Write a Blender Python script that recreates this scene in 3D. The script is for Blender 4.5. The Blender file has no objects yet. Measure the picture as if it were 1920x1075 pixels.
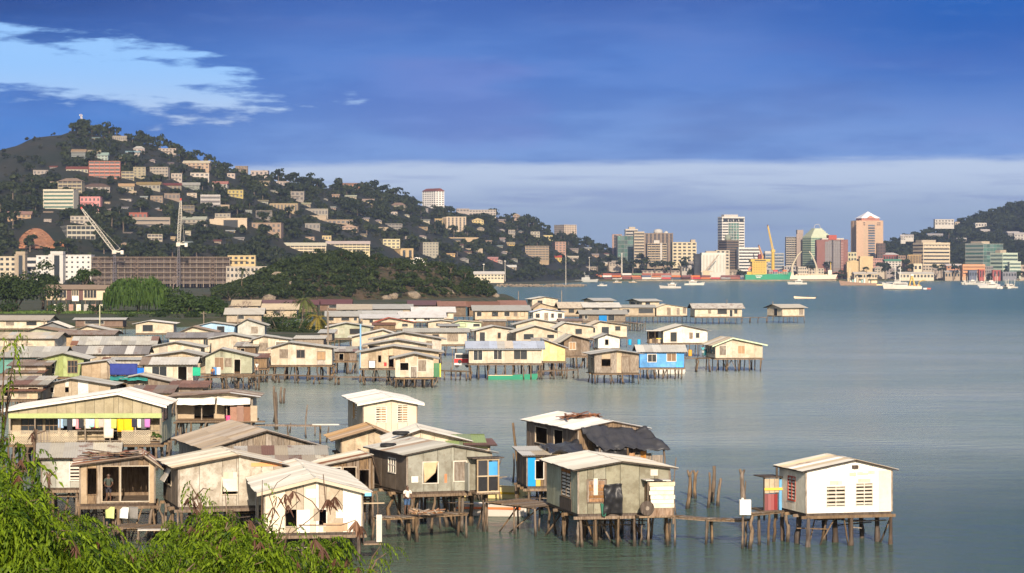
import bpy, math, random
import numpy as np
from mathutils import Vector, Matrix, noise
random.seed(7)
rng = np.random.default_rng(7)
S = bpy.context.scene
COL = S.collection
# ------------------------------------------------------------------ camera
YS = 5000/2600      # the lens is long: depths below are surveyed for a shorter one and stretched by this factor
F, CX, CY, H = 2600.0*YS, 960.0, 504.0, 16.0      # focal length and horizon in photo pixels, eye height in metres
cam_d = bpy.data.cameras.new('camera'); cam = bpy.data.objects.new('camera', cam_d); COL.objects.link(cam)
cam_d.sensor_width = 36; cam_d.lens = 36*F/1920
cam_d.shift_y = -(537.5-CY)/1920
cam_d.clip_start = 0.5; cam_d.clip_end = 90000
cam.location = (0, 0, H); cam.rotation_euler = (math.radians(90), 0, 0)
S.camera = cam
# ------------------------------------------------------------------ light
SUN_EL, SUN_AZ = 21.0, 174.0      # azimuth clockwise from +Y: behind the camera, to the right
sun_d = bpy.data.lights.new('sun', 'SUN'); sun = bpy.data.objects.new('sun', sun_d); COL.objects.link(sun)
sun_d.energy = 4.4; sun_d.angle = math.radians(0.6); sun_d.color = (1.0, 0.84, 0.67)
_el, _az = math.radians(SUN_EL), math.radians(SUN_AZ)
sdir = Vector((math.sin(_az)*math.cos(_el), math.cos(_az)*math.cos(_el), math.sin(_el)))
sun.rotation_euler = sdir.to_track_quat('Z', 'Y').to_euler()
S.view_settings.view_transform = 'Standard'; S.view_settings.look = 'None'
EXPOSURE = 0.85; S.view_settings.exposure = EXPOSURE; S.view_settings.gamma = 1; S.view_settings.use_curve_mapping = False
S.render.engine = 'CYCLES'
S.cycles.max_bounces = 6; S.cycles.diffuse_bounces = 2; S.cycles.glossy_bounces = 3
S.cycles.transmission_bounces = 3; S.cycles.volume_bounces = 0; S.cycles.transparent_max_bounces = 6

# node helpers
def inp(nt, sock, v):
    if v is None: return
    if isinstance(v, bpy.types.NodeSocket): nt.links.new(v, sock)
    else: sock.default_value = v
def M_(nt, op, a, b=None, c=None, clamp=False):
    n = nt.nodes.new('ShaderNodeMath'); n.operation = op; n.use_clamp = clamp
    for s, v in zip(n.inputs, (a, b, c)): inp(nt, s, v)
    return n.outputs[0]
def mapr(nt, v, a, b, c=0.0, d=1.0, smooth=True):
    n = nt.nodes.new('ShaderNodeMapRange'); n.interpolation_type = 'SMOOTHSTEP' if smooth else 'LINEAR'
    for s, x in zip(n.inputs, (v, a, b, c, d)): inp(nt, s, x)
    return n.outputs[0]
def mix(nt, f, a, b, mode='MIX'):
    n = nt.nodes.new('ShaderNodeMix'); n.data_type = 'RGBA'; n.blend_type = mode
    inp(nt, n.inputs[0], f)
    for s, v in ((n.inputs[6], a), (n.inputs[7], b)):
        if isinstance(v, tuple) and len(v) == 3: v = v+(1,)
        inp(nt, s, v)
    return n.outputs[2]
def noise_(nt, vec, scale, detail=4, rough=.55, dim='3D'):
    n = nt.nodes.new('ShaderNodeTexNoise'); n.noise_dimensions = dim
    if vec is not None: nt.links.new(vec, n.inputs['Vector'])
    n.inputs['Scale'].default_value = scale; n.inputs['Detail'].default_value = detail; n.inputs['Roughness'].default_value = rough
    return n.outputs[0]
def comb(nt, x, y, z):
    n = nt.nodes.new('ShaderNodeCombineXYZ')
    for s, v in zip(n.inputs, (x, y, z)): inp(nt, s, v)
    return n.outputs[0]
def lin(r, g, b):
    f = lambda c: (c/255/12.92 if c/255 <= .04045 else ((c/255+.055)/1.055)**2.4)
    return (f(r), f(g), f(b), 1)

# ------------------------------------------------------------------ world: Nishita sky behind a broad deck of evening cloud
W = bpy.data.worlds.new('World'); S.world = W; W.use_nodes = True
nt = W.node_tree; nt.nodes.clear()
out = nt.nodes.new('ShaderNodeOutputWorld'); bg = nt.nodes.new('ShaderNodeBackground'); nt.links.new(bg.outputs[0], out.inputs[0])
SKY_STRENGTH = 0.10
bg.inputs[1].default_value = SKY_STRENGTH
sky = nt.nodes.new('ShaderNodeTexSky'); sky.sky_type = 'NISHITA'; sky.sun_disc = False
sky.sun_elevation = _el; sky.sun_rotation = _az; sky.altitude = 10; sky.dust_density = 1.0; sky.ozone_density = 2.5
tc = nt.nodes.new('ShaderNodeTexCoord'); sep = nt.nodes.new('ShaderNodeSeparateXYZ'); nt.links.new(tc.outputs['Generated'], sep.inputs[0])
sx, sy, sz = sep.outputs
az = M_(nt, 'MULTIPLY', M_(nt, 'ARCTAN2', sx, sy), YS)
t = M_(nt, 'MULTIPLY', YS, M_(nt, 'DIVIDE', sz, M_(nt, 'MAXIMUM', M_(nt, 'SQRT', M_(nt, 'ADD', M_(nt, 'MULTIPLY', sx, sx), M_(nt, 'MULTIPLY', sy, sy))), 1e-4)))
vec = comb(nt, M_(nt, 'MULTIPLY', sx, 7.0*YS), M_(nt, 'MULTIPLY', sy, 7.0*YS), M_(nt, 'MULTIPLY', sz, 38.0*YS))
n1 = noise_(nt, vec, 1.0, 6, .58)
vec2 = comb(nt, M_(nt, 'MULTIPLY', sx, 3.0*YS), M_(nt, 'MULTIPLY', sy, 3.0*YS), M_(nt, 'MULTIPLY', sz, 14.0*YS))
n2 = noise_(nt, vec2, 1.3, 4, .5)
vec3 = comb(nt, M_(nt, 'MULTIPLY', sx, 9.0*YS), M_(nt, 'MULTIPLY', sy, 9.0*YS), M_(nt, 'MULTIPLY', sz, 130.0*YS))
n3 = noise_(nt, vec3, 1.0, 5, .55)
d1 = M_(nt, 'SUBTRACT', n1, .5); d2 = M_(nt, 'SUBTRACT', n2, .5); d3 = M_(nt, 'SUBTRACT', n3, .5)
k = 1.13/SKY_STRENGTH/2**EXPOSURE       # cloud radiances below are written for the picture, before the background strength
def rad(r, g, b): c = lin(r, g, b); return (c[0]*k, c[1]*k, c[2]*k, 1)
# open sky seen under and between the clouds
low = mix(nt, mapr(nt, t, 0.0, .030), rad(150, 170, 200), rad(152, 174, 206))
low = mix(nt, mapr(nt, t, .030, .070), low, rad(188, 205, 232))
clear = mix(nt, mapr(nt, t, .09, .15), low, rad(149, 197, 250))
nsky = mix(nt, 1.0, sky.outputs[0], (1.0, 1.0, 1.0, 1), 'MULTIPLY')
# the deck
dk = mix(nt, mapr(nt, M_(nt, 'ADD', t, M_(nt, 'MULTIPLY', d2, .06)), .072, .15), rad(118, 156, 218), rad(80, 126, 202))
dk = mix(nt, mapr(nt, M_(nt, 'ADD', t, M_(nt, 'MULTIPLY', d2, .08)), .145, .205), dk, rad(52, 94, 172))
dk = mix(nt, mapr(nt, M_(nt, 'ADD', az, M_(nt, 'MULTIPLY', d2, .2)), -.36, -.12), mix(nt, mapr(nt, t, .12, .20), rad(64, 126, 206), rad(14, 62, 136)), dk)
dk = mix(nt, mapr(nt, n1, .42, .75), dk, mix(nt, .10, dk, rad(146, 152, 210)))
dk = mix(nt, mapr(nt, n2, .50, .30), dk, mix(nt, .42, dk, rad(40, 78, 158)))
dk = mix(nt, M_(nt, 'MULTIPLY', mapr(nt, n2, .52, .66), mapr(nt, az, -.2, .0)), dk, mix(nt, .30, dk, rad(132, 140, 206)))
# higher up, above the picture, the cloud thins to a bright grey veil, as the pale water shows
veil = mix(nt, mapr(nt, n2, .35, .68), rad(160, 172, 188), rad(214, 214, 210))
dk = mix(nt, mapr(nt, t, .215, .50), dk, veil)
clear = mix(nt, mapr(nt, t, .22, .8), clear, mix(nt, .6, nsky, veil))
dk = mix(nt, M_(nt, 'MULTIPLY', mapr(nt, M_(nt, 'ADD', az, M_(nt, 'MULTIPLY', d2, .25)), .12, .34), mapr(nt, t, .09, .19)), dk, rad(24, 92, 178))
dk = mix(nt, M_(nt, 'MULTIPLY', mapr(nt, n1, .56, .36), .30), dk, rad(56, 98, 178))
vec4 = comb(nt, M_(nt, 'MULTIPLY', sx, 22.0*YS), M_(nt, 'MULTIPLY', sy, 22.0*YS), M_(nt, 'MULTIPLY', sz, 120.0*YS))
n4 = noise_(nt, vec4, 1.0, 6, .6); d4 = M_(nt, 'SUBTRACT', n4, .5)
dk = mix(nt, M_(nt, 'MULTIPLY', mapr(nt, n4, .5, .75), .10), dk, rad(124, 158, 220))
edge = M_(nt, 'ADD', M_(nt, 'ADD', .0735, M_(nt, 'MULTIPLY', az, .008)), M_(nt, 'ADD', M_(nt, 'MULTIPLY', d3, .008), M_(nt, 'MULTIPLY', d1, .014)))
deck = mapr(nt, t, M_(nt, 'SUBTRACT', edge, .002), M_(nt, 'ADD', edge, .006))
# opening in the deck, upper left
gx = M_(nt, 'DIVIDE', M_(nt, 'SUBTRACT', az, -.365), .150)
gy = M_(nt, 'DIVIDE', M_(nt, 'SUBTRACT', t, M_(nt, 'ADD', .141, M_(nt, 'MULTIPLY', gx, -.010))), .0255)
rr = M_(nt, 'SQRT', M_(nt, 'ADD', M_(nt, 'MULTIPLY', gx, gx), M_(nt, 'MULTIPLY', gy, gy)))
rr = M_(nt, 'ADD', rr, M_(nt, 'ADD', M_(nt, 'MULTIPLY', d1, 2.6), M_(nt, 'MULTIPLY', d4, 1.6)))
gap = mapr(nt, rr, 1.15, .72)
deck = M_(nt, 'MULTIPLY', deck, M_(nt, 'SUBTRACT', 1.0, gap))
# the deck breaks up overhead and behind
brk = M_(nt, 'MULTIPLY', mapr(nt, t, .45, 1.4), mapr(nt, n2, .44, .60))
deck = M_(nt, 'MULTIPLY', deck, M_(nt, 'SUBTRACT', 1.0, brk))
# thin streaks over the horizon
st = M_(nt, 'MULTIPLY', mapr(nt, n3, .50, .68), M_(nt, 'MULTIPLY', mapr(nt, t, .018, .035), mapr(nt, t, .075, .06)))
c1 = mix(nt, M_(nt, 'MULTIPLY', st, .45), clear, rad(128, 148, 198))
st2 = M_(nt, 'MULTIPLY', mapr(nt, M_(nt, 'ADD', t, M_(nt, 'MULTIPLY', d1, .022)), .064, .056), mapr(nt, M_(nt, 'ADD', t, M_(nt, 'MULTIPLY', d3, .012)), .040, .046))
c1 = mix(nt, M_(nt, 'MULTIPLY', M_(nt, 'MULTIPLY', st2, mapr(nt, n1, .40, .62)), .55), c1, rad(132, 154, 202))
skyc = mix(nt, deck, c1, dk)
# evening glow round the sun behind the camera
glow = M_(nt, 'ADD', M_(nt, 'ADD', M_(nt, 'MULTIPLY', sx, sdir.x), M_(nt, 'MULTIPLY', sy, sdir.y)), M_(nt, 'MULTIPLY', sz, sdir.z))
skyc = mix(nt, mapr(nt, glow, -.1, .95), skyc, mix(nt, .8, skyc, nsky))
nt.links.new(skyc, bg.inputs[0])

# darker towards the upper right
# ------------------------------------------------------------------ helpers
def P(px, py, z):
    Y = F*(H-z)/(py-CY); return Vector(((px-CX)/F*Y, Y, z))
def PY(px, py, Y): return PYr(px, py, Y*YS)
def PYr(px, py, Y): return Vector(((px-CX)/F*Y, Y, H-(py-CY)/F*Y))
def yat(z, Y): return CY+(H-z)*F/Y           # picture row of height z at distance Y

class MB:
    def __init__(s): s.v = []; s.f = []
    def add(s, vs, fs):
        o = len(s.v); s.v += [tuple(v) for v in vs]; s.f += [tuple(i+o for i in f) for f in fs]; return s
    def hexa(s, b, t):
        return s.add(list(b)+list(t), [(3,2,1,0),(4,5,6,7),(0,1,5,4),(1,2,6,5),(2,3,7,6),(3,0,4,7)])
    def box(s, x0, x1, y0, y1, z0, z1):
        return s.hexa([(x0,y0,z0),(x1,y0,z0),(x1,y1,z0),(x0,y1,z0)], [(x0,y0,z1),(x1,y0,z1),(x1,y1,z1),(x0,y1,z1)])
    def bar(s, p, q, w, h=None):
        p, q = Vector(p), Vector(q); h = h or w; d = q-p
        if d.length < 1e-6: return s
        d.normalize(); up = Vector((0,0,1)) if abs(d.z) < .95 else Vector((1,0,0))
        a = d.cross(up).normalized()*w/2; b = a.cross(d).normalized()*h/2
        return s.hexa([p-a-b, p+a-b, p+a+b, p-a+b], [q-a-b, q+a-b, q+a+b, q-a+b])
    def tube(s, pts, rad, n=6, cap=True):
        pts = [Vector(p) for p in pts]
        if not isinstance(rad, (list, tuple)): rad = [rad]*len(pts)
        rings = []; ref = None
        for i, p in enumerate(pts):
            d = (pts[min(i+1, len(pts)-1)]-pts[max(i-1, 0)]).normalized()
            if ref is None: ref = Vector((1,0,0)) if abs(d.x) < .9 else Vector((0,1,0))
            a = (ref-d*ref.dot(d)).normalized(); ref = a; b = d.cross(a)
            rings.append([p+a*math.cos(k*2*math.pi/n)*rad[i]+b*math.sin(k*2*math.pi/n)*rad[i] for k in range(n)])
        o = len(s.v)
        for r in rings: s.v += [tuple(v) for v in r]
        for i in range(len(rings)-1):
            for k in range(n):
                s.f.append((o+i*n+k, o+i*n+(k+1) % n, o+(i+1)*n+(k+1) % n, o+(i+1)*n+k))
        if cap:
            s.f.append(tuple(o+k for k in reversed(range(n)))); s.f.append(tuple(o+(len(rings)-1)*n+k for k in range(n)))
        return s
    def prism(s, poly, off):        # extrude a 3-D polygon by a vector
        n = len(poly); off = Vector(off); a = [Vector(p) for p in poly]; b = [p+off for p in a]
        return s.add(a+b, [tuple(reversed(range(n))), tuple(range(n, 2*n))]+[(i, (i+1) % n, n+(i+1) % n, n+i) for i in range(n)])
    def quad(s, *p): return s.add(p, [tuple(range(len(p)))])
    def mesh(s, name, smooth=False):
        m = bpy.data.meshes.new(name); m.from_pydata(s.v, [], s.f)
        if smooth: m.polygons.foreach_set('use_smooth', [True]*len(m.polygons))
        m.update(); return m

def obj(name, mesh, mat=None, parent=None, loc=None, rot=None, scale=None, mw=None):
    if isinstance(mesh, MB): mesh = mesh.mesh(name)
    o = bpy.data.objects.new(name, mesh)
    if mat is not None and len(mesh.materials) == 0: mesh.materials.append(mat)
    elif mat is not None and mesh.materials[0] is not mat:
        o.material_slots[0].link = 'OBJECT'; o.material_slots[0].material = mat
    COL.objects.link(o)
    if parent is not None: o.parent = parent
    if mw is not None: o.matrix_basis = mw
    else:
        if loc is not None: o.location = loc
        if rot is not None: o.rotation_euler = rot
        if scale is not None: o.scale = scale
    return o
def thing(name, label, cat, loc=(0,0,0), rz=0.0, group=None):
    o = bpy.data.objects.new(name, None); COL.objects.link(o); o.empty_display_size = .5
    o.location = loc; o.rotation_euler = (0, 0, rz); o['label'] = label; o['category'] = cat
    if group: o['group'] = group
    return o
def tag(o, label, cat, group=None):
    o['label'] = label; o['category'] = cat
    if group: o['group'] = group
    return o
def kind(o, k): o['kind'] = k; return o
def copy_tree(o, parent=None):
    c = o.copy(); COL.objects.link(c)
    if parent is not None: c.parent = parent
    for ch in list(o.children): copy_tree(ch, c)
    return c
UBOX = MB().box(-.5,.5,-.5,.5,-.5,.5).mesh('unit_block')
def ubox(name, mat, parent, x0, x1, y0, y1, z0, z1):
    m = UBOX_M.get(mat.name)
    if m is None: m = UBOX.copy(); m.materials.append(mat); UBOX_M[mat.name] = m
    return obj(name, m, None, parent, loc=((x0+x1)/2, (y0+y1)/2, (z0+z1)/2), scale=(x1-x0, y1-y0, z1-z0))
UBOX_M = {}
U = random.uniform

# ------------------------------------------------------------------ materials
MATS = {}
def new_mat(name):
    m = bpy.data.materials.new(name); m.use_nodes = True; n = m.node_tree
    b = n.nodes['Principled BSDF']; b.inputs['Specular IOR Level'].default_value = .25
    return m, n, b
def objvec(nt, sc=(1,1,1)):
    tc = nt.nodes.new('ShaderNodeTexCoord'); oi = nt.nodes.new('ShaderNodeObjectInfo')
    geo = nt.nodes.new('ShaderNodeNewGeometry')
    mp = nt.nodes.new('ShaderNodeVectorMath'); mp.operation = 'MULTIPLY'; nt.links.new(geo.outputs['Position'], mp.inputs[0]); mp.inputs[1].default_value = sc
    ad = nt.nodes.new('ShaderNodeVectorMath'); ad.operation = 'ADD'; nt.links.new(mp.outputs[0], ad.inputs[0])
    r = M_(nt, 'MULTIPLY', oi.outputs['Random'], 37.0); nt.links.new(comb(nt, r, r, r), ad.inputs[1])
    return ad.outputs[0], oi.outputs['Random']
def hsv_vary(nt, col, rnd, amt):
    h = nt.nodes.new('ShaderNodeHueSaturation'); inp(nt, h.inputs['Color'], col)
    inp(nt, h.inputs['Value'], mapr(nt, rnd, 0, 1, 1-amt, 1+amt, False))
    r2 = M_(nt, 'FRACT', M_(nt, 'MULTIPLY', rnd, 7.31))
    inp(nt, h.inputs['Saturation'], mapr(nt, r2, 0, 1, 1-amt, 1+amt, False))
    return h.outputs[0]
def paint(col, dirt=.5, vary=.10, rough=.75):
    key = ('p', col, dirt, vary, rough)
    if key in MATS: return MATS[key]
    m, nt, b = new_mat('painted_board_%d' % len(MATS)); MATS[key] = m
    v, rnd = objvec(nt, (1,1,1)); vs, _ = objvec(nt, (2.2,2.2,.35))
    c = hsv_vary(nt, col+(1,), rnd, vary)
    c = mix(nt, M_(nt, 'MULTIPLY', mapr(nt, noise_(nt, v, .75, 7, .68), .40, .60), dirt*.85), c, (col[0]*.58, col[1]*.54, col[2]*.49, 1))
    c = mix(nt, M_(nt, 'MULTIPLY', mapr(nt, noise_(nt, vs, .9, 6, .7), .53, .74), dirt*.60), c, (col[0]*.42, col[1]*.36, col[2]*.29, 1))
    c = mix(nt, M_(nt, 'MULTIPLY', mapr(nt, noise_(nt, v, 7.0, 4, .65), .56, .70), dirt*.55), c, (.16, .11, .07, 1))
    c = mix(nt, M_(nt, 'MULTIPLY', mapr(nt, noise_(nt, v, 1.4, 5, .6), .58, .66), dirt*.35), c, (min(.8, col[0]*1.3), min(.8, col[1]*1.33), min(.75, col[2]*1.4), 1))
    nt.links.new(c, b.inputs['Base Color']); b.inputs['Roughness'].default_value = rough
    bp = nt.nodes.new('ShaderNodeBump'); bp.inputs['Strength'].default_value = .5; bp.inputs['Distance'].default_value = .04
    nt.links.new(noise_(nt, v, 4.0, 4), bp.inputs['Height']); nt.links.new(bp.outputs[0], b.inputs['Normal'])
    return m
def tin(col=(.33,.31,.27), rust=.3, vary=.22, rough=.5):
    key = ('t', col, rust, vary)
    if key in MATS: return MATS[key]
    m, nt, b = new_mat('roofing_iron_%d' % len(MATS)); MATS[key] = m
    v, rnd = objvec(nt)
    c = hsv_vary(nt, col+(1,), rnd, vary)
    c = mix(nt, M_(nt, 'MULTIPLY', mapr(nt, noise_(nt, v, .6, 5, .62), .45, .72), .45), c, (col[0]*.62, col[1]*.55, col[2]*.47, 1))
    rm = M_(nt, 'ADD', noise_(nt, v, 1.1, 5, .65), M_(nt, 'MULTIPLY', M_(nt, 'SUBTRACT', M_(nt, 'FRACT', M_(nt, 'MULTIPLY', rnd, 13.7)), .5), .35))
    c = mix(nt, M_(nt, 'MULTIPLY', mapr(nt, rm, .78-.4*rust, .95-.4*rust), .85), c, mix(nt, noise_(nt, v, 5, 3), (.12, .045, .022, 1), (.24, .11, .05, 1)))
    nt.links.new(c, b.inputs['Base Color']); b.inputs['Roughness'].default_value = rough
    b.inputs['Metallic'].default_value = .0
    bp = nt.nodes.new('ShaderNodeBump'); bp.inputs['Strength'].default_value = .2; bp.inputs['Distance'].default_value = .03
    nt.links.new(noise_(nt, v, 2.0, 3), bp.inputs['Height']); nt.links.new(bp.outputs[0], b.inputs['Normal'])
    return m
def wood(col=(.20,.145,.095), vary=.3, wet=False):
    key = ('w', col, vary, wet)
    if key in MATS: return MATS[key]
    m, nt, b = new_mat('weathered_wood_%d' % len(MATS)); MATS[key] = m
    v, rnd = objvec(nt, (5,5,.7))
    c = hsv_vary(nt, col+(1,), rnd, vary)
    c = mix(nt, mapr(nt, noise_(nt, v, 2.2, 5, .65), .35, .70), c, (col[0]*.45, col[1]*.40, col[2]*.36, 1))
    v2, _ = objvec(nt)
    c = mix(nt, M_(nt, 'MULTIPLY', mapr(nt, noise_(nt, v2, 1.5, 3), .5, .75), .4), c, (min(1, col[0]*1.5), min(1, col[1]*1.5), min(1, col[2]*1.5), 1))
    if wet:      # tide mark: dark, weed-stained below half a metre
        geo = nt.nodes.new('ShaderNodeNewGeometry'); sp = nt.nodes.new('ShaderNodeSeparateXYZ'); nt.links.new(geo.outputs['Position'], sp.inputs[0])
        z = M_(nt, 'ADD', sp.outputs[2], M_(nt, 'MULTIPLY', M_(nt, 'SUBTRACT', noise_(nt, v2, 1.2, 2), .5), .5))
        c = mix(nt, mapr(nt, z, .55, .1), c, (.035, .03, .022, 1))
    nt.links.new(c, b.inputs['Base Color']); b.inputs['Roughness'].default_value = .85
    bp = nt.nodes.new('ShaderNodeBump'); bp.inputs['Strength'].default_value = .5; bp.inputs['Distance'].default_value = .02
    nt.links.new(noise_(nt, v, 3.0, 4), bp.inputs['Height']); nt.links.new(bp.outputs[0], b.inputs['Normal'])
    return m
def plain(col, rough=.6, vary=.06, emit=0):
    key = ('c', col, rough, vary)
    if key in MATS: return MATS[key]
    m, nt, b = new_mat('surface_%d' % len(MATS)); MATS[key] = m
    v, rnd = objvec(nt)
    c = hsv_vary(nt, col+(1,), rnd, vary)
    c = mix(nt, M_(nt, 'MULTIPLY', mapr(nt, noise_(nt, v, .5, 4), .4, .75), .3), c, (col[0]*.6, col[1]*.57, col[2]*.52, 1))
    nt.links.new(c, b.inputs['Base Color']); b.inputs['Roughness'].default_value = rough
    return m
def cloth(col, rough=.9):
    key = ('cl', col)
    if key in MATS: return MATS[key]
    m, nt, b = new_mat('cloth_%d' % len(MATS)); MATS[key] = m
    v, rnd = objvec(nt)
    c = mix(nt, M_(nt, 'MULTIPLY', mapr(nt, noise_(nt, v, 2.0, 4), .4, .7), .35), col+(1,), (col[0]*.6, col[1]*.6, col[2]*.6, 1))
    nt.links.new(c, b.inputs['Base Color']); b.inputs['Roughness'].default_value = rough
    bp = nt.nodes.new('ShaderNodeBump'); bp.inputs['Strength'].default_value = .6; bp.inputs['Distance'].default_value = .06
    nt.links.new(noise_(nt, v, 2.5, 4), bp.inputs['Height']); nt.links.new(bp.outputs[0], b.inputs['Normal'])
    return m
def glassm(col=(.02,.025,.03), rough=.12):
    key = ('g', col, rough)
    if key in MATS: return MATS[key]
    m, nt, b = new_mat('window_glass_%d' % len(MATS)); MATS[key] = m
    v, rnd = objvec(nt)
    nt.links.new(hsv_vary(nt, col+(1,), rnd, .35), b.inputs['Base Color'])
    b.inputs['Roughness'].default_value = max(rough, .25); b.inputs['Specular IOR Level'].default_value = .22
    return m
def foliage(c1, c2, trans=.25, name='foliage'):
    key = ('f', c1, c2)
    if key in MATS: return MATS[key]
    m, nt, b = new_mat('%s_%d' % (name, len(MATS))); MATS[key] = m
    at = nt.nodes.new('ShaderNodeAttribute'); at.attribute_name = 'tint'
    oi = nt.nodes.new('ShaderNodeObjectInfo'); geo = nt.nodes.new('ShaderNodeNewGeometry')
    r = M_(nt, 'FRACT', M_(nt, 'ADD', at.outputs['Fac'], M_(nt, 'MULTIPLY', oi.outputs['Random'], .999)))
    r2 = M_(nt, 'MULTIPLY', geo.outputs['Random Per Island'], 1.0)
    f = M_(nt, 'ADD', M_(nt, 'MULTIPLY', r, .6), M_(nt, 'MULTIPLY', r2, .4))
    c = mix(nt, f, c1+(1,), c2+(1,))
    nt.links.new(c, b.inputs['Base Color']); b.inputs['Roughness'].default_value = .6; b.inputs['Specular IOR Level'].default_value = .15
    tr = nt.nodes.new('ShaderNodeBsdfTranslucent'); nt.links.new(c, tr.inputs[0])
    ms = nt.nodes.new('ShaderNodeMixShader'); ms.inputs[0].default_value = trans
    o = nt.nodes['Material Output']; nt.links.new(b.outputs[0], ms.inputs[1]); nt.links.new(tr.outputs[0], ms.inputs[2]); nt.links.new(ms.outputs[0], o.inputs[0])
    return m
# ================================================================== water and land
def water_material():
    m, nt, b = new_mat('harbour_water')
    geo = nt.nodes.new('ShaderNodeNewGeometry')
    def vec(sx, sy, rot=0):
        mp = nt.nodes.new('ShaderNodeMapping'); nt.links.new(geo.outputs['Position'], mp.inputs[0])
        mp.inputs['Scale'].default_value = (sx, sy, 1); mp.inputs['Rotation'].default_value = (0, 0, rot); return mp.outputs[0]
    big = noise_(nt, vec(.012, .02, .2), 1.0, 4)
    # view-angle reflection put into the base colour: green near, pale grey midway, teal far
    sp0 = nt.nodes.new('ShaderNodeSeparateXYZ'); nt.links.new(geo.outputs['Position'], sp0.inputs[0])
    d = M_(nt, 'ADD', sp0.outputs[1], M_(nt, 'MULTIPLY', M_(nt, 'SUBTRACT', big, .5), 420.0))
    sheen_band = M_(nt, 'MULTIPLY', mapr(nt, M_(nt, 'ADD', sp0.outputs[1], M_(nt, 'MULTIPLY', M_(nt, 'SUBTRACT', big, .5), 70.0)), 165.0, 260.0), mapr(nt, d, 1150.0, 420.0))
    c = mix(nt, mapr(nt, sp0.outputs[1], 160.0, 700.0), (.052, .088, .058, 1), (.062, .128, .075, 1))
    c = mix(nt, sheen_band, c, mix(nt, mapr(nt, big, .35, .68), (.215, .270, .222, 1), (.275, .312, .262, 1)))
    nt.links.new(c, b.inputs['Base Color'])
    b.inputs['Roughness'].default_value = .18; b.inputs['IOR'].default_value = 1.33; b.inputs['Specular IOR Level'].default_value = .42
    sw = noise_(nt, vec(.07, .16, .35), 1.0, 3, .55)
    md = noise_(nt, vec(.22, .55, .1), 1.0, 4, .6)
    rp = noise_(nt, vec(.7, 1.5, -.15), 1.0, 4, .62)
    fn = noise_(nt, vec(2.6, 4.6, .1), 1.0, 3, .6)
    gust = mapr(nt, noise_(nt, vec(.016, .035, .5), 1.0, 4), .35, .65, .40, 1.0)
    h = M_(nt, 'ADD', M_(nt, 'ADD', M_(nt, 'MULTIPLY', sw, .9), M_(nt, 'MULTIPLY', md, .8)), M_(nt, 'MULTIPLY', gust, M_(nt, 'ADD', M_(nt, 'MULTIPLY', rp, .85), M_(nt, 'MULTIPLY', fn, .22))))
    bp = nt.nodes.new('ShaderNodeBump'); bp.inputs['Strength'].default_value = 1.0; bp.inputs['Distance'].default_value = 1.35
    nt.links.new(h, bp.inputs['Height']); nt.links.new(bp.outputs[0], b.inputs['Normal'])
    return m
ground_far = MB()
wt = MB()
ys = [-150, 0, 80, 180, 400, 900, 2000, 4000, 7000]
for a, b_ in zip(ys[:-1], ys[1:]):
    for x0, x1 in ((-2600, -600), (-600, 0), (0, 600), (600, 2600)):
        wt.quad((x0, a, 0), (x1, a, 0), (x1, b_, 0), (x0, b_, 0))
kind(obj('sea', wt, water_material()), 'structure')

def earth_material(name, cols, scale=.05, bump=.3):
    m, nt, b = new_mat(name); geo = nt.nodes.new('ShaderNodeNewGeometry'); v = geo.outputs['Position']
    c = mix(nt, mapr(nt, noise_(nt, v, scale, 5), .38, .62), cols[0]+(1,), cols[1]+(1,))
    c = mix(nt, mapr(nt, noise_(nt, v, scale*3.1, 5), .5, .68), c, cols[2]+(1,))
    c = mix(nt, M_(nt, 'MULTIPLY', mapr(nt, noise_(nt, v, scale*16, 4), .45, .7), .5), c, (cols[0][0]*.5, cols[0][1]*.5, cols[0][2]*.5, 1))
    nt.links.new(c, b.inputs['Base Color']); b.inputs['Roughness'].default_value = .95
    bp = nt.nodes.new('ShaderNodeBump'); bp.inputs['Strength'].default_value = bump; bp.inputs['Distance'].default_value = 1.0
    nt.links.new(noise_(nt, v, scale*8, 4), bp.inputs['Height']); nt.links.new(bp.outputs[0], b.inputs['Normal'])
    return m
M_earth = earth_material('coastal_earth', ((.040,.052,.018), (.085,.072,.038), (.028,.044,.012)), .06)
M_hill = earth_material('hillside_scrub', ((.013,.019,.009), (.028,.025,.014), (.010,.016,.007)), .02, .6)
M_red = earth_material('cut_red_earth', ((.36,.16,.075), (.27,.12,.06), (.40,.22,.12)), .12, .8)
M_rock = earth_material('pale_rock', ((.30,.24,.17), (.20,.16,.12), (.38,.31,.22)), .6, .8)
M_wharf = earth_material('wharf_gravel', ((.26,.20,.13), (.18,.15,.11), (.32,.26,.17)), .15, .4)

# low coastal plain behind the village and round the bay
coast = [(-400,344), (-170,346), (-118,350), (-78,400), (-60,520), (-50,585), (-20,620), (0,690), (-4,765), (-30,800), (-40,1000), (-30,1215), (0,1330), (60,1560), (110,1790),
         (330,1815), (520,1845), (700,1900), (1000,1900), (1600,1900), (1600,3580), (-1900,3580), (-1900,346)]
coast = [(x, y*YS) for x, y in coast]
lm = MB(); n = len(coast)
top = [(x, y, 2.0) for x, y in coast]
cx_, cy_ = sum(p[0] for p in coast)/n, sum(p[1] for p in coast)/n
low = []
for i, (x, y) in enumerate(coast):
    a, c = Vector(coast[i-1]), Vector(coast[(i+1) % n]); d = (c-a).normalized(); o = Vector((d.y, -d.x))
    low.append((x+o.x*6, y+o.y*6, -1.5))
lm.add(top, [tuple(range(n))])
for i in range(n):
    j = (i+1) % n; lm.quad(low[i], low[j], top[j], top[i])
kind(obj('coastal_ground', lm, M_earth), 'structure')

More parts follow.
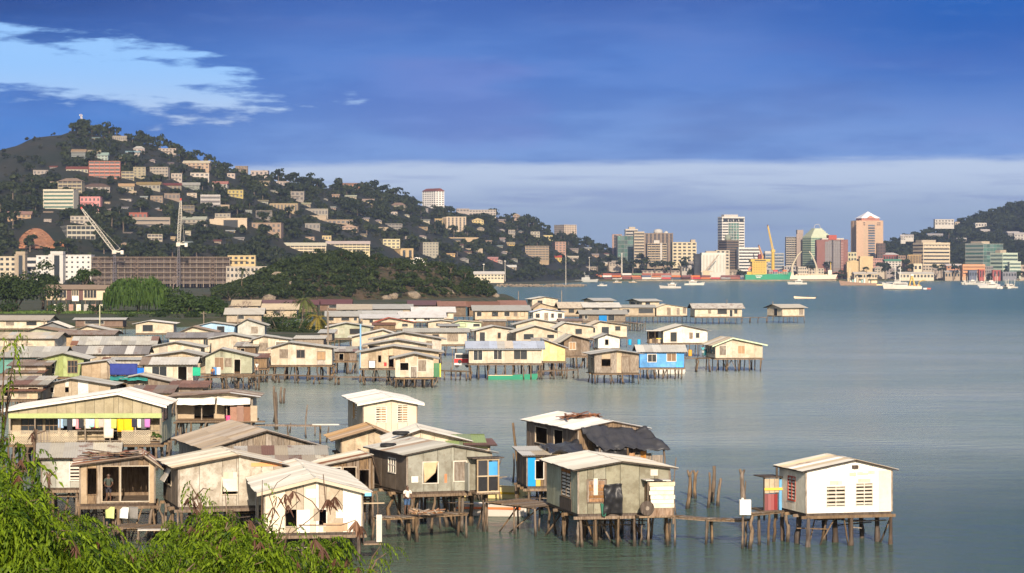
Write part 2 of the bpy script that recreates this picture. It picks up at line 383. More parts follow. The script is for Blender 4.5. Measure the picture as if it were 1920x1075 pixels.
# ---- the big hill on the left, running down to the town
RID = np.array([(-1000,508),(-750,440),(-500,385),(-300,345),(-60,296),(0,280),(40,266),(70,257),(100,250),(150,244),(200,252),(250,260),(290,272),(350,296),(400,311),(450,322),(500,333),(560,346),(620,353),(680,354),(720,364),(790,384),(850,397),(900,402),(960,411),(1000,420),(1050,446),(1100,461),(1150,470),(1210,472),(1260,488),(1320,500),(1420,512)], float)
YR = np.array([(-300,1330),(0,1370),(250,1430),(500,1520),(800,1720),(1150,2020),(1420,2100)], float)*[1,YS]
YB = np.array([(-300,960),(0,985),(430,1010),(520,1040),(700,1180),(850,1320),(940,1420),(1000,1500),(1100,1790),(1200,1880),(1420,1900)], float)*[1,YS]
def lcol(px): return np.interp(px, RID[:,0], RID[:,1]), np.interp(px, YR[:,0], YR[:,1]), np.interp(px, YB[:,0], YB[:,1])
def left_z(X, Y):
    px = X/Y*F+CX
    if px > 1420: return -3.0
    ry, yr, yb = lcol(px); zr = max(3.0, H-(ry-CY)/F*yr)
    if Y < yb: return max(-3.0, 2.0-(yb-Y)*.3)
    if Y > yr: return max(-3.0, zr-(Y-yr)*.2)
    t_ = (Y-yb)/(yr-yb); g = t_**.92
    w = 4*t_*(1-t_)
    return 2.0+(zr-2.0)*g + w*(noise.noise((X*.009, Y*.006, 0))*9+noise.noise((X*.025, Y*.016, 3))*4)
RR = np.array([(1560,505),(1620,488),(1650,470),(1680,458),(1720,444),(1760,432),(1800,421),(1850,404),(1900,390),(1950,380),(2100,372),(2400,420)], float)
def right_z(X, Y):
    px = X/Y*F+CX
    if px < 1560: return -3.0
    ry = np.interp(px, RR[:,0], RR[:,1]); yr = np.interp(px, (1560,1650,1900,2400), (2180,2230,2420,2500))*YS; yb = 1990*YS
    zr = max(2.0, H-(ry-CY)/F*yr)
    if Y < yb: return max(-3.0, 2.0-(yb-Y)*.3)
    if Y > yr: return max(-3.0, zr-(Y-yr)*.2)
    t_ = (Y-yb)/(yr-yb); w = 4*t_*(1-t_)
    return 2.0+(zr-2.0)*t_**.9 + w*(noise.noise((X*.008, Y*.008, 7))*8+noise.noise((X*.02, Y*.02, 9))*4)
MD = np.array([(400,552),(440,540),(470,531),(500,514),(540,500),(580,489),(620,484),(660,484),(700,491),(760,495),(800,498),(840,508),(880,522),(910,540),(938,562),(960,566)], float)
def mound_z(X, Y):
    px = X/Y*F+CX
    if px < 380 or px > 962: return -3.0
    ry = np.interp(px, MD[:,0], MD[:,1]); yr = (690+.03*(px-660))*YS; yb = np.interp(px, (400,500,940), (600,590,672))*YS
    zr = max(1.0, H-(ry-CY)/F*yr)
    if Y < yb: return max(-3.0, 1.0-(yb-Y)*.3)
    if Y > yr: return max(-3.0, zr-(Y-yr)*.25)
    t_ = (Y-yb)/(yr-yb); w = 4*t_*(1-t_)
    return 1.0+(zr-1.0)*(math.sin(t_*math.pi/2)**.8) + w*noise.noise((X*.05, Y*.05, 0))*1.5
def hit(fn, px, py, y0, y1, step=6):
    y0, y1, step = y0*YS, y1*YS, step*YS
    k = (px-CX)/F; Y = y0
    while Y < y1:
        z = fn(k*Y, Y)
        if yat(z, Y) <= py: return Vector((k*Y, Y, z))
        Y += step
    return None
def terrain(name, fn, px0, px1, dpx, ya, yb, ny, mat, skirt=-2):
    mb = MB(); xs = np.arange(px0, px1+.1, dpx); yy = np.linspace(ya*YS, yb*YS, ny)
    for Y in yy:
        for px in xs:
            X = (px-CX)/F*Y; mb.v.append((X, Y, fn(X, Y)))
    nx = len(xs)
    for j in range(ny-1):
        for i in range(nx-1):
            a = j*nx+i; mb.f.append((a, a+1, a+nx+1, a+nx))
    return kind(obj(name, mb.mesh(name, True), mat), 'structure')
terrain('hillside', left_z, -990, 1420, 12, 955, 2300, 70, M_hill)
terrain('hillside', right_z, 1560, 2400, 12, 1985, 2700, 40, M_hill)
terrain('headland', mound_z, 380, 962, 8, 585, 760, 40, earth_material('headland_scrub', ((.05,.045,.02), (.10,.065,.035), (.035,.05,.015)), .12, .6))

# bank under the camera that carries the foreground trees
bm_ = MB(); xs = np.linspace(-60, 30, 31); yy = np.linspace(-30*YS, 52*YS, 28)
def bank_z(X, Y):
    Y = Y/YS
    return max(-1.0, 12.6-.30*max(Y, -5)-.012*max(0, X+4)**2*1.0+noise.noise((X*.2, Y*.2, 0))*.5-(.25*max(0, Y-36)))
for y in yy:
    for x in xs: bm_.v.append((x, y, bank_z(x, y)))
for j in range(27):
    for i in range(30):
        a = j*31+i; bm_.f.append((a, a+1, a+32, a+31))
kind(obj('shore_bank', bm_.mesh('shore_bank', True), M_earth), 'structure')
# ================================================================== foliage builders
def add_tint(mesh, vals):
    a = mesh.attributes.new('tint', 'FLOAT', 'POINT'); a.data.foreach_set('value', np.asarray(vals, np.float32))
def quads_mesh(name, Vv, tint=None):
    """Vv: (n,4,3) array of leaf quads"""
    n = len(Vv); m = bpy.data.meshes.new(name)
    m.vertices.add(n*4); m.vertices.foreach_set('co', Vv.reshape(-1).astype(np.float32))
    m.loops.add(n*4); m.loops.foreach_set('vertex_index', np.arange(n*4, dtype=np.int32))
    m.polygons.add(n); m.polygons.foreach_set('loop_start', np.arange(0, n*4, 4, dtype=np.int32))
    try: m.polygons.foreach_set('loop_total', np.full(n, 4, dtype=np.int32))
    except Exception: pass
    if tint is not None: add_tint(m, tint)
    m.update(calc_edges=True); return m
def leaf_quads(c, nrm, size, r, asp=.6):
    """leaf cards at centres c facing roughly nrm"""
    n = len(c); nn = nrm+r.normal(0, .55, (n,3)); nn /= np.linalg.norm(nn, axis=1)[:,None]+1e-6
    a = r.normal(0, 1, (n,3)); a -= (a*nn).sum(1)[:,None]*nn; a /= np.linalg.norm(a, axis=1)[:,None]+1e-6
    b = np.cross(nn, a); s = size*r.uniform(.6, 1.3, (n,1))
    a = a*s; b = b*s*asp
    return np.stack([c-a*.5, c-b*.5+a*.1, c+a*.5, c+b*.5+a*.1], 1)
def crown_pts(r, n, blobs, R, Hh, flat=.7):
    cs = r.normal(0, .36, (blobs,3))*np.array([R, R, Hh*.5]); cs[:,2] += Hh*.5
    rad = r.uniform(.32, .55, blobs)*R
    i = r.integers(0, blobs, n); d = r.normal(0, 1, (n,3)); d /= np.linalg.norm(d, axis=1)[:,None]
    d[:,2] = np.where(d[:,2] < -.3, -d[:,2]*.6, d[:,2])
    p = cs[i]+d*(rad[i]*r.uniform(.65, 1.05, n))[:,None]*np.array([1, 1, flat])
    return p, d
def crown(seed, n, blobs, R, Hh, size, flat=.75, asp=.7):
    r = np.random.default_rng(seed); p, d = crown_pts(r, n, blobs, R, Hh, flat)
    return leaf_quads(p, d, size, r, asp)
L_hill = foliage((.009,.016,.006), (.034,.044,.013), .15, 'hill_leaves')
L_mound = foliage((.011,.021,.006), (.040,.056,.013), .2, 'scrub_leaves')
L_big = foliage((.015,.032,.008), (.050,.080,.016), .22, 'tree_leaves')
L_weep = foliage((.022,.052,.008), (.060,.105,.018), .25, 'willowy_leaves')
L_dark = foliage((.009,.020,.006), (.034,.054,.013), .2, 'dark_leaves')
L_palm = foliage((.05,.08,.02), (.16,.16,.05), .2, 'palm_leaves')
L_fore = foliage((.014,.046,.004), (.20,.29,.012), .32, 'feathery_leaves')
L_brush = foliage((.07,.06,.04), (.14,.11,.07), .15, 'dry_leaves')
M_bark = wood((.14,.11,.08), .25)
HILLCROWN = [crown(50+i, 74, 5, 1.0, 1.35, .50) for i in range(7)]     # unit crowns
def hill_tree(x, y, z, s, i, name='hill_tree', label=None, group=None, mat=None, squash=1.0):
    r = thing(name, label, 'tree', (x, y, z), U(0, 6.28), group)
    key = ('hc', i)
    if key not in MATS:
        c = HILLCROWN[i].copy(); c[:,:,2] += .35
        m = quads_mesh('crown', c); m.materials.append(mat or L_hill)
        tk = MB().tube([(0,0,-.9), (.04,0,.4), (.0,.05,1.2)], [.10,.07,.03], 5).mesh('trunk'); tk.materials.append(M_bark)
        MATS[key] = (m, tk)
    m, tk = MATS[key]
    obj('crown', m, mat, r, scale=(s, s, s*squash)); obj('trunk', tk, None, r, scale=(s, s, s*squash)); return r
def scatter_stuff(name, pts, sizes, mat, crowns, zsq=1.0, r=rng):
    Q = []; T = []
    for (x, y, z), s in zip(pts, sizes):
        c = crowns[r.integers(len(crowns))]; a = r.uniform(0, 6.28); ca, sa = math.cos(a), math.sin(a)
        q = c*np.array([s, s, s*zsq*r.uniform(.8, 1.2)])
        q = np.stack([q[:,:,0]*ca-q[:,:,1]*sa, q[:,:,0]*sa+q[:,:,1]*ca, q[:,:,2]], -1)+np.array([x, y, z])
        Q.append(q); T.append(np.full(len(q)*4, r.uniform(0, 1)))
    return kind(obj(name, quads_mesh(name, np.concatenate(Q), np.concatenate(T)), mat), 'stuff')
def palm(label, base, h, lean, nf=16, fl=3.2, mat=None):
    r = thing('palm_tree', label, 'palm', base, 0)
    pts = [(lean*(i/6)**1.6, 0, h*i/6) for i in range(7)]
    obj('trunk', MB().tube(pts, [.24-.016*i for i in range(7)], 7).mesh('trunk', True), M_bark, r)
    top = Vector(pts[-1])
    for k in range(nf):
        a = k*2.4+U(-.2,.2); el = U(-.5, 1.1); L = fl*U(.8, 1.15); mb = MB(); d = Vector((math.cos(a), math.sin(a), 0)); sd = Vector((-d.y, d.x, 0))
        prev = None; sp = []
        for i in range(9):
            s = i/8; sp.append(d*(L*s*math.cos(el*.6))+Vector((0,0,L*(math.sin(el)*s-1.0*s*s*(.7+.3*math.cos(el))))))
        for i in range(8):
            p, q = sp[i], sp[i+1]; mb.bar(p, q, .04)
            for sg in (-1, 1):
                for f in (0, .5):
                    b0 = p.lerp(q, f); w = .10; ll = .85*(1-abs(i/8-.4))*1.0
                    tip = b0+sd*sg*ll*.8+d*ll*.45+Vector((0,0,-ll*.45))
                    mb.quad(b0, b0+(q-p)*.45, tip)
        obj('frond', mb, mat or L_palm, r, loc=top)
    return r
def big_tree(label, base, R, Hh, th, n, size, mat, seed, blobs=12, cat='tree', name='broadleaf_tree', trunk=True, flat=.8, group=None):
    r = thing(name, label, cat, base, 0, group)
    q = crown(seed, n, blobs, R, Hh, size, flat); q[:,:,2] += th
    obj('crown', quads_mesh('crown', q, np.repeat(np.random.default_rng(seed).uniform(0, .5, n), 4)), mat, r)
    if trunk:
        obj('trunk', MB().tube([(0,0,-1), (R*.04,0,th*.6), (0,R*.03,th+Hh*.5)], [R*.07+.08, R*.055+.05, R*.02], 7).mesh('trunk', True), M_bark, r)
        rr = random.Random(seed); mb = MB()
        for k in range(6):
            a = rr.uniform(0, 6.28); mb.tube([(0,0,th*.7), (math.cos(a)*R*.35, math.sin(a)*R*.35, th+Hh*.3), (math.cos(a)*R*.6, math.sin(a)*R*.6, th+Hh*rr.uniform(.4,.8))], [R*.03+.03, R*.02, R*.008], 5)
        obj('branches', mb, M_bark, r)
    return r
# ================================================================== stilt-house builder
WOOD = wood(); WOODW = wood((.165,.122,.082), .4, True); DARKW = wood((.085,.065,.05), .3); GREYW = wood((.25,.21,.165), .25)
WHITEB = paint((.62,.57,.48), .4); FRAMES = [paint((.50,.44,.34),.5), paint((.40,.33,.24),.6), WHITEB, wood((.22,.16,.11),.3)]; GLASS = glassm(); DARKCLOTH = cloth((.035,.035,.04))
def stilt_mesh(i):
    key = ('stilt', i)
    if key in MATS: return MATS[key]
    rr = random.Random(i*31+5); kk = .25 if i >= 14 else rr.choice((.4,.7,1.0,1.5)); bx, by = rr.uniform(-1, 1), rr.uniform(-1, 1); pts = []; rad = []
    for k in range(7):
        s = k/6; w = math.sin(s*math.pi*rr.choice([1, 1.6, 2.2]))*.9+rr.uniform(-.35, .35)
        pts.append((bx*w*kk+bx*kk*1.2*(1-s), by*w*kk, s*30)); rad.append(1.15-.4*s+rr.uniform(-.12, .12))
    mb = MB().tube(pts, rad, 6); mb.v = [(x, y, z/30) for x, y, z in mb.v]; m = mb.mesh('stilt', True); m.materials.append(WOODW); MATS[key] = m; return m
def pole_at(name, parent, x, y, z0, z1, r, mat=None, straight=False):
    m = stilt_mesh(14+random.randrange(4) if straight else random.randrange(14))
    return obj(name, m, mat, parent, loc=(x, y, z0), rot=(U(-.05,.05), U(-.05,.05), U(0, 6.28)), scale=(r, r, z1-z0))
def sheet_mesh(w, l, nc, amp):
    key = ('sheet', round(w, 2), round(l, 1), nc)
    if key in MATS: return MATS[key]
    mb = MB(); n = nc*2
    for j in range(2):
        for i in range(n+1):
            mb.v.append((-w/2+w*i/n, l*j, amp*(1 if i % 2 else -1)*.5))
    for i in range(n): mb.f.append((i, i+1, n+2+i, n+1+i))
    m = mb.mesh('roof_sheet', False); MATS[key] = m; return m
def roof_plane(par, o, u, v, mat, lod, sw=.86, patches=None):
    """o: eave corner; u: vector along the eave; v: vector up the slope"""
    o, u, v = Vector(o), Vector(u), Vector(v); lu, lv = u.length, v.length; uu, vv = u/lu, v/lv; nn = uu.cross(vv).normalized()
    if nn.z < 0: nn = -nn
    if lod == 2:
        nc = max(6, int(lu/.35)); M = Matrix((( uu.x, vv.x, nn.x, 0), (uu.y, vv.y, nn.y, 0), (uu.z, vv.z, nn.z, 0), (0,0,0,1)))
        M.translation = o+u*.5+nn*.02
        obj('roof_sheet', sheet_mesh(lu, lv, nc, .05), mat, par, mw=M); return
    if lod == 1: sw = max(sw, 1.15)
    n = max(1, round(lu/sw)); w = lu/n; rows = 1 if lv < 4.4 else 2
    for i in range(n):
        for j in range(rows):
            l = lv/rows; ang = U(-.006, .006)
            vv2 = (vv*math.cos(ang)+uu*math.sin(ang)).normalized(); uu2 = vv2.cross(nn).normalized(); tl = U(-.008, .008)
            M = Matrix(((uu2.x, vv2.x, nn.x, 0), (uu2.y, vv2.y, nn.y, 0), (uu2.z, vv2.z, nn.z, 0), (0,0,0,1)))
            M.translation = o+uu*(w*(i+.5))+vv*(l*j-U(0, .10)-(.06 if j else 0))+nn*(.022+.006*(i % 2)+.012*j+U(0, .012))
            m_ = mat
            if patches and random.random() < patches[0]: m_ = random.choice(patches[1])
            obj('roof_sheet', sheet_mesh(w*1.07, l+.12, 6 if lod == 0 else 3, .030 if lod == 0 else .035), m_, par, mw=M)
class Facade:
    def __init__(s, O, u, n, L, top, kinks=()): s.O, s.u, s.n, s.L, s.top, s.kinks = Vector(O), Vector(u), Vector(n), L, top, list(kinks)
    def pt(s, a, h, d=0): return s.O+s.u*a+s.n*d+Vector((0,0,h))
    def box(s, name, mat, par, a0, a1, h0, h1, d0, d1):
        mb = MB(); c = s.pt((a0+a1)/2, (h0+h1)/2, (d0+d1)/2)
        pts = [s.pt(a, h, d)-c for h in (h0, h1) for (a, d) in ((a0, d0), (a1, d0), (a1, d1), (a0, d1))]
        mb.hexa(pts[:4], pts[4:]); return obj(name, mb, mat, par, loc=c)
def panels(par, fc, mat, pw, holes=(), h0=0.0, th=.025, jit=.012, patches=None, name='wall_panel'):
    L = fc.L; cuts = set(np.round(np.linspace(0, L, max(1, round(L/pw))+1), 3)); fixed = {0.0, round(L, 3)} | {round(k, 3) for k in fc.kinks}
    for a, b, c, d in holes: fixed |= {round(a, 3), round(b, 3)}
    cuts = sorted([c for c in cuts if all(abs(c-f) > pw*.35 for f in fixed)]+list(fixed))
    for a, b in zip(cuts[:-1], cuts[1:]):
        if b-a < .02: continue
        m = (a+b)/2; segs = [(h0, None)]
        for (ha, hb, hc, hd) in sorted(holes, key=lambda t: t[2]):
            if ha-.01 <= m <= hb+.01:
                last = segs.pop(); segs += [(last[0], hc), (hd, None)]
        for lo, hi in segs:
            ta, tb = fc.top(a), fc.top(b); g = .010
            if hi is not None:
                if hi-lo < .04: continue
                ha_, hb_ = hi, hi
            else:
                if min(ta, tb)-lo < .03: continue
                ha_, hb_ = ta, tb
            d = U(0, jit); lo2 = lo-(U(0, .05) if lo == h0 and jit > .012 else 0)
            c = fc.pt(m, (lo+ha_)/2); poly = [fc.pt(a+g, lo2, d)-c, fc.pt(b-g, lo2, d)-c, fc.pt(b-g, hb_, d)-c, fc.pt(a+g, ha_, d)-c]
            mt = mat
            if patches and random.random() < patches[0]: mt = random.choice(patches[1])
            obj(name, MB().prism(poly, fc.n*th), mt, par, loc=c)
def window(par, fc, a0, a1, h0, h1, typ, lod, fm=None, mulls=2, pane=None):
    fm = fm or random.choice(FRAMES); w, h = a1-a0, h1-h0; fw = .055 if lod == 0 else .075
    door = typ in 'dD'; c = fc.pt((a0+a1)/2, (h0+h1)/2); mb = MB()
    def bx(x0, x1, y0, y1, d0=-.03, d1=.055):
        pts = [fc.pt(a, hh, d)-c for hh in (y0, y1) for (a, d) in ((x0, d0), (x1, d0), (x1, d1), (x0, d1))]; mb.hexa(pts[:4], pts[4:])
    bx(a0-fw, a0, h0-fw, h1+fw); bx(a1, a1+fw, h0-fw, h1+fw); bx(a0, a1, h1, h1+fw); 
    if not door: bx(a0, a1, h0-fw, h0, -.03, .09)
    if typ in 'gclV' and w > .5 and lod < 2:
        for i in range(1, mulls): bx(a0+w*i/mulls-.02, a0+w*i/mulls+.02, h0, h1, .0, .05)
    if typ == 'm':
        for i in range(1, 3): bx(a0+w*i/3-.03, a0+w*i/3+.03, h0, h1, .0, .05)
        bx(a0, a1, h0+h*.55-.03, h0+h*.55+.03, -.005, .045)
    f = obj('door_frame' if door else 'window_frame', mb, fm, par, loc=c)
    if typ in 'gm': p = fc.box('pane', pane or GLASS, f, a0, a1, h0, h1, -.02, -.01); p.location -= c
    elif typ == 'c':
        p = fc.box('curtain', pane or cloth(random.choice([(.34,.22,.12),(.24,.20,.16),(.36,.30,.22),(.20,.13,.08)])), f, a0, a1, h0, h1, -.05, -.035); p.location -= c
    elif typ == 'b':
        p = fc.box('shutter', pane or GREYW, f, a0+.01, a1-.01, h0+.01, h1-.01, .0, .03); p.location -= c
    elif typ == 'l':       # louvre slats, tilted
        n = max(4, int(h/.19)); m2 = MB()
        for i in range(n):
            z = h0+(i+.5)*h/n; e = h/n*.30
            pts = [fc.pt(a, z+dz, d)-c for (a, dz, d) in ((a0, -e, .035), (a1, -e, .035), (a1, e*.6, -.03), (a0, e*.6, -.03))]
            up = Vector((0,0,.012)); m2.hexa(pts, [q+up for q in pts])
        sl = obj('louvre_slats', m2, pane or paint((.50,.45,.37),.4), f); kind(sl, 'stuff')
    elif typ == 'D':
        p = fc.box('door_leaf', pane or GREYW, f, a0+.02, a1-.02, h0, h1-.02, -.01, .025); p.location -= c
    elif typ == 'a':       # awning shutter propped open
        m2 = MB(); s_ = Vector((0,0,1)); pts = [fc.pt(a0, h1, .03)-c, fc.pt(a1, h1, .03)-c, fc.pt(a1, h1-h*.80, h*.5)-c, fc.pt(a0, h1-h*.80, h*.5)-c]
        m2.hexa(pts, [q+Vector((0,0,.03)) for q in pts]); obj('shutter', m2, pane or WHITEB, f)
        m3 = MB().bar(fc.pt(a0+.1, h0, .03)-c, fc.pt(a0+.1, h1-h*.75, h*.47)-c, .03); obj('prop_stick', m3, WOOD, f)
    return f
PAL = {'cream':(.50,.43,.325),'cream2':(.43,.345,.235),'white':(.66,.62,.54),'beige':(.37,.305,.22),'tan':(.34,.25,.15),'grey':(.31,.29,.25),
       'greygreen':(.33,.34,.25),'green':(.27,.32,.13),'mint':(.50,.62,.40),'blue':(.10,.34,.72),'yellow':(.72,.55,.27),'tinwall':(.40,.40,.35),'slate':(.17,.18,.19),
       'sky':(.33,.52,.72),'teal':(.10,.26,.22),'brown':(.16,.105,.075),'pink':(.55,.32,.27)}
ROOF = {'grey':tin((.42,.40,.335), .22), 'dark':tin((.24,.22,.20), .25), 'white':tin((.62,.595,.54), .08, .10), 'pale':tin((.54,.51,.43), .12, .15), 'rust':tin((.24,.12,.075), .9),
        'tan':tin((.48,.40,.28), .2), 'maroon':tin((.12,.055,.05), .5), 'red':tin((.36,.10,.06), .3), 'green':tin((.26,.32,.16), .1), 'brown':tin((.27,.20,.14), .5), 'blueish':tin((.42,.46,.52), .1, .1), 'weather':tin((.50,.455,.355), .4, .28)}
ALLH = []
def house(label, xa, xb, ye, yap, yf, ang=4, zf=2.1, depth=None, xl=None, typ='gable', wall='cream', roof='grey', front='', left='', right='', whr=None, xr=.5, over=.45, lod=None,
          pw=None, group='stilt houses of the water village', patches=None, wpatch=None, st=None, sr=.085, stz=-.7, veranda=None, fascia=None, nofront=False, wleft=None, name='stilt_house', noright=False, wtrim=True, roofov=None, extra=True, fm=None, noleft=False, ovf=None, rise=None):
    A = P(xa, yf, zf); a = math.radians(ang); c, s = math.cos(a), math.sin(a); k = (xb-CX)/F
    L = (k*A.y-A.x)/(c-k*s); sc = F/A.y
    wh = (yf-ye)/sc; rise_ = rise if rise is not None else max(.15, (ye-yap)/sc)
    if xl is not None:
        kl = (xl-CX)/F; dd = (kl*A.y-A.x)/(-s-kl*c); depth = depth or min(14, max(2.0, dd))
    D = depth or max(4.5, min(9, L*.8))
    if typ in ('front', 'shed'):      # ridge sits further back: correct the rise seen in the picture
        yb_ = A.y+D*(.5 if typ == 'front' else 1)*c; ztop = H-(yap-CY)/F*yb_
        if rise is None: rise_ = max(.1, ztop-(zf+wh))
    if lod is None: lod = 0 if A.y < 125*YS else 1 if A.y < 245*YS else 2
    whr = wh if whr is None else whr*wh
    if wpatch is None and isinstance(wall, str) and 'wood' not in wall: c0 = PAL[wall]; wpatch = (.26, [paint(tuple(q*f for q in c0), .85) for f in (.78, 1.14)]+[paint((c0[0]*.86, c0[1]*.90, c0[2]*1.02), .8)])
    if patches is None and isinstance(roof, str): patches = (.12, [ROOF['weather'], ROOF['pale'], ROOF['pale'], ROOF['tan'], ROOF['brown']])
    root = thing(name, label, 'house', (A.x, A.y, 0), a, group); ALLH.append((root, A, L, D, zf, wh))
    wm = wall if not isinstance(wall, str) else (wood((.19,.14,.095), .35) if wall == 'wood' else GREYW if wall == 'greywood' else paint(PAL[wall], .75 if lod == 0 else .65))
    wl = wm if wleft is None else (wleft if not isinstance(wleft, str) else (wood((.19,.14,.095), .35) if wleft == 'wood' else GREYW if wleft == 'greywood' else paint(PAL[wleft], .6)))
    rm = ROOF[roof] if isinstance(roof, str) else roof
    xk = xr*L; za = wh+rise_
    if typ == 'gable':
        ftop = lambda t: wh+(za-wh)*t/xk if t <= xk else whr+(za-whr)*(L-t)/(L-xk)
        ltop = lambda t: wh; rtop = lambda t: whr; fk = [xk]; lk = []
    elif typ == 'front':
        fk = []; lk = [D/2]; ftop = lambda t: wh; ltop = rtop = lambda t: wh+rise_*(1-abs(t-D/2)/(D/2))
    else:
        fk = lk = []; ftop = lambda t: wh; ltop = lambda t: wh+rise_*(1-t/D); rtop = lambda t: wh+rise_*t/D
    fcF = Facade((0,0,zf), (1,0,0), (0,-1,0), L, ftop, fk); fcL = Facade((0,D,zf), (0,-1,0), (-1,0,0), D, ltop, lk); fcR = Facade((L,0,zf), (0,1,0), (1,0,0), D, rtop, lk)
    fcB = Facade((L,D,zf), (-1,0,0), (0,1,0), L, (lambda t: ftop(L-t)) if typ != 'shed' else (lambda t: wh+rise_), [L-xk] if typ == 'gable' else [])
    # floor and bearers
    fl = ubox('floor', DARKW, root, .02, L-.02, .02, D-.02, zf-.16, zf-.01)
    for i in range(3 if lod else 4):
        yy_ = D*(i+.0)/(2 if lod else 3); yy_ = min(max(yy_, .08), D-.08)
        ubox('floor_beam', WOOD, root, -.25, L+.25, yy_-.07, yy_+.07, zf-.33, zf-.162)
    # walls
    wobj = ubox('wall', WOOD, root, .06, L-.06, .06, D-.06, zf-.008, zf+.05)
    wobj.scale = (1,1,1); wobj.data = MB().box(-(L/2-.06), L/2-.06, -(D/2-.06), D/2-.06, -.029, .029).mesh('sole_plate'); wobj.data.materials.append(WOOD); wloc = wobj.location.copy()
    wobj.location = (0,0,0); wobj.data.transform(Matrix.Translation(wloc))
    for (x, y, hh) in ((.05,.05,wh), (L-.05,.05,whr), (.05,D-.05, wh if typ != 'shed' else wh+rise_), (L-.05,D-.05, whr if typ != 'shed' else wh+rise_)): ubox('wall_post', WOOD, wobj, x-.045, x+.045, y-.045, y+.045, zf+.05, zf+hh-.03)
    pw = pw or (.95 if lod == 0 else 1.25)
    def parse(spec, fc, hh):
        r = []
        for it in spec.split():
            ty, v = it[0], [float(q) for q in it[1:].split(',')]
            if len(v) == 2: v += ([0, .78] if ty in 'dD' else [.36, .80])
            r.append((v[0]*fc.L, v[1]*fc.L, v[2]*hh, v[3]*hh, ty))
        return r
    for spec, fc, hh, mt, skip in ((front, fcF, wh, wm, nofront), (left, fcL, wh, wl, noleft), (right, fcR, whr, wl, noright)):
        ws = parse(spec, fc, hh); vis = spec or fc is fcF or (fc is fcL and ang > math.degrees(math.atan((xa-CX)/F))) or (fc is fcR and ang < math.degrees(math.atan((xb-CX)/F)))
        if skip: continue
        if fc is fcF and veranda:
            vd, vh = veranda['d'], veranda['h']*wh
            panels(wobj, fc, wm, pw, (), h0=vh, patches=wpatch)
            fi = Facade((0,vd,zf), (1,0,0), (0,-1,0), L, lambda t: vh+.3, []); wi = veranda.get('wall', wm)
            panels(wobj, fi, wi, pw, [w[:4] for w in ws])
            for w in ws: window(root, fi, *w, lod, fm)
            np_ = veranda.get('posts', 4)
            for i in range(np_+1):
                xx = .06+(L-.12)*i/np_; ubox('veranda_post', veranda.get('pm', GREYW), root, xx-.05, xx+.05, .0, .1, zf, zf+vh+.05)
            if veranda.get('rail', 1):
                ubox('handrail', GREYW, root, .1, L-.1, .02, .07, zf+.92, zf+.99)
                ubox('handrail', GREYW, root, .1, L-.1, .02, .07, zf+.15, zf+.21)
            continue
        if lod == 2 or not vis:
            if not vis: ws = []
            if lod == 2:
                pts = [fc.pt(0,0), fc.pt(fc.L,0), fc.pt(fc.L,fc.top(fc.L))]+[fc.pt(kk, fc.top(kk)) for kk in reversed(fc.kinks)]+[fc.pt(0,fc.top(0))]
                obj('wall_panel', MB().prism(pts, fc.n*.03), mt, wobj)
                for w in ws:
                    f = window(root, fc, *w[:4], w[4] if w[4] in 'gcbD' else 'g', 2, fm)
                    f.location += fc.n*.03+fc.n*.012
                continue
        panels(wobj, fc, mt, pw if vis else 30, [w[:4] for w in ws], patches=wpatch if fc is fcF else None, jit=.012 if lod == 0 else .02)
        for w in ws: window(root, fc, *w, lod, fm)
    pts = [fcB.pt(0,0), fcB.pt(L,0), fcB.pt(L,fcB.top(L))]+[fcB.pt(kk, fcB.top(kk)) for kk in reversed(fcB.kinks)]+[fcB.pt(0,fcB.top(0))]
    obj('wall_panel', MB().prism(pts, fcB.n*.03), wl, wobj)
    # roof
    ov = over; of = ovf if ovf is not None else ov
    rf = MB(); planes = []
    if typ == 'gable':
        sl = (za-wh)/xk; srt = (za-whr)/(L-xk); g = .05
        for (x0, z0, x1, z1) in ((-ov, wh-sl*ov, xk, za), (L+ov, whr-srt*ov, xk, za)):
            b = [(x0,-of,zf+z0+.01), (x1,-of,zf+z1+.01), (x1,D+ov,zf+z1+.01), (x0,D+ov,zf+z0+.01)]
            if x0 > x1: b = [b[1], b[0], b[3], b[2]]
            rf.hexa(b, [(p[0], p[1], p[2]+.045) for p in b])
            planes.append(((x0,-of,zf+z0+.075), (0,D+ov+of,0), (x1-x0,0,z1-z0)))
    elif typ == 'front':
        sl = rise_/(D/2)
        for (y0, z0) in ((-of, wh-sl*of), (D+ov, wh-sl*ov)):
            b = [(-ov,y0,zf+z0+.01), (L+ov,y0,zf+z0+.01), (L+ov,D/2,zf+za+.01), (-ov,D/2,zf+za+.01)]
            if y0 > 0: b = [b[3], b[2], b[1], b[0]]
            rf.hexa(b, [(p[0], p[1], p[2]+.045) for p in b])
            planes.append(((-ov,y0,zf+z0+.075), (L+2*ov,0,0), (0,D/2-y0,za-z0)))
    else:
        sl = rise_/D; b = [(-ov,-of,zf+wh-sl*of+.01), (L+ov,-of,zf+wh-sl*of+.01), (L+ov,D+ov,zf+wh+sl*(D+ov)+.01), (-ov,D+ov,zf+wh+sl*(D+ov)+.01)]
        rf.hexa(b, [(p[0], p[1], p[2]+.045) for p in b])
        planes.append(((-ov,-of,zf+wh-sl*of+.075), (L+2*ov,0,0), (0,D+ov+of,sl*(D+ov+of))))
    ro = obj('roof', rf, DARKW, root)
    for o_, u_, v_ in planes: roof_plane(ro, o_, u_, v_, rm, lod, patches=patches)
    if typ == 'gable' and lod < 2:      # ridge capping
        mb = MB(); mb.prism([(xk-.2,-of-.03,zf+za+.085-.2*sl), (xk,-of-.03,zf+za+.125), (xk+.2,-of-.03,zf+za+.085-.2*srt), (xk,-of-.03,zf+za+.10)], (0,D+ov+of+.06,0)); obj('ridge_cap', mb, rm, ro)
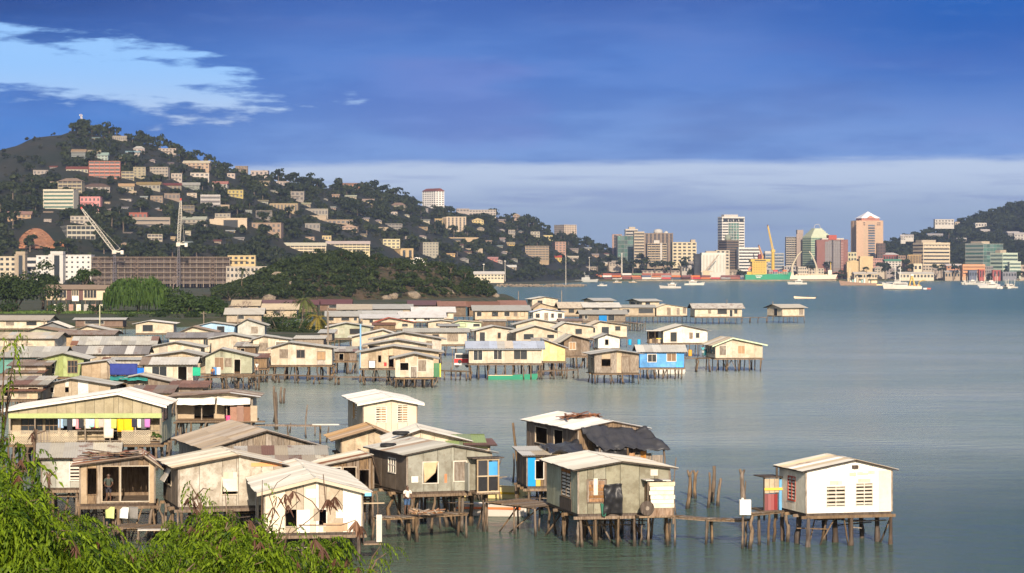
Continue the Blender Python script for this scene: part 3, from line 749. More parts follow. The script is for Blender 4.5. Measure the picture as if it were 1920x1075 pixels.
    if fascia:
        fmt = paint(PAL[fascia], .2)
        if typ == 'gable':
            for (x0, z0, x1, z1) in ((-ov, wh-sl*ov, xk, za), (xk, za, L+ov, whr-srt*ov)):
                obj('fascia_board', MB().prism([(x0,-of-.035,zf+z0-.12), (x1,-of-.035,zf+z1-.12), (x1,-of-.035,zf+z1+.07), (x0,-of-.035,zf+z0+.07)], (0,.03,0)), fmt, root)
        else:
            ubox('fascia_board', fmt, root, -ov, L+ov, -of-.035, -of-.005, zf+wh-sl*of-.12, zf+wh-sl*of+.06)
    if wtrim and lod < 2 and not veranda:
        for x in (0, L): ubox('corner_board', wm if lod else GREYW, root, x-.05, x+.05, -.045, -.03 if False else .0, zf, zf+(wh if x == 0 else whr)-.04)
    # stilts
    if st is None:
        nx, ny = max(3, round(L/(1.3 if lod == 0 else 1.6))), max(2, round(D/2.2)) if lod < 2 else 2
    else: nx, ny = st
    for j in range(ny):
        for i in range(nx):
            x = .15+(L-.3)*i/max(1, nx-1)+U(-.22, .22); y = .12+(D-.3)*j/max(1, ny-1)+U(-.2, .2)
            pole_at('stilt', root, x, y, stz, zf-.25, sr*U(.75, 1.25), DARKW if not extra else None, not extra)
            if lod < 2 and random.random() < (.5 if lod else .85) and (st is None or lod == 0) and stz > -1 and extra: pole_at('stilt', root, x+U(-.45, .45), y+U(-.2, .3), stz, zf-.25, sr*U(.6, 1.0))
    if lod == 0:        # braces, stored boards and odd timber under the floor
        for i in range(7):
            x = U(.2, L-.2); y = U(-.1, D*.6); obj('brace', MB().bar((x, y, -.4), (x+U(-1.1,1.1), y+U(-.4,.8), zf-.3), U(.06,.11)), WOODW, root)
        for i in range(6):
            x = U(0, L*.6); y = U(.2, D*.7); z = zf-U(.4, 1.0); obj('stored_board', MB().bar((x, y, z), (x+U(.8,2.6), y+U(-.5,.5), z+U(-.15,.15)), U(.10,.3), .05), random.choice([DARKW, GREYW, WOOD]), root)
    if lod == 1:
        for i in range(4):
            x = U(.2, L-.2); y = U(-.1, D*.5); obj('brace', MB().bar((x, y, -.4), (x+U(-1.2,1.2), y+U(-.4,.8), zf-.3), U(.09,.14)), WOODW, root)
    return root, fcF, fcL, fcR, (L, D, zf, wh, rise_)
# ================================================================== the water village: far rows first
Hh_ = house
R_ = dict
rusty = [ROOF['rust'], ROOF['brown']]
# (label, xa, xb, ye, yap, yf, options)
rows = [
 # --- far right end
 ('cream stilt house standing alone at the far right end of the long jetty', 1467,1508,577,571,592.5, R_(ang=24, xl=1435, typ='front', depth=9, wall='cream', roof='weather', left='d.45,.68,0,.85', front='b.75,.95,.1,.9', over=1.0)),
 ('pale long stilt house with tall mast, last of the row before the lone jetty house', 1303,1391,578,569.5,594, R_(ang=3, typ='front', depth=11, wall='cream', roof='weather', front='c.05,.16 b.28,.34 o.48,.68,.3,.9 d.74,.80 g.84,.90', over=.9)),
 ('cream stilt house with two tall red-brown shutters, left of the masted long house', 1231,1288,577,571,592, R_(ang=3, typ='gable', xr=.3, depth=9, wall='cream', roof='weather', front='b.35,.46,.1,.95 b.66,.76,.1,.95 b.88,.96,.3,.95')),
 ('beige stilt house wing with louvred veranda, behind the red-shuttered one', 1160,1228,577,572,592, R_(ang=3, typ='front', depth=8, wall='beige', roof='grey', front='g.1,.3 o.55,.95,.3,.9')),
 ('cream flat-topped stilt house, right one of the two facing the open bay', 1204,1236,565,561,577, R_(ang=16, xl=1158, typ='front', depth=14, wall='cream', roof='grey', front='g.2,.45 c.6,.9', left='o.1,.5 o.6,.8', over=1.2, zf=2.5)),
 ('cream flat-topped stilt house, left one of the two facing the open bay', 1118,1150,564,559.5,577, R_(ang=16, xl=1072, typ='front', depth=14, wall='cream', roof='grey', front='g.15,.4 c.6,.9', left='o.1,.5 o.6,.9', over=1.2, zf=2.5)),
 ('cream stilt house with low gable at the far edge right of the wooded headland', 998,1046,561,557,574, R_(ang=10, xl=968, depth=10, wall='cream', roof='pale', front='g.2,.4 c.55,.8', left='b.2,.8,.3,.9', over=.9, zf=2.5)),
 ('wide brown shack with a rusted red roof under the left end of the headland tip', 825,873,574,565.5,592, R_(ang=4, typ='front', depth=10, wall='wood', roof='rust', front='d.3,.4', over=.8, zf=2.2)),
 ('brown plank shack with patchy rusted roof, middle of the three rusty roofs', 880,934,575,566,592, R_(ang=4, typ='front', depth=10, wall='wood', roof='rust', front='d.2,.3 d.6,.7', over=.8, zf=2.2)),
 ('low shack with bright rust roof, rightmost of the rusty roofs by the headland tip', 940,984,572,564,590, R_(ang=6, typ='front', depth=9, wall='wood', roof=ROOF['rust'], front='o.3,.5', over=.8, zf=2.2)),
 ('tan-gabled stilt house with grey roof behind the cream seven-windowed house', 1000,1046,578,569,592, R_(ang=6, xr=.3, depth=9, wall='cream2', roof='brown', front='g.3,.5 g.75,.9', over=.7, zf=2.2)),
 ('low stilt house with tan and rust patched roof left of the blue tarpaulin shack', 1052,1100,577,567,592, R_(ang=6, typ='front', depth=10, wall='beige', roof='tan', front='o.3,.5', over=.9, patches=(.4, rusty), zf=2.2)),
 ('pale grey long roofed house behind the tan patched roof, facing the bay', 1098,1160,576,568,592, R_(ang=6, typ='front', depth=10, wall='grey', roof='pale', front='o.2,.4 g.6,.8', over=.9, zf=2.2)),
 ('cream seven-windowed stilt house with wide grey roof in front of the rusty roofs', 891,990,582,573,599.5, R_(ang=4, typ='front', depth=10, wall='cream2', roof='grey', front='g.03,.12 g.32,.43 g.55,.65 b.73,.8 c.86,.93', over=.9, st=(14,2))),
 ('small white stilt house with pale blue-grey roof, right of the seven-windowed house', 1000,1058,585,580,602, R_(ang=3, xr=.32, depth=8, wall='white', roof='blueish', front='g.08,.2 D.35,.48,0,.9 g.58,.66 g.8,.92', over=.7)),
 ('grey plank stilt house with a bright blue tarpaulin on its right wall', 1092,1172,589,582,603, R_(ang=4, typ='front', depth=9, wall='greywood', roof='grey', front='g.05,.12 o.6,.75,.1,.9', over=.9)),
 # --- back row left of the headland foot
 ('long cream house with six windows and a wide tan roof under the palm trees', 636,700,580,571,590, R_(ang=3, typ='front', depth=11, wall='cream', roof='tan', front='g.1,.2 g.32,.42 g.5,.56 g.68,.8', over=.9, zf=2.4)),
 ('low grey-roofed house right of the six-windowed tan-roofed house', 704,770,579,571,590, R_(ang=3, typ='front', depth=11, wall='beige', roof='grey', front='o.5,.7', over=.9, zf=2.4)),
 ('dark maroon-roofed house at the foot of the headland, right one of the maroon roofs', 768,822,572,564,584, R_(ang=3, typ='front', depth=11, wall='brown', roof='maroon', front='o.3,.6', over=.8, zf=2.6)),
 ('dark maroon long roof house right of the tall coconut palm', 600,656,570.5,562,582, R_(ang=2, typ='front', depth=11, wall='brown', roof='maroon', front='o.3,.6', over=.8, zf=2.6)),
 ('dark maroon roof house immediately behind the tall coconut palm', 548,594,571,563,583, R_(ang=2, typ='front', depth=11, wall='brown', roof='maroon', front='o.3,.6', over=.8, zf=2.6)),
 ('dark maroon roof house left of the tall coconut palm', 488,543,572,563,584, R_(ang=2, typ='front', depth=11, wall='brown', roof='maroon', front='o.2,.6', over=.8, zf=2.6)),
 ('tan-roofed house leftmost in the back row, behind the bare grey trees', 437,484,573,563,586, R_(ang=2, typ='front', depth=11, wall='cream2', roof='tan', front='o.3,.6', over=.8, zf=2.6)),
 ('wide tan-roofed house behind the bare grey trees, in front of the maroon roofs', 494,556,580,570,594, R_(ang=2, typ='front', depth=10, wall='beige', roof='tan', front='g.3,.5', over=.8, zf=2.4)),
 ('long weathered roof house among the bare trees right of the weeping tree', 425,490,589,578,604, R_(ang=2, typ='front', depth=10, wall='beige', roof='weather', front='g.3,.5', over=.8, zf=2.4)),
 ('white-roofed pale house with a dark window strip, left of the brown rusty shacks', 776,850,585,576,598, R_(ang=4, typ='front', depth=9, wall='cream', roof='white', front='g.05,.35 g.7,.85', over=.8)),
 ('bright white-roofed stilt house with two narrow window pairs in the middle of the village', 752,832,595,585,603, R_(ang=4, typ='front', depth=9, wall='white', roof='white', front='g.1,.16 g.3,.35 g.55,.6 g.62,.67', over=.8)),
 ('grey-roofed cream house at the left edge of the dense middle cluster, beside the yellow palm', 614,672,593,584,606, R_(ang=3, typ='front', depth=9, wall='cream2', roof='grey', front='g.05,.2 o.45,.7 g.85,.95', over=.8)),
 ('cream house with a flat white roof strip left of the bright white-roofed house', 680,744,597,590,610, R_(ang=3, typ='front', depth=9, wall='cream', roof='white', front='g.2,.3', over=.8)),
 ('small long dark grey roofed house behind the white roof strip', 676,750,590,583,602, R_(ang=3, typ='front', depth=9, wall='beige', roof='grey', front='', over=.8)),
 ('cream gabled house with a red-edged roof in the middle of the village', 705,775,605,597,617, R_(ang=4, xr=.35, depth=9, wall='cream', roof='red', front='o.15,.4 g.7,.85', over=.8)),
 ('grey gabled stilt house with a green curtain in its window, tall post at its left', 618,694,613,606,634, R_(ang=4, xr=.4, depth=9, wall='greygreen', roof='grey', front='b.1,.2 c.22,.35 g.5,.75', over=.9)),
 ('cream house with a small dark window left of the mint green house', 803,852,604,601,616, R_(ang=3, xr=.5, depth=8, wall='cream', roof='grey', front='g.3,.45 b.6,.8', over=.7)),
 ('mint green stilt house with an orange roof edge in the middle of the village', 853,902,605,602,617, R_(ang=3, xr=.2, depth=8, wall='mint', roof='tan', front='c.15,.4 o.7,.95', over=.6)),
 ('long cream stilt house with a grey eave-front roof and boarded windows', 761,875,623,616,646, R_(ang=2, typ='front', depth=6, wall='cream', roof='grey', front='g.12,.24 g.44,.54 b.68,.86,.25,.9', over=.6, zf=2.2)),
 ('pale gabled stilt house with dark door beside the long cream eave-front house', 893,974,620,612,642, R_(ang=3, xr=.4, depth=9, wall='cream', roof='grey', front='d.08,.2,.1,.85 o.5,.56', over=.8)),
 ('cream gabled stilt house with a shadowy left veranda and wide dark window', 968,1045,622,611.5,645, R_(ang=4, xl=938, xr=.45, depth=9, wall='cream', roof='grey', front='g.18,.42 g.75,.92,.45,.75', left='o.1,.4,.2,.9 d.6,.8', over=.9)),
 ('low-roofed cream house half hidden behind the cream gabled pair', 968,1056,608,599,620, R_(ang=3, xr=.4, depth=9, wall='cream', roof='grey', front='', over=.9)),
 ('cream gabled house with one square window, third from the right in its row', 1046,1112,613,605.5,634, R_(ang=3, xr=.2, depth=10, wall='cream', roof='pale', front='g.5,.68', over=.8)),
 ('tall cream stilt house with a double window in the last row before the scaffold jetty', 1108,1175,610,603,632, R_(ang=4, xr=.25, depth=9, wall='cream', roof='tan', front='g.02,.12 g.3,.5,.2,.85 g.68,.82,.55,.9', over=.8)),
 ('white fibro shack with a narrow dark window in front of the tall double-window house', 1122,1161,633,627,653, R_(ang=5, xl=1088, xr=.4, depth=6, wall='white', roof='grey', front='o.32,.48,.3,.8', left='o.2,.4', over=.7)),
 ('brown plank house with a teal curtain behind the yellow wall', 1058,1105,638,629,667, R_(ang=6, xl=1020, xr=.0001+.3, depth=8, wall='wood', roof='weather', front='c.2,.45,.4,.85', over=.8)),
 ('white stilt house with an open kitchen porch at the outer village edge', 1244,1326,620,610,643, R_(ang=4, xl=1236, xr=.42, depth=9, wall='white', roof='pale', front='g.16,.3,.1,.85 b.6,.66 o.74,.82,.4,.8', over=.7, zf=2.6, st=(6,3))),
 # --- second rows, middle
 ('cream low-gabled stilt house with small teal shutters, right of the tall blue mast', 700,827,636,624,660, R_(ang=2, xr=.45, depth=8, wall='cream', roof='grey', front='b.79,.86,.25,.8', over=.9, patches=(.1,rusty))),
 ('cream house with sagging white and grey roof above the low-gabled stilt house', 660,757,632,619,650, R_(ang=3, xr=.6, depth=8, wall='cream', roof='pale', front='o.45,.55', over=.8)),
 ('narrow long shack with dark left opening between two cream gabled houses', 690,800,647,638,668, R_(ang=2, xr=.5, depth=7, wall='cream', roof='grey', front='o.02,.2,.2,.9 b.4,.5', over=.9, patches=(.2,rusty))),
 ('tall-walled beige corrugated house behind the red bucket house', 677,822,661,650,690, R_(ang=2, xr=.42, depth=8, wall='cream2', roof='grey', front='b.1,.19,0,.45 o.22,.26 d.36,.42', over=.8)),
 ('grey-teal fibro house with a boarded orange window beside the dark bushes', 446,496,609,599,629, R_(ang=3, xr=.35, depth=9, wall='tinwall', roof='grey', front='b.5,.75,.2,.8', left='', over=.9)),
 ('pale blue house front with a red end panel and dark doorway', 372,443,611,605,628, R_(ang=3, xr=.35, depth=8, wall='sky', roof='grey', front='d.5,.68,.1,.9', over=.7)),
 ('cream gabled house with white roof half and wide dark window at the tree line', 255,325,607,602,625, R_(ang=3, xr=.35, depth=9, wall='cream', roof='white', front='g.18,.45,.2,.85', over=.8)),
 ('cream gable with brown-grey roof between the tree line and the blue house front', 340,402,622,613,640, R_(ang=3, xr=.35, depth=8, wall='cream', roof='brown', front='', over=.9)),
 ('cream eave-front house with two small black windows and dark shingle roof', 318,430,633,624.5,660, R_(ang=2, typ='front', depth=7, wall='cream', roof='dark', front='g.1,.25,.45,.75 g.57,.64,.35,.85', over=.7)),
 ('cream gabled house with blue-grey corner, right of the shingle roof house', 397,474,635,628,664, R_(ang=3, xr=.52, depth=8, wall='cream', roof='grey', front='g.72,.9,.5,.8 D.4,.48,0,.05', left='', over=.7)),
 ('cream house with boarded tan window squeezed beside the three-window house', 475,540,637,631,667, R_(ang=3, xr=.3, depth=8, wall='cream', roof='grey', front='b.18,.42,.3,.8 b.65,.95,.4,.85', over=.6)),
 ('low cream gable with a thin washing line, behind the long flat pale roof', 283,376,651,642.5,668, R_(ang=2, xr=.5, depth=8, wall='cream', roof='grey', front='', over=.8)),
 ('broad low gabled house with grey roof directly above the long flat pale roof', 279,386,669,660,700, R_(ang=2, xr=.6, depth=8, wall='cream2', roof='grey', front='', over=.8)),
 ('cream house with long plain dark grey eave-front roof and small window row', 140,270,663,650,682, R_(ang=2, typ='front', depth=7, wall='cream', roof='dark', front='g.45,.58,.2,.5 b.72,.84,.2,.5', over=.7)),
 ('grey shed house with a long rust-streaked roof and open dark front', 142,286,645,632,662, R_(ang=2, typ='front', depth=7, wall='greywood', roof='grey', front='o.05,.22,.1,.8 o.5,.7,.1,.8', over=.8, patches=(.2,[ROOF['rust']]))),
 ('cream gabled house with dark right annex, left of the white half-roof house', 138,212,621,611,640, R_(ang=3, xr=.35, depth=8, wall='cream', roof='grey', front='g.55,.75', over=.9)),
 ('small shack with a pale flat roof at the green slope', 142,230,600,596.5,612, R_(ang=2, typ='front', depth=8, wall='brown', roof='pale', front='o.2,.6', over=.8)),
 ('slate-dark gabled house at the foot of the green slope', 74,124,613,604,630, R_(ang=3, xr=.5, depth=8, wall='slate', roof='weather', front='', over=.9)),
 ('cream house with long tan roof at the far left edge of the village', -8,88,600,592,616, R_(ang=-4, typ='front', depth=8, wall='cream', roof='tan', front='b.2,.36 o.6,.8', over=.9)),
 ('brown-roofed shanty with green gable strip, right of the long tan roof', 50,118,622,615,640, R_(ang=-2, xr=.3, depth=8, wall='greygreen', roof='brown', front='o.2,.4', over=.9)),
 ('long brown-roofed house on timber posts above the cream left-edge house', 112,208,627,620,650, R_(ang=-3, typ='front', depth=7, wall='tan', roof='brown', front='o.4,.5 b.7,.85', over=.8)),
 ('wide cream house with sloping tan roof at the left edge', -6,102,634,624,655, R_(ang=-5, typ='front', depth=8, wall='cream', roof='tan', front='b.2,.26', over=.8)),
 ('long low slate-grey roofed house at the left edge behind the green house', -10,110,668,651,700, R_(ang=0, typ='front', depth=8, wall='teal', roof='grey', front='', over=.8)),
 # --- front rows, middle and left
 ('driftwood-grey patchwork stilt house, leftmost of the front pair beside the blue house', 1115,1197,664,658,699, R_(ang=6, xl=1079, xr=.5, depth=7, wall='greywood', roof='grey', front='o.16,.36,.35,.72 D.62,.8,.0,.85', left='b.1,.3 d.5,.7 b.78,.95', over=.75, zf=1.6, sr=.10, wpatch=(.3,[paint(PAL['beige'],.6), paint(PAL['cream2'],.6)]))),
 ('bright blue stilt house with an orange plank window', 1200,1282,660,648,689, R_(ang=2, typ='front', depth=7, wall='blue', roof='pale', front='g.18,.37,.36,.83 c.62,.82,.40,.88', over=.5, zf=1.75, st=(7,3), noleft=False)),
 ('cream stilt house with a glazed left corner, outermost of the middle group', 1342,1429,646,634,671, R_(ang=9, xl=1324, xr=.35, depth=7, wall='cream', roof='tan', front='D.08,.22,.2,.9 c.48,.62,.3,.88', left='g.1,.45,.3,.85 g.5,.95,.3,.85', over=.7, zf=2.15, fascia='mint', sr=.10)),
 ('long cream stilt house with three dark louvred windows above the green canoe', 880,1015,653,641,681, R_(ang=2, typ='front', depth=7, wall='cream', roof='blueish', front='g.06,.18,.2,.85 g.34,.45,.25,.9 g.62,.8,.25,.9', over=.55, zf=2.4, sr=.12, fascia='slate', st=(9,3))),
 ('yellow end-house with a white-blue slanting roof joined to the long cream house', 1016,1059,652,637,677, R_(ang=2, xr=.05, depth=7, wall='yellow', roof='white', front='', over=.6, zf=2.3, wpatch=(.25,[paint(PAL['white'],.4)]))),
 ('cream stilt house with an open black window and a green corrugated corner sheet', 742,812,672,664,707, R_(ang=2, xr=.5, depth=7, wall='cream', roof='grey', front='o.12,.34,.36,.75 D.4,.56,.0,.55 b.6,.82,.3,.9', over=.8, zf=1.5, sr=.13, st=(5,3), wpatch=(.12,[paint(PAL['tan'],.6)]))),
 ('cream three-window stilt house with streaked boards standing over open water', 509,622,653,643,684, R_(ang=2, xr=.3, depth=7, wall='cream', roof='grey', front='b.14,.27,.42,.9 g.42,.55,.42,.88 c.76,.89,.3,.78', over=.7, zf=2.35, sr=.13, st=(6,3), fm=GREYW)),
 ('small green-curtained stilt house with white railed veranda', 386,472,668,655,700, R_(ang=3, xr=.32, depth=6, wall='greygreen', roof='grey', front='c.2,.38,.2,.9 d.62,.75,.0,.8 b.42,.55,.4,.85', over=.7, zf=2.2, sr=.11, patches=(.15,rusty))),
 ('cream house with a long flat pale roof, green louvre and dark doorway', 271,361,683,671,716, R_(ang=1, typ='front', depth=6, wall='cream', roof='pale', front='g.16,.46,.30,.85 d.70,.88,.02,.85', over=.6, zf=2.2)),
 ('olive green batten-board house with two dark double windows', 81,156,672,663,706, R_(ang=2, xr=.5, depth=7, wall='green', roof='grey', front='m.1,.28,.15,.8 m.62,.85,.2,.85', over=.8, zf=2.2, pw=.6)),
 ('brown shack draped with a dark blue tarpaulin', 154,206,683,677,710, R_(ang=2, xr=.9, depth=6, wall='tan', roof='pale', front='', over=.6, zf=2.1, wpatch=(.5,[paint(PAL['beige'],.8), GREYW]))),
 ('shanty under a crumpled teal tarpaulin with a black window', 205,318,716,704,738, R_(ang=1, xr=.5, depth=6, wall='greywood', roof='weather', front='o.18,.28,.3,.8 d.5,.58', over=.6, zf=2.0)),
 ('patched shanty with low grey gable and hung cloths, above the long white-roofed house', 86,206,722,711,744, R_(ang=1, xr=.4, depth=6, wall='beige', roof='grey', front='o.05,.12 o.3,.36', over=.7, zf=2.0, wpatch=(.45,[paint(PAL['white'],.6), paint(PAL['grey'],.6), paint(PAL['cream2'],.8)]))),
 ('junk-roofed lean-to at the left edge beside the patched shanty', -10,80,722,708,748, R_(ang=0, typ='shed', depth=6, wall='greywood', roof='weather', front='o.2,.5,.2,.8 o.7,.9,.3,.8', over=.6, zf=2.0, patches=(.4,rusty))),
 ('shabby low lean-to with a striped brown wall in front of the green house', 22,86,686,677,712, R_(ang=1, typ='shed', depth=5, wall='brown', roof='brown', front='b.4,.75,.2,.8', over=.6, zf=2.0, wpatch=(.4,[paint(PAL['grey'],.7), paint(PAL['beige'],.7)]))),
]
for lab, xa, xb, ye, yap, yf, o in rows: house(lab, xa, xb, ye, yap, yf, **o)
# ---- smaller shacks and lean-tos wedged between the houses
fillers = [
 ('narrow brown lean-to wedged left of the cream boarded house', 445,478,650,645,668,'shed','wood','weather'),('low plank shed behind the three-window house', 552,606,636,631,650,'shed','greywood','weather'),
 ('low tan shed left of the olive green house', 10,78,700,694,712,'shed','beige','brown'),('small grey shed above the blue tarpaulin shack', 196,262,676,671,684,'front','grey','grey'),
 ('small rusty lean-to behind the white awning house', 322,380,727,722,742,'shed','wood','rust'),('low scrap shed left of the white awnings, behind the long house', 250,318,738,733,748,'shed','tan','brown'),
 ('little brown shed in front of the slate-dark gable', 70,116,636,632,646,'shed','brown','rust'),('small cream lean-to at the right of the slate-dark gable', 118,146,622,618,634,'shed','cream2','tan'),
 ('small pale lean-to on the right end of the dark shingle house', 428,450,640,635,660,'shed','white','grey'),('narrow grey shack between the mint house and the brown landing', 826,858,612,608,620,'shed','greywood','grey'),
 ('low brown shed below the seven-windowed house', 902,948,603,599,612,'shed','wood','weather'),('small brown kitchen hut behind the tall double-window house', 1050,1090,602,597,614,'front','greywood','brown'),
 ('tan lean-to on the left of the yellow end-house', 1002,1022,640,634,655,'shed','tan','tan'),('small scrap hut under the red-edged roof', 700,740,610,606,618,'shed','wood','rust'),
 ('low grey hut left of the green-curtained window house', 600,622,625,620,638,'shed','greywood','grey'),('brown hut at the water edge of the plank yard', 628,668,660,655,676,'shed','wood','weather'),
 ('low scrap hut between the green-curtained house and the awnings', 476,500,672,668,690,'shed','wood','rust'),('small cream hut with a rusty roof at the left edge above the long house', 20,70,735,730,748,'shed','cream2','rust')]
for lab, xa, xb, ye, yap, yf, ty, wl, rf in fillers:
    house(lab, xa, xb, ye, yap, yf, ang=U(-2,5), typ=ty, wall=wl, roof=rf, front=random.choice(['o.3,.5', 'd.2,.4', 'b.3,.6', '']), depth=U(3.5,6), over=U(.3,.6), rise=U(.25,.5), patches=(.2,[ROOF['rust'], ROOF['brown']]), group='lean-tos of the water village')
# ================================================================== nearest houses and what stands round them
def Wp(root, p): return Matrix.Translation(root.location) @ Matrix.Rotation(root.rotation_euler.z, 4, 'Z') @ Vector(p)
def cloth_grid(c, nx=8, ny=6, sag=0.0, wob=.05, seed=0):
    """c: four corners a(top-left) b(top-right) c(bottom-right) d(bottom-left)"""
    a, b, c_, d = [Vector(p) for p in c]; nn = (b-a).cross(d-a).normalized(); mb = MB()
    for j in range(ny+1):
        for i in range(nx+1):
            u, v = i/nx, j/ny; p = a*(1-u)*(1-v)+b*u*(1-v)+c_*u*v+d*(1-u)*v
            q = p*.75+Vector((seed, 0, seed*1.7)); w = noise.noise(q)*wob+noise.noise(q*2.3)*wob*.7+noise.noise(q*5)*wob*.35
            p = p+nn*w+Vector((0,0,-sag*math.sin(u*math.pi)*(1-abs(v-.5))))
            mb.v.append(tuple(p))
    for j in range(ny):
        for i in range(nx):
            k = j*(nx+1)+i; mb.f.append((k, k+1, k+nx+2, k+nx+1))
    return mb
def drape(name, label, cat, corners, mat, nx=8, ny=6, sag=0.0, wob=.05, group=None, seed=None):
    seed = random.random()*50 if seed is None else seed; c = [Vector(p) for p in corners]; ctr = sum(c, Vector())/4
    mb = cloth_grid([p-ctr for p in c], nx, ny, sag, wob, seed); m = mb.mesh(name, True); o = obj(name, m, mat, None, loc=ctr)
    md = o.modifiers.new('thickness', 'SOLIDIFY'); md.thickness = .012
    return tag(o, label, cat, group)
def walkway(label, pts, width=.9, near=True, polestep=1.5, name='walkway', rail=False, cat='walkway', ph=.0, sr=.07, bits=.35):
    """pts: list of world points (deck level)"""
    pts = [Vector(p) for p in pts]; root = thing(name, label, cat, (pts[0].x, pts[0].y, 0), 0); o0 = Vector((pts[0].x, pts[0].y, 0))
    loose = MB()
    for p, q in zip(pts[:-1], pts[1:]):
        d = q-p; L = d.length; u = d/L; s = Vector((-u.y, u.x, 0)).normalized(); w = width/2
        for sg in (-1, 1): obj('bearer', MB().bar(p+s*sg*w*.8-o0+Vector((0,0,-.10)), q+s*sg*w*.8-o0+Vector((0,0,-.10)), .09), WOOD, root)
        step = .30 if near else .9; n = max(2, int(L/step))
        for i in range(n):
            c = p+u*(L*(i+.5)/n)-o0; hw = L/n*.5*U(.78, .97); e = w*U(.85, 1.18); sk = U(-.06, .06)
            b = [c-u*(hw+sk)-s*e, c+u*(hw-sk)-s*e, c+u*(hw+sk)+s*e, c-u*(hw-sk)+s*e]; z = U(0, .03)
            obj('plank', MB().hexa([v+Vector((0,0,-.045+z))-c for v in b], [v+Vector((0,0,z))-c for v in b]), random.choice([GREYW, WOOD, WOOD]), root, loc=c)
        m = max(2, int(L/polestep)+1)
        for i in range(m):
            c = p+u*(L*i/(m-1))-o0
            for sg in (-1, 1): pole_at('pole', root, c.x+s.x*sg*w*U(.6,1.1), c.y+s.y*sg*w*U(.6,1.1), -.7, c.z+U(-.12, .0)+(U(.2,.7) if random.random() < bits*.4 else 0), sr*U(.7, 1.25))
            if random.random() < bits: obj('brace', MB().bar(c+s*w+Vector((0,0,-.2)), c+u*U(-1,1)*.9-s*w*.6+Vector((0,0,-c.z-.2)), .07), WOODW, root)
    return root
def crook(label, px, pbase, ptop, r=.10, group=None, lean=0.0, fork=False, name='mooring_pole', zb=0.0):
    b = P(px, pbase, zb); h = (pbase-ptop)*b.y/F; root = thing(name, label, 'pole', b, 0, group)
    rr = random.Random(int(px*7+ptop)); pts = []; ph = rr.uniform(0, 6)
    for k in range(8):
        s = k/7; pts.append((math.sin(s*4+ph)*.10*h*.35+lean*s*h, math.cos(s*3+ph)*.08, -.7+(h+.7)*s))
    mb = MB().tube(pts, [r*(1.15-.4*i/7)*rr.uniform(.85, 1.15) for i in range(8)], 7)
    obj('shaft', mb.mesh('shaft', True), WOODW, root)
    if fork:
        t_ = Vector(pts[-1]); obj('fork', MB().tube([t_-Vector((0,0,.3)), t_+Vector((-.15,0,.15))], [r*.7, r*.5], 6).tube([t_-Vector((0,0,.3)), t_+Vector((.16,0,.12))], [r*.6, r*.4], 6).mesh('fork', True), WOODW, root)
    return root
WPATCH = [paint(PAL['white'],.5), paint(PAL['cream2'],.6), paint(PAL['beige'],.6)]
NG = 'large stilt houses in the foreground'
# ---- white house alone on the right
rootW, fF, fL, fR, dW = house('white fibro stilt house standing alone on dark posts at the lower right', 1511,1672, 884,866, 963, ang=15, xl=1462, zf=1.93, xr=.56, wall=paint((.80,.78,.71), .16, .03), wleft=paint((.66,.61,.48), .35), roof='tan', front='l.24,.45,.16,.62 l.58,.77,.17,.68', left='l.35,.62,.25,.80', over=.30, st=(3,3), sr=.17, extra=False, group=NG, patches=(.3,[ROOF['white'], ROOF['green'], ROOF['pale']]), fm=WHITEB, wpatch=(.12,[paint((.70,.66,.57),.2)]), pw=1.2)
L_, D_, zf_, wh_, ri_ = dW
REDF = paint((.42,.07,.04), .3)
for ch in rootW.children:
    if ch.name.startswith('window_frame') and abs(ch.location.x) < .1:
        ch.material_slots[0].link = 'OBJECT'; ch.material_slots[0].material = REDF; ch['label'] = 'red framed louvre window'
FILL = paint((.52,.46,.36), .4)
for a0, a1, h0, h1 in ((.50,.58,.86,.95), (.59,.66,.88,.96), (.66,.72,.88,.94), (.72,.80,.90,.98), (.60,.75,.70,.80), (.27,.42,.66,.76)): fF.box('filler_patch', FILL, rootW, a0*L_, a1*L_, h0*wh_, h1*wh_, .04, .046)
fF.box('wall_sheet', paint((.58,.53,.43), .3), rootW, .84*L_, .985*L_, .02*wh_, .99*wh_, .04, .055)
fF.box('gable_block', DARKW, rootW, .53*L_, .60*L_, wh_+.10, wh_+.30, .03, .16)
# side platform with coloured boards
r = thing('side_stall', 'small landing stall of maroon and cream boards with a yellow rail beside the white house', 'stall', rootW.location, rootW.rotation_euler.z)
yb_ = D_-.4
ubox('deck', WOOD, r, -1.15, -.05, yb_-.1, yb_+2.2, 1.68, 1.78)
for i in range(4): ubox('corrugated_sheet', tin((.22,.05,.05), .2), r, -1.1+i*.20, -1.1+i*.20+.19, yb_-.04-.01*(i%2), yb_-.01, 1.78, 2.75)
for i in range(3): ubox('wall_board', paint(PAL['beige'],.6), r, -1.1+i*.30, -1.1+i*.30+.28, yb_-.04-.01*(i%2), yb_-.01, 2.80+.02*i, 3.65)
ubox('rail', plain((.75,.45,.03)), r, -1.14, -.02, yb_-.12, yb_-.065, 2.98, 3.12); ubox('wall_board', paint((.10,.32,.55),.3), r, -.20, -.04, yb_-.05, yb_-.02, 1.8, 3.6)
for x in (-1.1, -.32): ubox('post', DARKW, r, x-.05, x+.05, yb_, yb_+.1, 1.2, 4.35 if x > -1 else 3.7)
ubox('roof_board', DARKW, r, -1.2, -.02, yb_-.2, yb_+1.6, 3.72, 3.78)
tag(obj('water_drum', MB().box(-.32,.32,-.25,.25,0,.85).box(-.2,-.1,-.08,.08,.85,.95), paint((.80,.76,.66),.4), None, loc=P(1397,965,1.95)), 'white plastic box hung on the end of the walkway by the white house', 'container')
walkway('short bare pole jetty from the white box to the white house', [P(1402,963,2.0), P(1462,957,1.85)], .7, sr=.12, polestep=1.6)
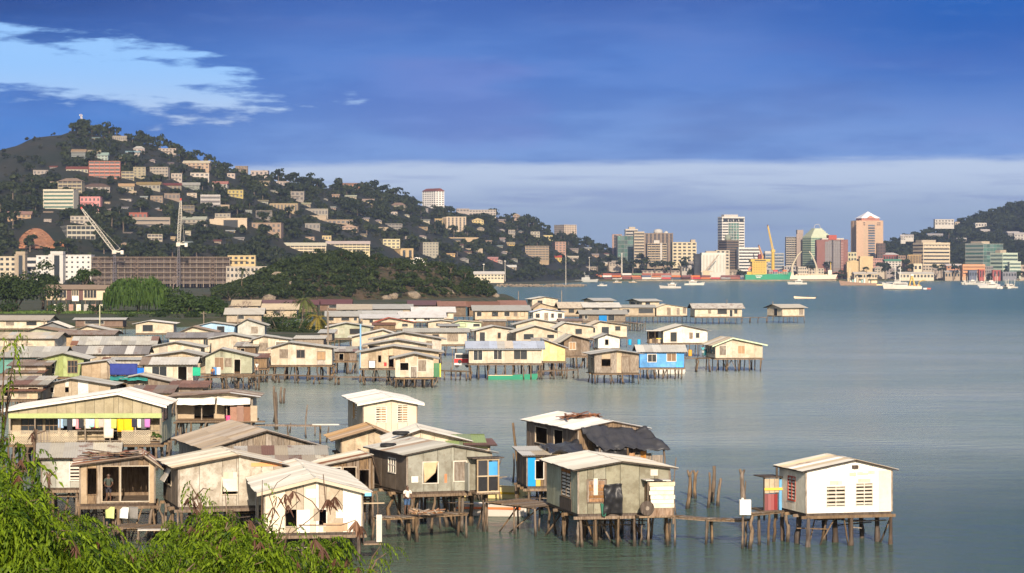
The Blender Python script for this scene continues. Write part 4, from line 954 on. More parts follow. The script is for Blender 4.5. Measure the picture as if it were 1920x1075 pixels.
walkway('crooked plank walkway between the grey-green house and the white box', [P(1252,966,1.55), P(1330,972,1.5), P(1404,974,1.55)], .8, sr=.07, polestep=1.9)
ubox('underfloor_log', DARKW, rootW, 1.0, 2.6, .7, 1.1, 1.45, 1.6)
# ---- grey-green house
rootG, fF, fL, fR, dG = house('grey-green sheet-walled stilt house with black plastic over its door', 1084,1255, 881,868, 964, ang=12, xl=1026, zf=1.93, xr=.46, wall=paint((.235,.225,.165), .95, .10), wleft='greygreen', roof='pale', front='b.10,.30,.26,.76', left='l.50,.78,.30,.86', over=.42, sr=.10, group=NG, wpatch=(.12,[paint((.46,.43,.33),.5)]), st=(6,3), fm=WOOD)
L_, D_, zf_, wh_, ri_ = dG
fL.box('wall_board', DARKW, rootG, .45*D_, .82*D_, 0, .28*wh_, .04, .07); fL.box('wall_board', wood((.3,.15,.08)), rootG, .5*D_, .78*D_, .86*wh_, .99*wh_, .04, .07)
fF.box('loose_plank', WHITEB, rootG, .165*L_, .21*L_, .42*wh_, .80*wh_, .06, .085); fF.box('roof_patch', WHITEB, rootG, .79*L_, .87*L_, .84*wh_, .98*wh_, .05, .07)
for i in range(6): fF.box('wall_board', wood((.27,.16,.09)), rootG, .115*L_, .285*L_, (.27+.08*i)*wh_, (.34+.08*i)*wh_, .035, .06)
BLK = cloth((.022,.022,.024), .40); BLK2 = cloth((.040,.040,.044), .38)
drape('tarpaulin', 'black plastic sheet hanging over the doorway of the grey-green house', 'tarp', [Wp(rootG, fF.pt(a*L_, h*wh_, d)) for a, h, d in ((.27,.66,.5), (.46,.68,.5), (.47,-.02,.25), (.26,-.02,.25))], BLK, 18, 18, wob=.26)
drape('tarpaulin', 'dark green net corner under the black door sheet', 'tarp', [Wp(rootG, fF.pt(a*L_, h*wh_, d)) for a, h, d in ((.235,.25,.2), (.29,.2,.3), (.29,-.06,.3), (.25,-.05,.22))], cloth((.03,.12,.08)), 4, 4, wob=.06)
r = thing('porch_shed', 'cream board porch shed with a wheel on its side, built against the grey-green house', 'shed', rootG.location, rootG.rotation_euler.z)
x0, x1 = .60*L_, .995*L_
for i in range(6): ubox('wall_board', paint(random.choice([(.66,.56,.38),(.58,.48,.33),(.72,.66,.52)]),.6), r, x0+.7+U(0,.12), x1+U(0,.1), -1.0+.012*(i%2), -.96+.012*(i%2), zf_+.35+.25*i, zf_+.58+.25*i)
ubox('wall_board', wood((.30,.19,.11)), r, x0+.7, x1+.05, -.97, -.94, zf_-.1, zf_+.34)
for i in range(4): ubox('wall_board', wood((.26,.18,.11)), r, x0+.66, x0+.70, -.98+.24*i, -.76+.24*i, zf_-.1, zf_+1.7)
ubox('floor', WOOD, r, x0+.1, x1+.1, -1.05, -.05, zf_-.2, zf_-.1)
for i, m in enumerate((paint(PAL['white'],.4), paint((.06,.06,.07),.3), paint(PAL['white'],.4))): ubox('roof_board', m, r, x0+.45+.5*i, x0+.93+.5*i, -1.2, -.06, zf_+1.93-.01*i, zf_+1.97-.01*i)
for x in (x0+.66, x1): ubox('post', WOOD, r, x-.05, x+.05, -.98, -.9, zf_-.6, zf_+1.93)
mb = MB(); mb.tube([(x0+.55,-1.12,zf_+.35), (x0+.55,-1.02,zf_+.35)], [.42,.42], 20); obj('wheel', mb, DARKW, r); obj('hub', MB().tube([(x0+.55,-1.16,zf_+.35), (x0+.55,-1.125,zf_+.35)], [.12,.12], 10), GREYW, r)
walkway('dark plank landing deck left of the grey-green house', [P(944,938,1.85), P(1028,948,1.75)], 3.2, sr=.09, polestep=1.3, name='landing_deck', bits=.7)
# ---- black tarpaulin house behind it
rootT, fF, fL, fR, dT = house('tall brown plank house with white roof and black plastic porch', 1084,1211, 806,793, 886, ang=16, xl=988, zf=2.4, xr=.5, wall='wood', wleft='wood', roof='white', front='o.7,.9,.05,.42', left='o.18,.42,.50,.88 o.55,.72,.52,.90', over=.35, sr=.10, group=NG, pw=.34, ovf=.2)
L_, D_, zf_, wh_, ri_ = dT
drape('tarpaulin', 'black plastic awning stretched over the gable of the tall brown house', 'tarp', [Wp(rootT, p) for p in ((.1,-.3,zf_+wh_+.12), (L_*.98,-.3,zf_+wh_+.15), (L_+1.0,-2.2,zf_+wh_*.56), (.55,-2.2,zf_+wh_*.60))], BLK2, 26, 16, wob=.34)
drape('tarpaulin', 'crumpled black plastic curtain hanging under the awning', 'tarp', [Wp(rootT, p) for p in ((.6,-1.9,zf_+wh_*.6), (L_*.62,-1.9,zf_+wh_*.6), (L_*.60,-1.8,zf_+.4), (.5,-1.7,zf_+.5))], BLK, 22, 16, wob=.32)
for x in (.7, L_*.62, L_+.7): pole_at('awning_pole', rootT, x, -2.0, -.6, zf_+wh_*.62, .09)
ubox('porch_floor', WOOD, rootT, .3, L_+.7, -2.1, -.05, zf_-.12, zf_-.02)
for i in range(4): ubox('porch_board', [wood((.40,.22,.10)), GREYW][i % 2], rootT, L_*(.66+.09*i), L_*(.66+.09*i)+.4, -1.3+.1*i, -1.25+.1*i, zf_, zf_+U(1.0, 1.6))
ubox('porch_sheet', GREYW, rootT, L_*.95, L_+.5, -2.02, -1.98, zf_+.1, zf_+1.2)
rd = thing('roof_junk', 'heap of brown husks and broken boards on the white roof', 'debris', Wp(rootT, (L_*.22, 5.5, zf_+wh_+ri_*.9+.1)), rootT.rotation_euler.z)
for i in range(34): obj('board', MB().bar((U(-.5,2.2), U(-1.2,1.6), U(-.15,.15)), (U(-.5,2.4), U(-1.2,1.6), U(.0,.3)), U(.08,.2), .05), wood((.22,.10,.055)), rd)
# lower blue-fronted annex
rootA, fF, fL, fR, dA = house('low annex with bright blue boards and crumpled black roof plastic, left of the grey-green house', 988,1090, 856,841, 912, ang=7, zf=1.9, typ='shed', depth=5.0, wall='wood', roof='pale', front='o.16,.30,.25,.85', over=.3, sr=.09, group=NG, patches=(.3,[ROOF['tan']]), wpatch=(.55,[paint((.05,.30,.62),.3), paint((.05,.30,.62),.3), paint((.55,.40,.12),.4)]), pw=.45)
L_, D_, zf_, wh_, ri_ = dA
drape('tarpaulin', 'crumpled black plastic weighed down on the annex roof', 'tarp', [Wp(rootA, p) for p in ((L_*.40,4.6,zf_+wh_+ri_+.30), (L_+.5,4.6,zf_+wh_+ri_+.35), (L_+.5,-.4,zf_+wh_+.12), (L_*.45,-.4,zf_+wh_+.25))], BLK2, 20, 16, wob=.4)
# ---- grey tin house, centre
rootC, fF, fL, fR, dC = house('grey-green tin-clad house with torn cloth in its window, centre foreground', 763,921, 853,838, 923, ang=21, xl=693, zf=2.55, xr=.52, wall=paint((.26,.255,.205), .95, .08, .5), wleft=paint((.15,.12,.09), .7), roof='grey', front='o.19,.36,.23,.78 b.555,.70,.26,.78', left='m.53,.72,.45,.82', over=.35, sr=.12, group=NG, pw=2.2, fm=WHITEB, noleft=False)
L_, D_, zf_, wh_, ri_ = dC
drape('curtain_cloth', 'torn tan cloth hanging across the open window of the tin-clad house', 'cloth', [Wp(rootC, fF.pt(a*L_, h*wh_, .07)) for a, h in ((.19,.79), (.37,.80), (.33,.50), (.20,.22))], cloth((.52,.38,.22)), 8, 8, wob=.10)
fF.box('wall_stain_sheet', paint((.64,.62,.55),.4), rootC, .05*L_, .13*L_, .25*wh_, .42*wh_, .045, .05)
fF.box('rust_patch', paint((.45,.20,.10),.4), rootC, .44*L_, .47*L_, .22*wh_, .46*wh_, .045, .05)
r = thing('washing_cage', 'boxed timber balcony frame with blue and black plastic on the tin-clad house corner', 'balcony', rootC.location, rootC.rotation_euler.z)
x0, x1 = .78*L_, 1.03*L_
for x in (x0, (x0+x1)/2, x1): ubox('frame_post', paint(PAL['tan'],.3), r, x-.04, x+.04, -.85, -.77, zf_-.1, zf_+1.9)
for z in (-.1, .85, 1.85): ubox('frame_rail', paint(PAL['cream2'],.3), r, x0-.05, x1+.05, -.86, -.775, zf_+z, zf_+z+.08)
for a, b, z0, z1, m in ((x0+.05,(x0+x1)/2-.05,0,.85,BLK), ((x0+x1)/2+.05,x1-.05,0,.85,BLK), (x0+.05,(x0+x1)/2-.05,.93,1.85,BLK2), ((x0+x1)/2+.05,x1-.05,.93,1.75,cloth((.06,.28,.58)))): ubox('plastic_panel', m, r, a, b, -.80, -.785, zf_+z0, zf_+z1)
ubox('roof_board', DARKW, r, x0-.4, x1+.3, -1.0, -.05, zf_+1.95, zf_+2.03); ubox('floor', WOOD, r, x0-.1, x1+.1, -.9, -.04, zf_-.2, zf_-.11); ubox('side_panel', paint((.30,.30,.26),.5), r, x0-.55, x0-.5, -.75, -.05, zf_, zf_+1.7)
# side verandah lean-to of the tin house
rootV, _, fL2, _, dV = house('lean-to porch of bent iron on thin posts, left of the tin-clad house', 612,700, 873,857, 918, ang=14, zf=2.5, typ='gable', xr=.95, depth=4.0, wall='wood', roof='weather', front='o.05,.30,.1,.9 o.36,.62,.1,.9 d.7,.9', over=.35, sr=.09, group=NG, pw=.4, patches=(.25,rusty))
# ---- cream patchwork house in front
rootP, fF, fL, fR, dP = house('cream patchwork-walled house behind the foreground branches, nearest to the viewer', 496,679, 922,899, 1000, ang=9, xl=405, zf=1.55, xr=.52, wall=paint((.40,.335,.245), .6, .08), wleft='wood', roof='pale', front='o.215,.325,.16,.56 o.555,.63,.17,.55', left='d.1,.5,.0,.8 o.6,.9,.1,.85', over=.45, sr=.14, group=NG, pw=1.0, wpatch=(.30,[paint((.74,.69,.58),.25), paint((.56,.47,.35),.3), paint((.70,.62,.48),.3)]), fascia='cream', st=(4,3), extra=False)
L_, D_, zf_, wh_, ri_ = dP
for a0,a1,h0,h1,c in ((.33,.46,.0,.55,(.78,.74,.66)), (.42,.52,.84,1.05,(.80,.77,.70)), (.73,.92,.34,.54,(.82,.78,.68)), (.60,.85,.02,.22,(.40,.28,.17)), (.80,.84,.65,1.0,(.80,.75,.64)), (.50,.56,.28,.58,(.36,.30,.22)), (.02,.12,.6,.9,(.56,.48,.37))):
    fF.box('wall_patch', paint(c,.35), rootP, a0*L_, a1*L_, h0*wh_, h1*wh_, .045, .06)
fF.box('fascia_end', paint((.20,.48,.75),.2), rootP, L_+.1, L_+.46, wh_-.28, wh_-.10, .46, .50)
r = thing('side_shelf', 'small black-netted shelf with a tall white board on the right end of the patchwork house', 'shelf', rootP.location, rootP.rotation_euler.z)
ubox('net_panel', BLK2, r, L_+.05, L_+.10, -.2, 1.6, .9, 2.6); ubox('board', WHITEB, r, L_+.75, L_+1.05, -.35, -.30, 1.0, 2.5); ubox('shelf_floor', WOOD, r, L_+.05, L_+1.1, -.4, 1.2, .85, .93); ubox('awning_bar', paint(PAL['cream2'],.3), r, L_+.05, L_+1.2, -.3, -.22, 3.1, 3.16)
# ---- weathered white house, left foreground
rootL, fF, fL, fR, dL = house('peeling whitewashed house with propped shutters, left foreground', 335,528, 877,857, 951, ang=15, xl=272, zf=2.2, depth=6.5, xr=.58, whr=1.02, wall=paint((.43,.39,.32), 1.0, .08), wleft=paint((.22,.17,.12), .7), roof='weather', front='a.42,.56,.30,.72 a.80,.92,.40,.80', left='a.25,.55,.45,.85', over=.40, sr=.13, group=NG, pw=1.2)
L_, D_, zf_, wh_, ri_ = dL
fF.box('wall_board', paint((.62,.24,.06),.4), rootL, .70*L_, 1.0*L_, .99*wh_, 1.09*wh_, .04, .06)
for i in range(3): fF.box('shutter_sheet', ROOF['weather'], rootL, (.43+.045*i)*L_, (.472+.045*i)*L_, .70*wh_, .86*wh_, .06, .10)
rootO, fO, fOL, _, dO = house('dark open-fronted porch with a rusted patchwork roof, left of the whitewashed house', 150,290, 873,858, 945, ang=8, zf=2.1, depth=5.0, xr=.85, wall='wood', roof='rust', front='o.10,.22,.25,.92 o.30,.52,.06,.96 o.55,.92,.06,.96', over=.45, sr=.13, group=NG, patches=(.5,[ROOF['weather'], ROOF['tan'], ROOF['brown']]), pw=.5, wpatch=(.3,[GREYW, paint(PAL['tan'],.6)]))
rd = thing('roof_junk', 'scrap timber and rusty iron piled on the open porch roof', 'debris', Wp(rootO, (dO[0]*.55, .6, dO[2]+dO[3]+dO[4]*.6+.15)), rootO.rotation_euler.z)
for i in range(40): obj('board', MB().bar((U(-2.4,1.6), U(-1,2.5), U(-.1,.25)), (U(-2.4,1.8), U(-1,2.5), U(.0,.35)), U(.06,.22), .05), [wood((.20,.085,.05)), WOOD, DARKW][i % 3], rd)
walkway('dark low plank landing under the whitewashed house', [P(215,985,1.0), P(345,990,1.0)], 2.4, sr=.12, polestep=1.6, name='landing_deck')
tag(obj('white_board', MB().box(-.8,.8,-.35,.35,0,.04), WHITEB, None, loc=P(285,995,1.08)+Vector((0,0,.03)), rot=(0,0,.1)), 'white board lying on the low dark landing', 'board')
for px, c, nm in ((206,(.55,.60,.22),'pale green towel'), (232,(.70,.72,.68),'white towel'), (250,(.20,.19,.17),'grey blanket')):
    drape('towel', nm+' hung below the open porch', 'towel', [P(px-9,950,1.9), P(px+9,951,1.9), P(px+8,973,1.25), P(px-8,972,1.25)], cloth(c), 5, 5, wob=.08)
# ---- brown-roofed house behind
house('long grey-brown roofed batten house behind the whitewashed house', 395,600, 841,811, 905, ang=17, xl=275, zf=1.7, depth=12, xr=.50, wall='greywood', wleft='greywood', roof=tin((.33,.27,.20), .25), front='', over=.5, sr=.12, group=NG, pw=.42)
house('shed with a buckled rusty roof and black plastic wall beside the batten house', 452,606, 872,842, 925, ang=6, zf=2.1, typ='shed', depth=4.5, wall=BLK2, roof='weather', front='', over=.4, sr=.10, group=NG, patches=(.5,rusty+[ROOF['tan']]), pw=1.6)
house('blue-grey sheet house with a tall louvre window behind the feathery leaves', 78,212, 858,833, 915, ang=7, zf=2.0, typ='front', depth=7, wall='tinwall', roof='weather', front='l.40,.66,.25,.82', over=.5, sr=.12, group=NG, fm=WHITEB)
# ---- cream upper house
rootU, fF, _, _, dU = house('square cream house with white roof and two louvre windows, above the jumbled roofs', 681,782, 756,746.5, 816, ang=9, xl=653, zf=2.2, xr=.52, wall=paint((.54,.46,.34), .2, .04), wleft='beige', roof='white', front='l.24,.42,.40,.88 l.64,.82,.40,.92', left='l.35,.62,.40,.9', over=.55, sr=.12, group=NG, fascia='white', fm=WHITEB, pw=1.5)
for ch in rootU.children:
    if ch.name.startswith('window_frame'):
        c = fF.box('curtain', cloth((.42,.24,.10)), ch, ch.location.x-.25, ch.location.x+.35, -.75, .72, -.12, -.10)
        c.location = (.15, .10, 0) if abs(ch.location.y) < .2 else (.1, 0, 0)
house('flat brown-roofed shed in front of the square cream house', 640,742, 822,797, 850, ang=8, zf=2.2, typ='gable', xr=.6, depth=6, wall='cream2', roof=tin((.36,.24,.13), .2), front='', over=.8, sr=.11, group=NG, rise=.7)
house('shed with a green and white corrugated roof behind the tin-clad house', 800,900, 840,818, 880, ang=5, zf=2.2, typ='front', depth=6, wall='cream2', roof='green', front='o.5,.7,.4,.9', over=.5, sr=.11, group=NG, patches=(.3,[ROOF['white']]))
house('low shed with a pale board parapet behind the green-roofed shed', 735,868, 826,806, 872, ang=5, zf=2.4, typ='gable', xr=.4, depth=6, wall='cream', roof='pale', front='', over=.6, sr=.11, group=NG, rise=.7)
house('tiny rust-roofed lean-to at the right end of the green-roofed shed', 884,918, 836,827, 880, ang=5, zf=2.2, typ='shed', depth=4, wall='cream2', roof='rust', front='', over=.5, sr=.10, group=NG)
for px, py, dx in ((752,815,.5), (728,838,.4)):
    b = PY(px, py, 96 if py < 830 else 86); rt = []
    for i in range(17): a = i/16*2*math.pi; rt.append((math.cos(a)*dx, math.sin(a)*dx, .1))
    tag(obj('tyre', MB().tube(rt, .13, 6, False).mesh('tyre', True), plain((.02,.02,.02)), None, loc=b), 'black tyre weighing down the %s roof' % ('brown shed' if py < 830 else 'tin-clad house'), 'tyre')
# ---- long white-roofed house with washing
rootH, fF, fL, fR, dH = house('long house with white-edged roof and washing hung along its open veranda', 17,302, 768,737.5, 831, ang=1.5, zf=2.2, depth=8, xr=.72, whr=1.14, wall=paint((.33,.285,.185), .6, .06), wleft=paint((.36,.34,.22), .4), roof='white', front='m.06,.20,.25,.68 m.22,.30,.25,.68 o.34,.42 d.62,.70,.0,.7 g.78,.9,.2,.7', right='g.1,.6,.55,.9', over=.5, sr=.16, group=NG, fascia='white', veranda={'d':1.6, 'h':.76, 'posts':6, 'wall':paint((.34,.28,.19),.6), 'rail':1}, pw=.75, fm=WOOD)
L_, D_, zf_, wh_, ri_ = dH
ubox('green_band', paint((.36,.42,.18), .3), rootH, -.05, L_+.05, -.09, -.035, zf_+.74*wh_, zf_+.88*wh_)
LAT = paint((.66,.56,.40), .2)
for a0, a1 in ((.01,.16), (.27,.45), (.74,.93)):
    mb = MB(); x0, x1 = a0*L_, a1*L_; z0, z1 = zf_-.1, zf_+1.0; n = int((x1-x0+1.1)/.14)
    for i in range(n):
        for sg in (1, -1):
            xa = x0-1.1+i*.14 if sg > 0 else x0+i*.14; xb = xa+1.1*sg
            p = [xa, z0]; q = [xb, z1]
            if sg < 0: p, q = [xa, z0], [xa-1.1, z1]
            def clip(p, q):
                (x_a, z_a), (x_b, z_b) = p, q
                if x_a > x_b: (x_a, z_a), (x_b, z_b) = (x_b, z_b), (x_a, z_a)
                if x_b <= x0 or x_a >= x1: return None
                s = (z_b-z_a)/(x_b-x_a)
                if x_a < x0: z_a += s*(x0-x_a); x_a = x0
                if x_b > x1: z_b += s*(x1-x_b); x_b = x1
                return (x_a, z_a), (x_b, z_b)
            c = clip(p, q)
            if c: mb.bar((c[0][0], -.06-.02*(sg > 0), c[0][1]), (c[1][0], -.06-.02*(sg > 0), c[1][1]), .07, .02)
    kind(obj('lattice_panel', mb, LAT, rootH), 'stuff')
for i in range(9): ubox('rail_panel', [paint((.33,.27,.18),.5), GREYW][i % 2], rootH, (.17+.011*i)*L_, (.179+.011*i)*L_, .03, .05, zf_, zf_+.9)
CL = [(.34,.30,.44,.62,'pale blue jeans'),(.37,.14,.20,.24,'navy shorts'),(.40,.03,.03,.035,'long black trousers'),(.43,.75,.72,.66,'white shirt'),(.455,.62,.25,.28,'rose pink towel'),(.475,.03,.03,.035,'black singlet'),(.497,.58,.50,.36,'cream cloth'),(.52,.70,.68,.62,'small white vest'),
      (.545,.35,.65,.62,'light blue top'),(.565,.55,.06,.08,'red scarf'),(.585,.68,.62,.22,'pale yellow top'),(.605,.45,.35,.30,'patterned brown skirt'),(.63,.60,.52,.46,'lilac blouse'),(.655,.68,.58,.45,'long beige sheet'),(.69,.55,.58,.12,'lime green shirt'),
      (.745,.80,.42,.01,'bright yellow cloth, left one'),(.785,.80,.42,.01,'bright yellow cloth, right one'),(.825,.03,.03,.05,'black dress'),(.86,.65,.66,.52,'pale striped shirt'),(.885,.12,.12,.12,'black and white striped top'),(.91,.45,.16,.40,'magenta top')]
for i, (a, r_, g_, b_, nm) in enumerate(CL):
    w = .22 if 'yellow cloth' not in nm else .42; h = 1.5 if 'sheet' in nm else 1.0 if ('trousers' in nm or 'yellow cloth' in nm) else U(.55, .85); t = .73*wh_-.05
    if 'sheet' in nm: w = .40
    y = .10-.25*(i % 2)*.2
    c = [Wp(rootH, (a*L_+dx, .04-.06*(i % 3), zf_+t+dz)) for dx, dz in ((-w,0),(w,0),(w*.92,-h),(-w*.95,-h))]
    drape('laundry_item', nm+' on the veranda washing line of the long house', 'laundry', c, cloth((r_, g_, b_)), 4, 5, wob=.07, group='washing on the long veranda')
obj('washing_line', MB().bar((.3*L_,.02,zf_+.73*wh_), (.95*L_,.02,zf_+.73*wh_), .015), GREYW, rootH)
tag(obj('potted_plant', quads_mesh('potted_plant', crown(5, 90, 4, .45, .6, .2), None), L_weep, None, loc=Wp(rootH, (L_*.965, -.1, zf_+.3))), 'green potted plant on the right end of the long veranda', 'plant')
# ---- awning house right of it
rootX, fF, _, _, dX = house('open-fronted house with two white cloth awnings, behind the batten roof', 330,473, 744,738, 788, ang=2, zf=2.2, depth=6, xr=.7, wall='cream', roof='brown', front='d.22,.48,.0,.95 d.62,.75,.0,.95', over=.7, sr=.12, group=NG, veranda={'d':1.6, 'h':.93, 'posts':3, 'rail':0, 'wall':paint(PAL['cream2'],.4)})
L_, D_, zf_, wh_, ri_ = dX
for a0, a1, nm in ((.02,.52,'left'), (.54,.98,'right')):
    drape('awning', 'white cloth awning, %s one of two, along the open-fronted house' % nm, 'awning', [Wp(rootX, p) for p in ((a0*L_,-.1,zf_+wh_*.99), (a1*L_,-.1,zf_+wh_*.99), (a1*L_,-1.0,zf_+wh_*.70), (a0*L_,-1.0,zf_+wh_*.68))], cloth((.78,.72,.62)), 10, 5, sag=.12, wob=.12)
r = thing('rusty_fence', 'rusty iron sheet fence on the landing right of the white awnings', 'fence', rootX.location, rootX.rotation_euler.z)
for i in range(4): ubox('sheet', ROOF['rust'] if i < 3 else paint(PAL['cream2'],.5), r, L_*.72+.62*i, L_*.72+.62*i+.60, -1.05-.01*(i%2), -1.02, zf_-.1, zf_+1.25+.1*(i%2))
ubox('deck', WOOD, r, 0, L_+1.2, -1.1, -.05, zf_-.16, zf_-.06)
for i in range(6): pole_at('pole', r, i*L_/5, -1.0, -.6, zf_-.1, .1)
tag(obj('pink_bucket', MB().tube([(0,0,0),(0,0,.5)], [.24,.30], 10), plain((.70,.10,.22)), None, loc=Wp(rootX, (L_*.70,-.8,zf_-.05))), 'pink bucket on the landing under the right white awning', 'bucket')
# ================================================================== buildings on the hill and in the town
import re
LAND = []         # (px, py, short name) of buildings, used in the labels of the trees beside them
def short(l): return ' '.join(re.split(r',| with | above | below | under | on the | at the | beside | in the | directly | behind | left of| right of| high | low | near | where ', l)[0].split()[:8])
ORD = ['first','second','third','fourth','fifth','sixth','seventh','eighth','ninth','tenth','eleventh','twelfth','thirteenth','fourteenth','fifteenth','sixteenth','seventeenth','eighteenth','nineteenth','twentieth','twenty-first','twenty-second','twenty-third','twenty-fourth','twenty-fifth','twenty-sixth','twenty-seventh','twenty-eighth']
def relate(px, py, lands):
    l = min(lands, key=lambda q: (q[0]-px)**2+((q[1]-py)*1.4)**2); dx, dy = px-l[0], py-l[1]
    w = ('left of' if dx < 0 else 'right of') if abs(dx) > abs(dy)*1.2 else ('above' if dy < 0 else 'below')
    return w, l[2]
BRECT = []        # (x0, x1, ytop, ybottom, distance): used to leave clearings round the buildings when trees are planted
FG = glassm((.025,.03,.035), .2); FGH = plain((.075,.07,.07), .4); FGREEN = glassm((.07,.12,.10), .15); FBLUE = glassm((.05,.08,.12), .15); FDARK = plain((.035,.033,.035), .5)
def fw(c): return plain(tuple(q*.68 for q in c), .8, .04)
def block(name, label, x0, x1, yt, yb, wall=(.6,.52,.40), floors=3, bays=5, style='win', roof='flat', rc=(.35,.31,.26), Y=None, xl=None, ang=None, depth=None, fn=left_z, group=None, ext=5.0, cat='building',
          glass=None, slabc=None, side=None, rise=None, lbays=None, ww=.55, wh=.5, keep=True):
    if Y is not None: Y *= YS
    if Y is None:
        p = hit(fn, (x0+x1)/2, yb, 960 if fn is left_z else 1990, 2450); Y = p.y if p else float(lcol((x0+x1)/2)[1])-4
    ang = U(-4, 9) if ang is None else ang
    a = math.radians(ang); c, s = math.cos(a), math.sin(a)
    A = PYr(x0, yb, Y); k = (x1-CX)/F; L = (k*A.y-A.x)/(c-k*s); sc = F/Y; h = (yb-yt)/sc
    D = depth or min(16, max(7, L*.6))
    if xl is not None:
        kl = (xl-CX)/F; D = (kl*A.y-A.x)/(-s-kl*c)
        if D < 3 or D > 60: D = min(60, max(6, abs(D)))
    if keep: BRECT.append((min(x0, xl or x0)-1, x1+1, yt-1, yb-(yb-yt)*(.38 if name == 'hill_house' else .25), Y))
    if keep: LAND.append(((x0+x1)/2, (yt+yb)/2, short(label)))
    if fn is left_z and name in ('hill_house', 'apartment_block') and keep:
        q_ = U(.62, 1.08); wall = tuple(c_*q_*U(.93, 1.07) for c_ in wall); rc = tuple(c_*q_*U(.9, 1.1) for c_ in rc); ww = U(.42, .66)
    root = thing(name, label, cat, (A.x, A.y, A.z), a, group); wm = fw(wall); gl = glass or (FGH if name in ('hill_house', 'apartment_block') else FG); rm = fw(rc)
    hr = 0
    if roof in ('gable', 'hip', 'gfront'): hr = rise or min(h*.38, 2.8)
    hb = h-hr; fh = hb/floors; sm = fw(slabc) if slabc else wm
    if style in ('win', 'house', 'band', 'ribs', 'glass'):
        ubox('wall', wm, root, 0, L, 0, D, -ext, hb)
    else:      # balc: deep floors in front of a recessed wall
        ubox('wall', wm, root, 0, L, .9, D, -ext, hb)
    def face(O, u, n, W, nb, st):
        f = Facade(O, u, n, W, lambda t: hb)
        if st in ('win', 'house'):
            bw = W/nb
            for j in range(floors):
                for i in range(nb):
                    w = bw*ww; cx = (i+.5)*bw; z0 = j*fh+fh*(.5-wh/2)+.05*fh; z1 = z0+fh*wh
                    m = f.box('window', gl, root, cx-w/2, cx+w/2, z0, z1, -.06, .03)
                if floors > 1 and st == 'win': f.box('floor_band', sm, root, -.06, W+.06, j*fh-.12, j*fh+.12, .0, .12)
            if st == 'house' and floors > 1: f.box('balcony', sm, root, .0, W*.7, fh-.15, fh+.75, .02, 1.3)
        elif st == 'band':
            for j in range(floors):
                f.box('window', gl, root, W*.02, W*.98, j*fh+fh*(.5-wh/2), j*fh+fh*(.5+wh/2), -.05, .04)
                f.box('floor_band', sm, root, -.06, W+.06, (j+.5+wh/2)*fh, (j+1.5-wh/2)*fh-.02, .0, .32)
        elif st == 'balc':
            for j in range(floors+1): f.box('floor_slab', sm, root, -.05, W+.05, j*fh-.16, j*fh+.16, -1.0, .25)
            for j in range(floors):
                f.box('window', gl, root, .15, W-.15, j*fh+.2, (j+1)*fh-.2, -.86, -.80)
                f.box('balcony_rail', sm, root, 0, W, j*fh+.16, j*fh+fh*.36, .10, .20)
            for i in range(nb+1): f.box('pier', wm, root, i*W/nb-.22, i*W/nb+.22, -ext, hb, -.95, .32)
        elif st == 'ribs':
            for i in range(nb):
                f.box('window', gl, root, (i+.28)*W/nb, (i+.72)*W/nb, .2, hb-.8, -.05, .03)
                f.box('pier', sm, root, (i-.15)*W/nb, (i+.15)*W/nb, 0, hb, .02, .5)
            for j in range(1, floors): f.box('floor_band', wm, root, 0, W, j*fh-.15, j*fh+.15, .04, .12)
        elif st == 'glass':
            for j in range(floors):
                for i in range(nb): f.box('window', gl, root, i*W/nb+.10, (i+1)*W/nb-.10, j*fh+.3, (j+1)*fh-.12, -.05, .04)
                f.box('floor_band', sm, root, -.03, W+.03, j*fh-.12, j*fh+.3, .0, .10)
    face((0,0,0), (1,0,0), (0,-1,0), L, bays, style)
    if side or xl is not None: face((0,D,0), (0,-1,0), (-1,0,0), D, lbays or max(1, round(bays*D/L)), side or (style if style != 'balc' else 'win'))
    if roof == 'flat':
        ubox('parapet', sm, root, -.15, L+.15, -.3, D+.1, hb, hb+max(.35, fh*.12))
    elif roof == 'pyr': 
        pass
    else:
        o = .7; mb = MB(); z0, z1 = hb-.05, hb+hr
        if roof == 'gable':
            mb.prism([(-o,-o,z0), (-o,D/2,z1), (-o,D+o,z0)], (L+2*o,0,0)); 
        elif roof == 'gfront':
            mb.prism([(-o,-o,z0), (L/2,-o,z1), (L+o,-o,z0)], (0,D+2*o,0))
        else:
            q = min(L, D)/2*.9
            if L >= D: mb.add([(-o,-o,z0),(L+o,-o,z0),(L+o,D+o,z0),(-o,D+o,z0),(q,D/2,z1),(L-q,D/2,z1)], [(0,1,5,4),(1,2,5),(2,3,4,5),(3,0,4),(3,2,1,0)])
            else: mb.add([(-o,-o,z0),(L+o,-o,z0),(L+o,D+o,z0),(-o,D+o,z0),(L/2,q,z1),(L/2,D-q,z1)], [(0,1,4),(1,2,5,4),(2,3,5),(3,0,4,5),(3,2,1,0)])
        obj('roof', mb, rm, root)
    return root, L, D, hb, fh
cw, ww_, tn, gy, rd_, tl = (.42,.34,.23), (.52,.46,.37), (.34,.25,.15), (.26,.25,.23), (.24,.07,.05), (.24,.30,.28)
B = 'hill_house'; AP = 'apartment_block'; G1 = 'houses on the wooded hill'
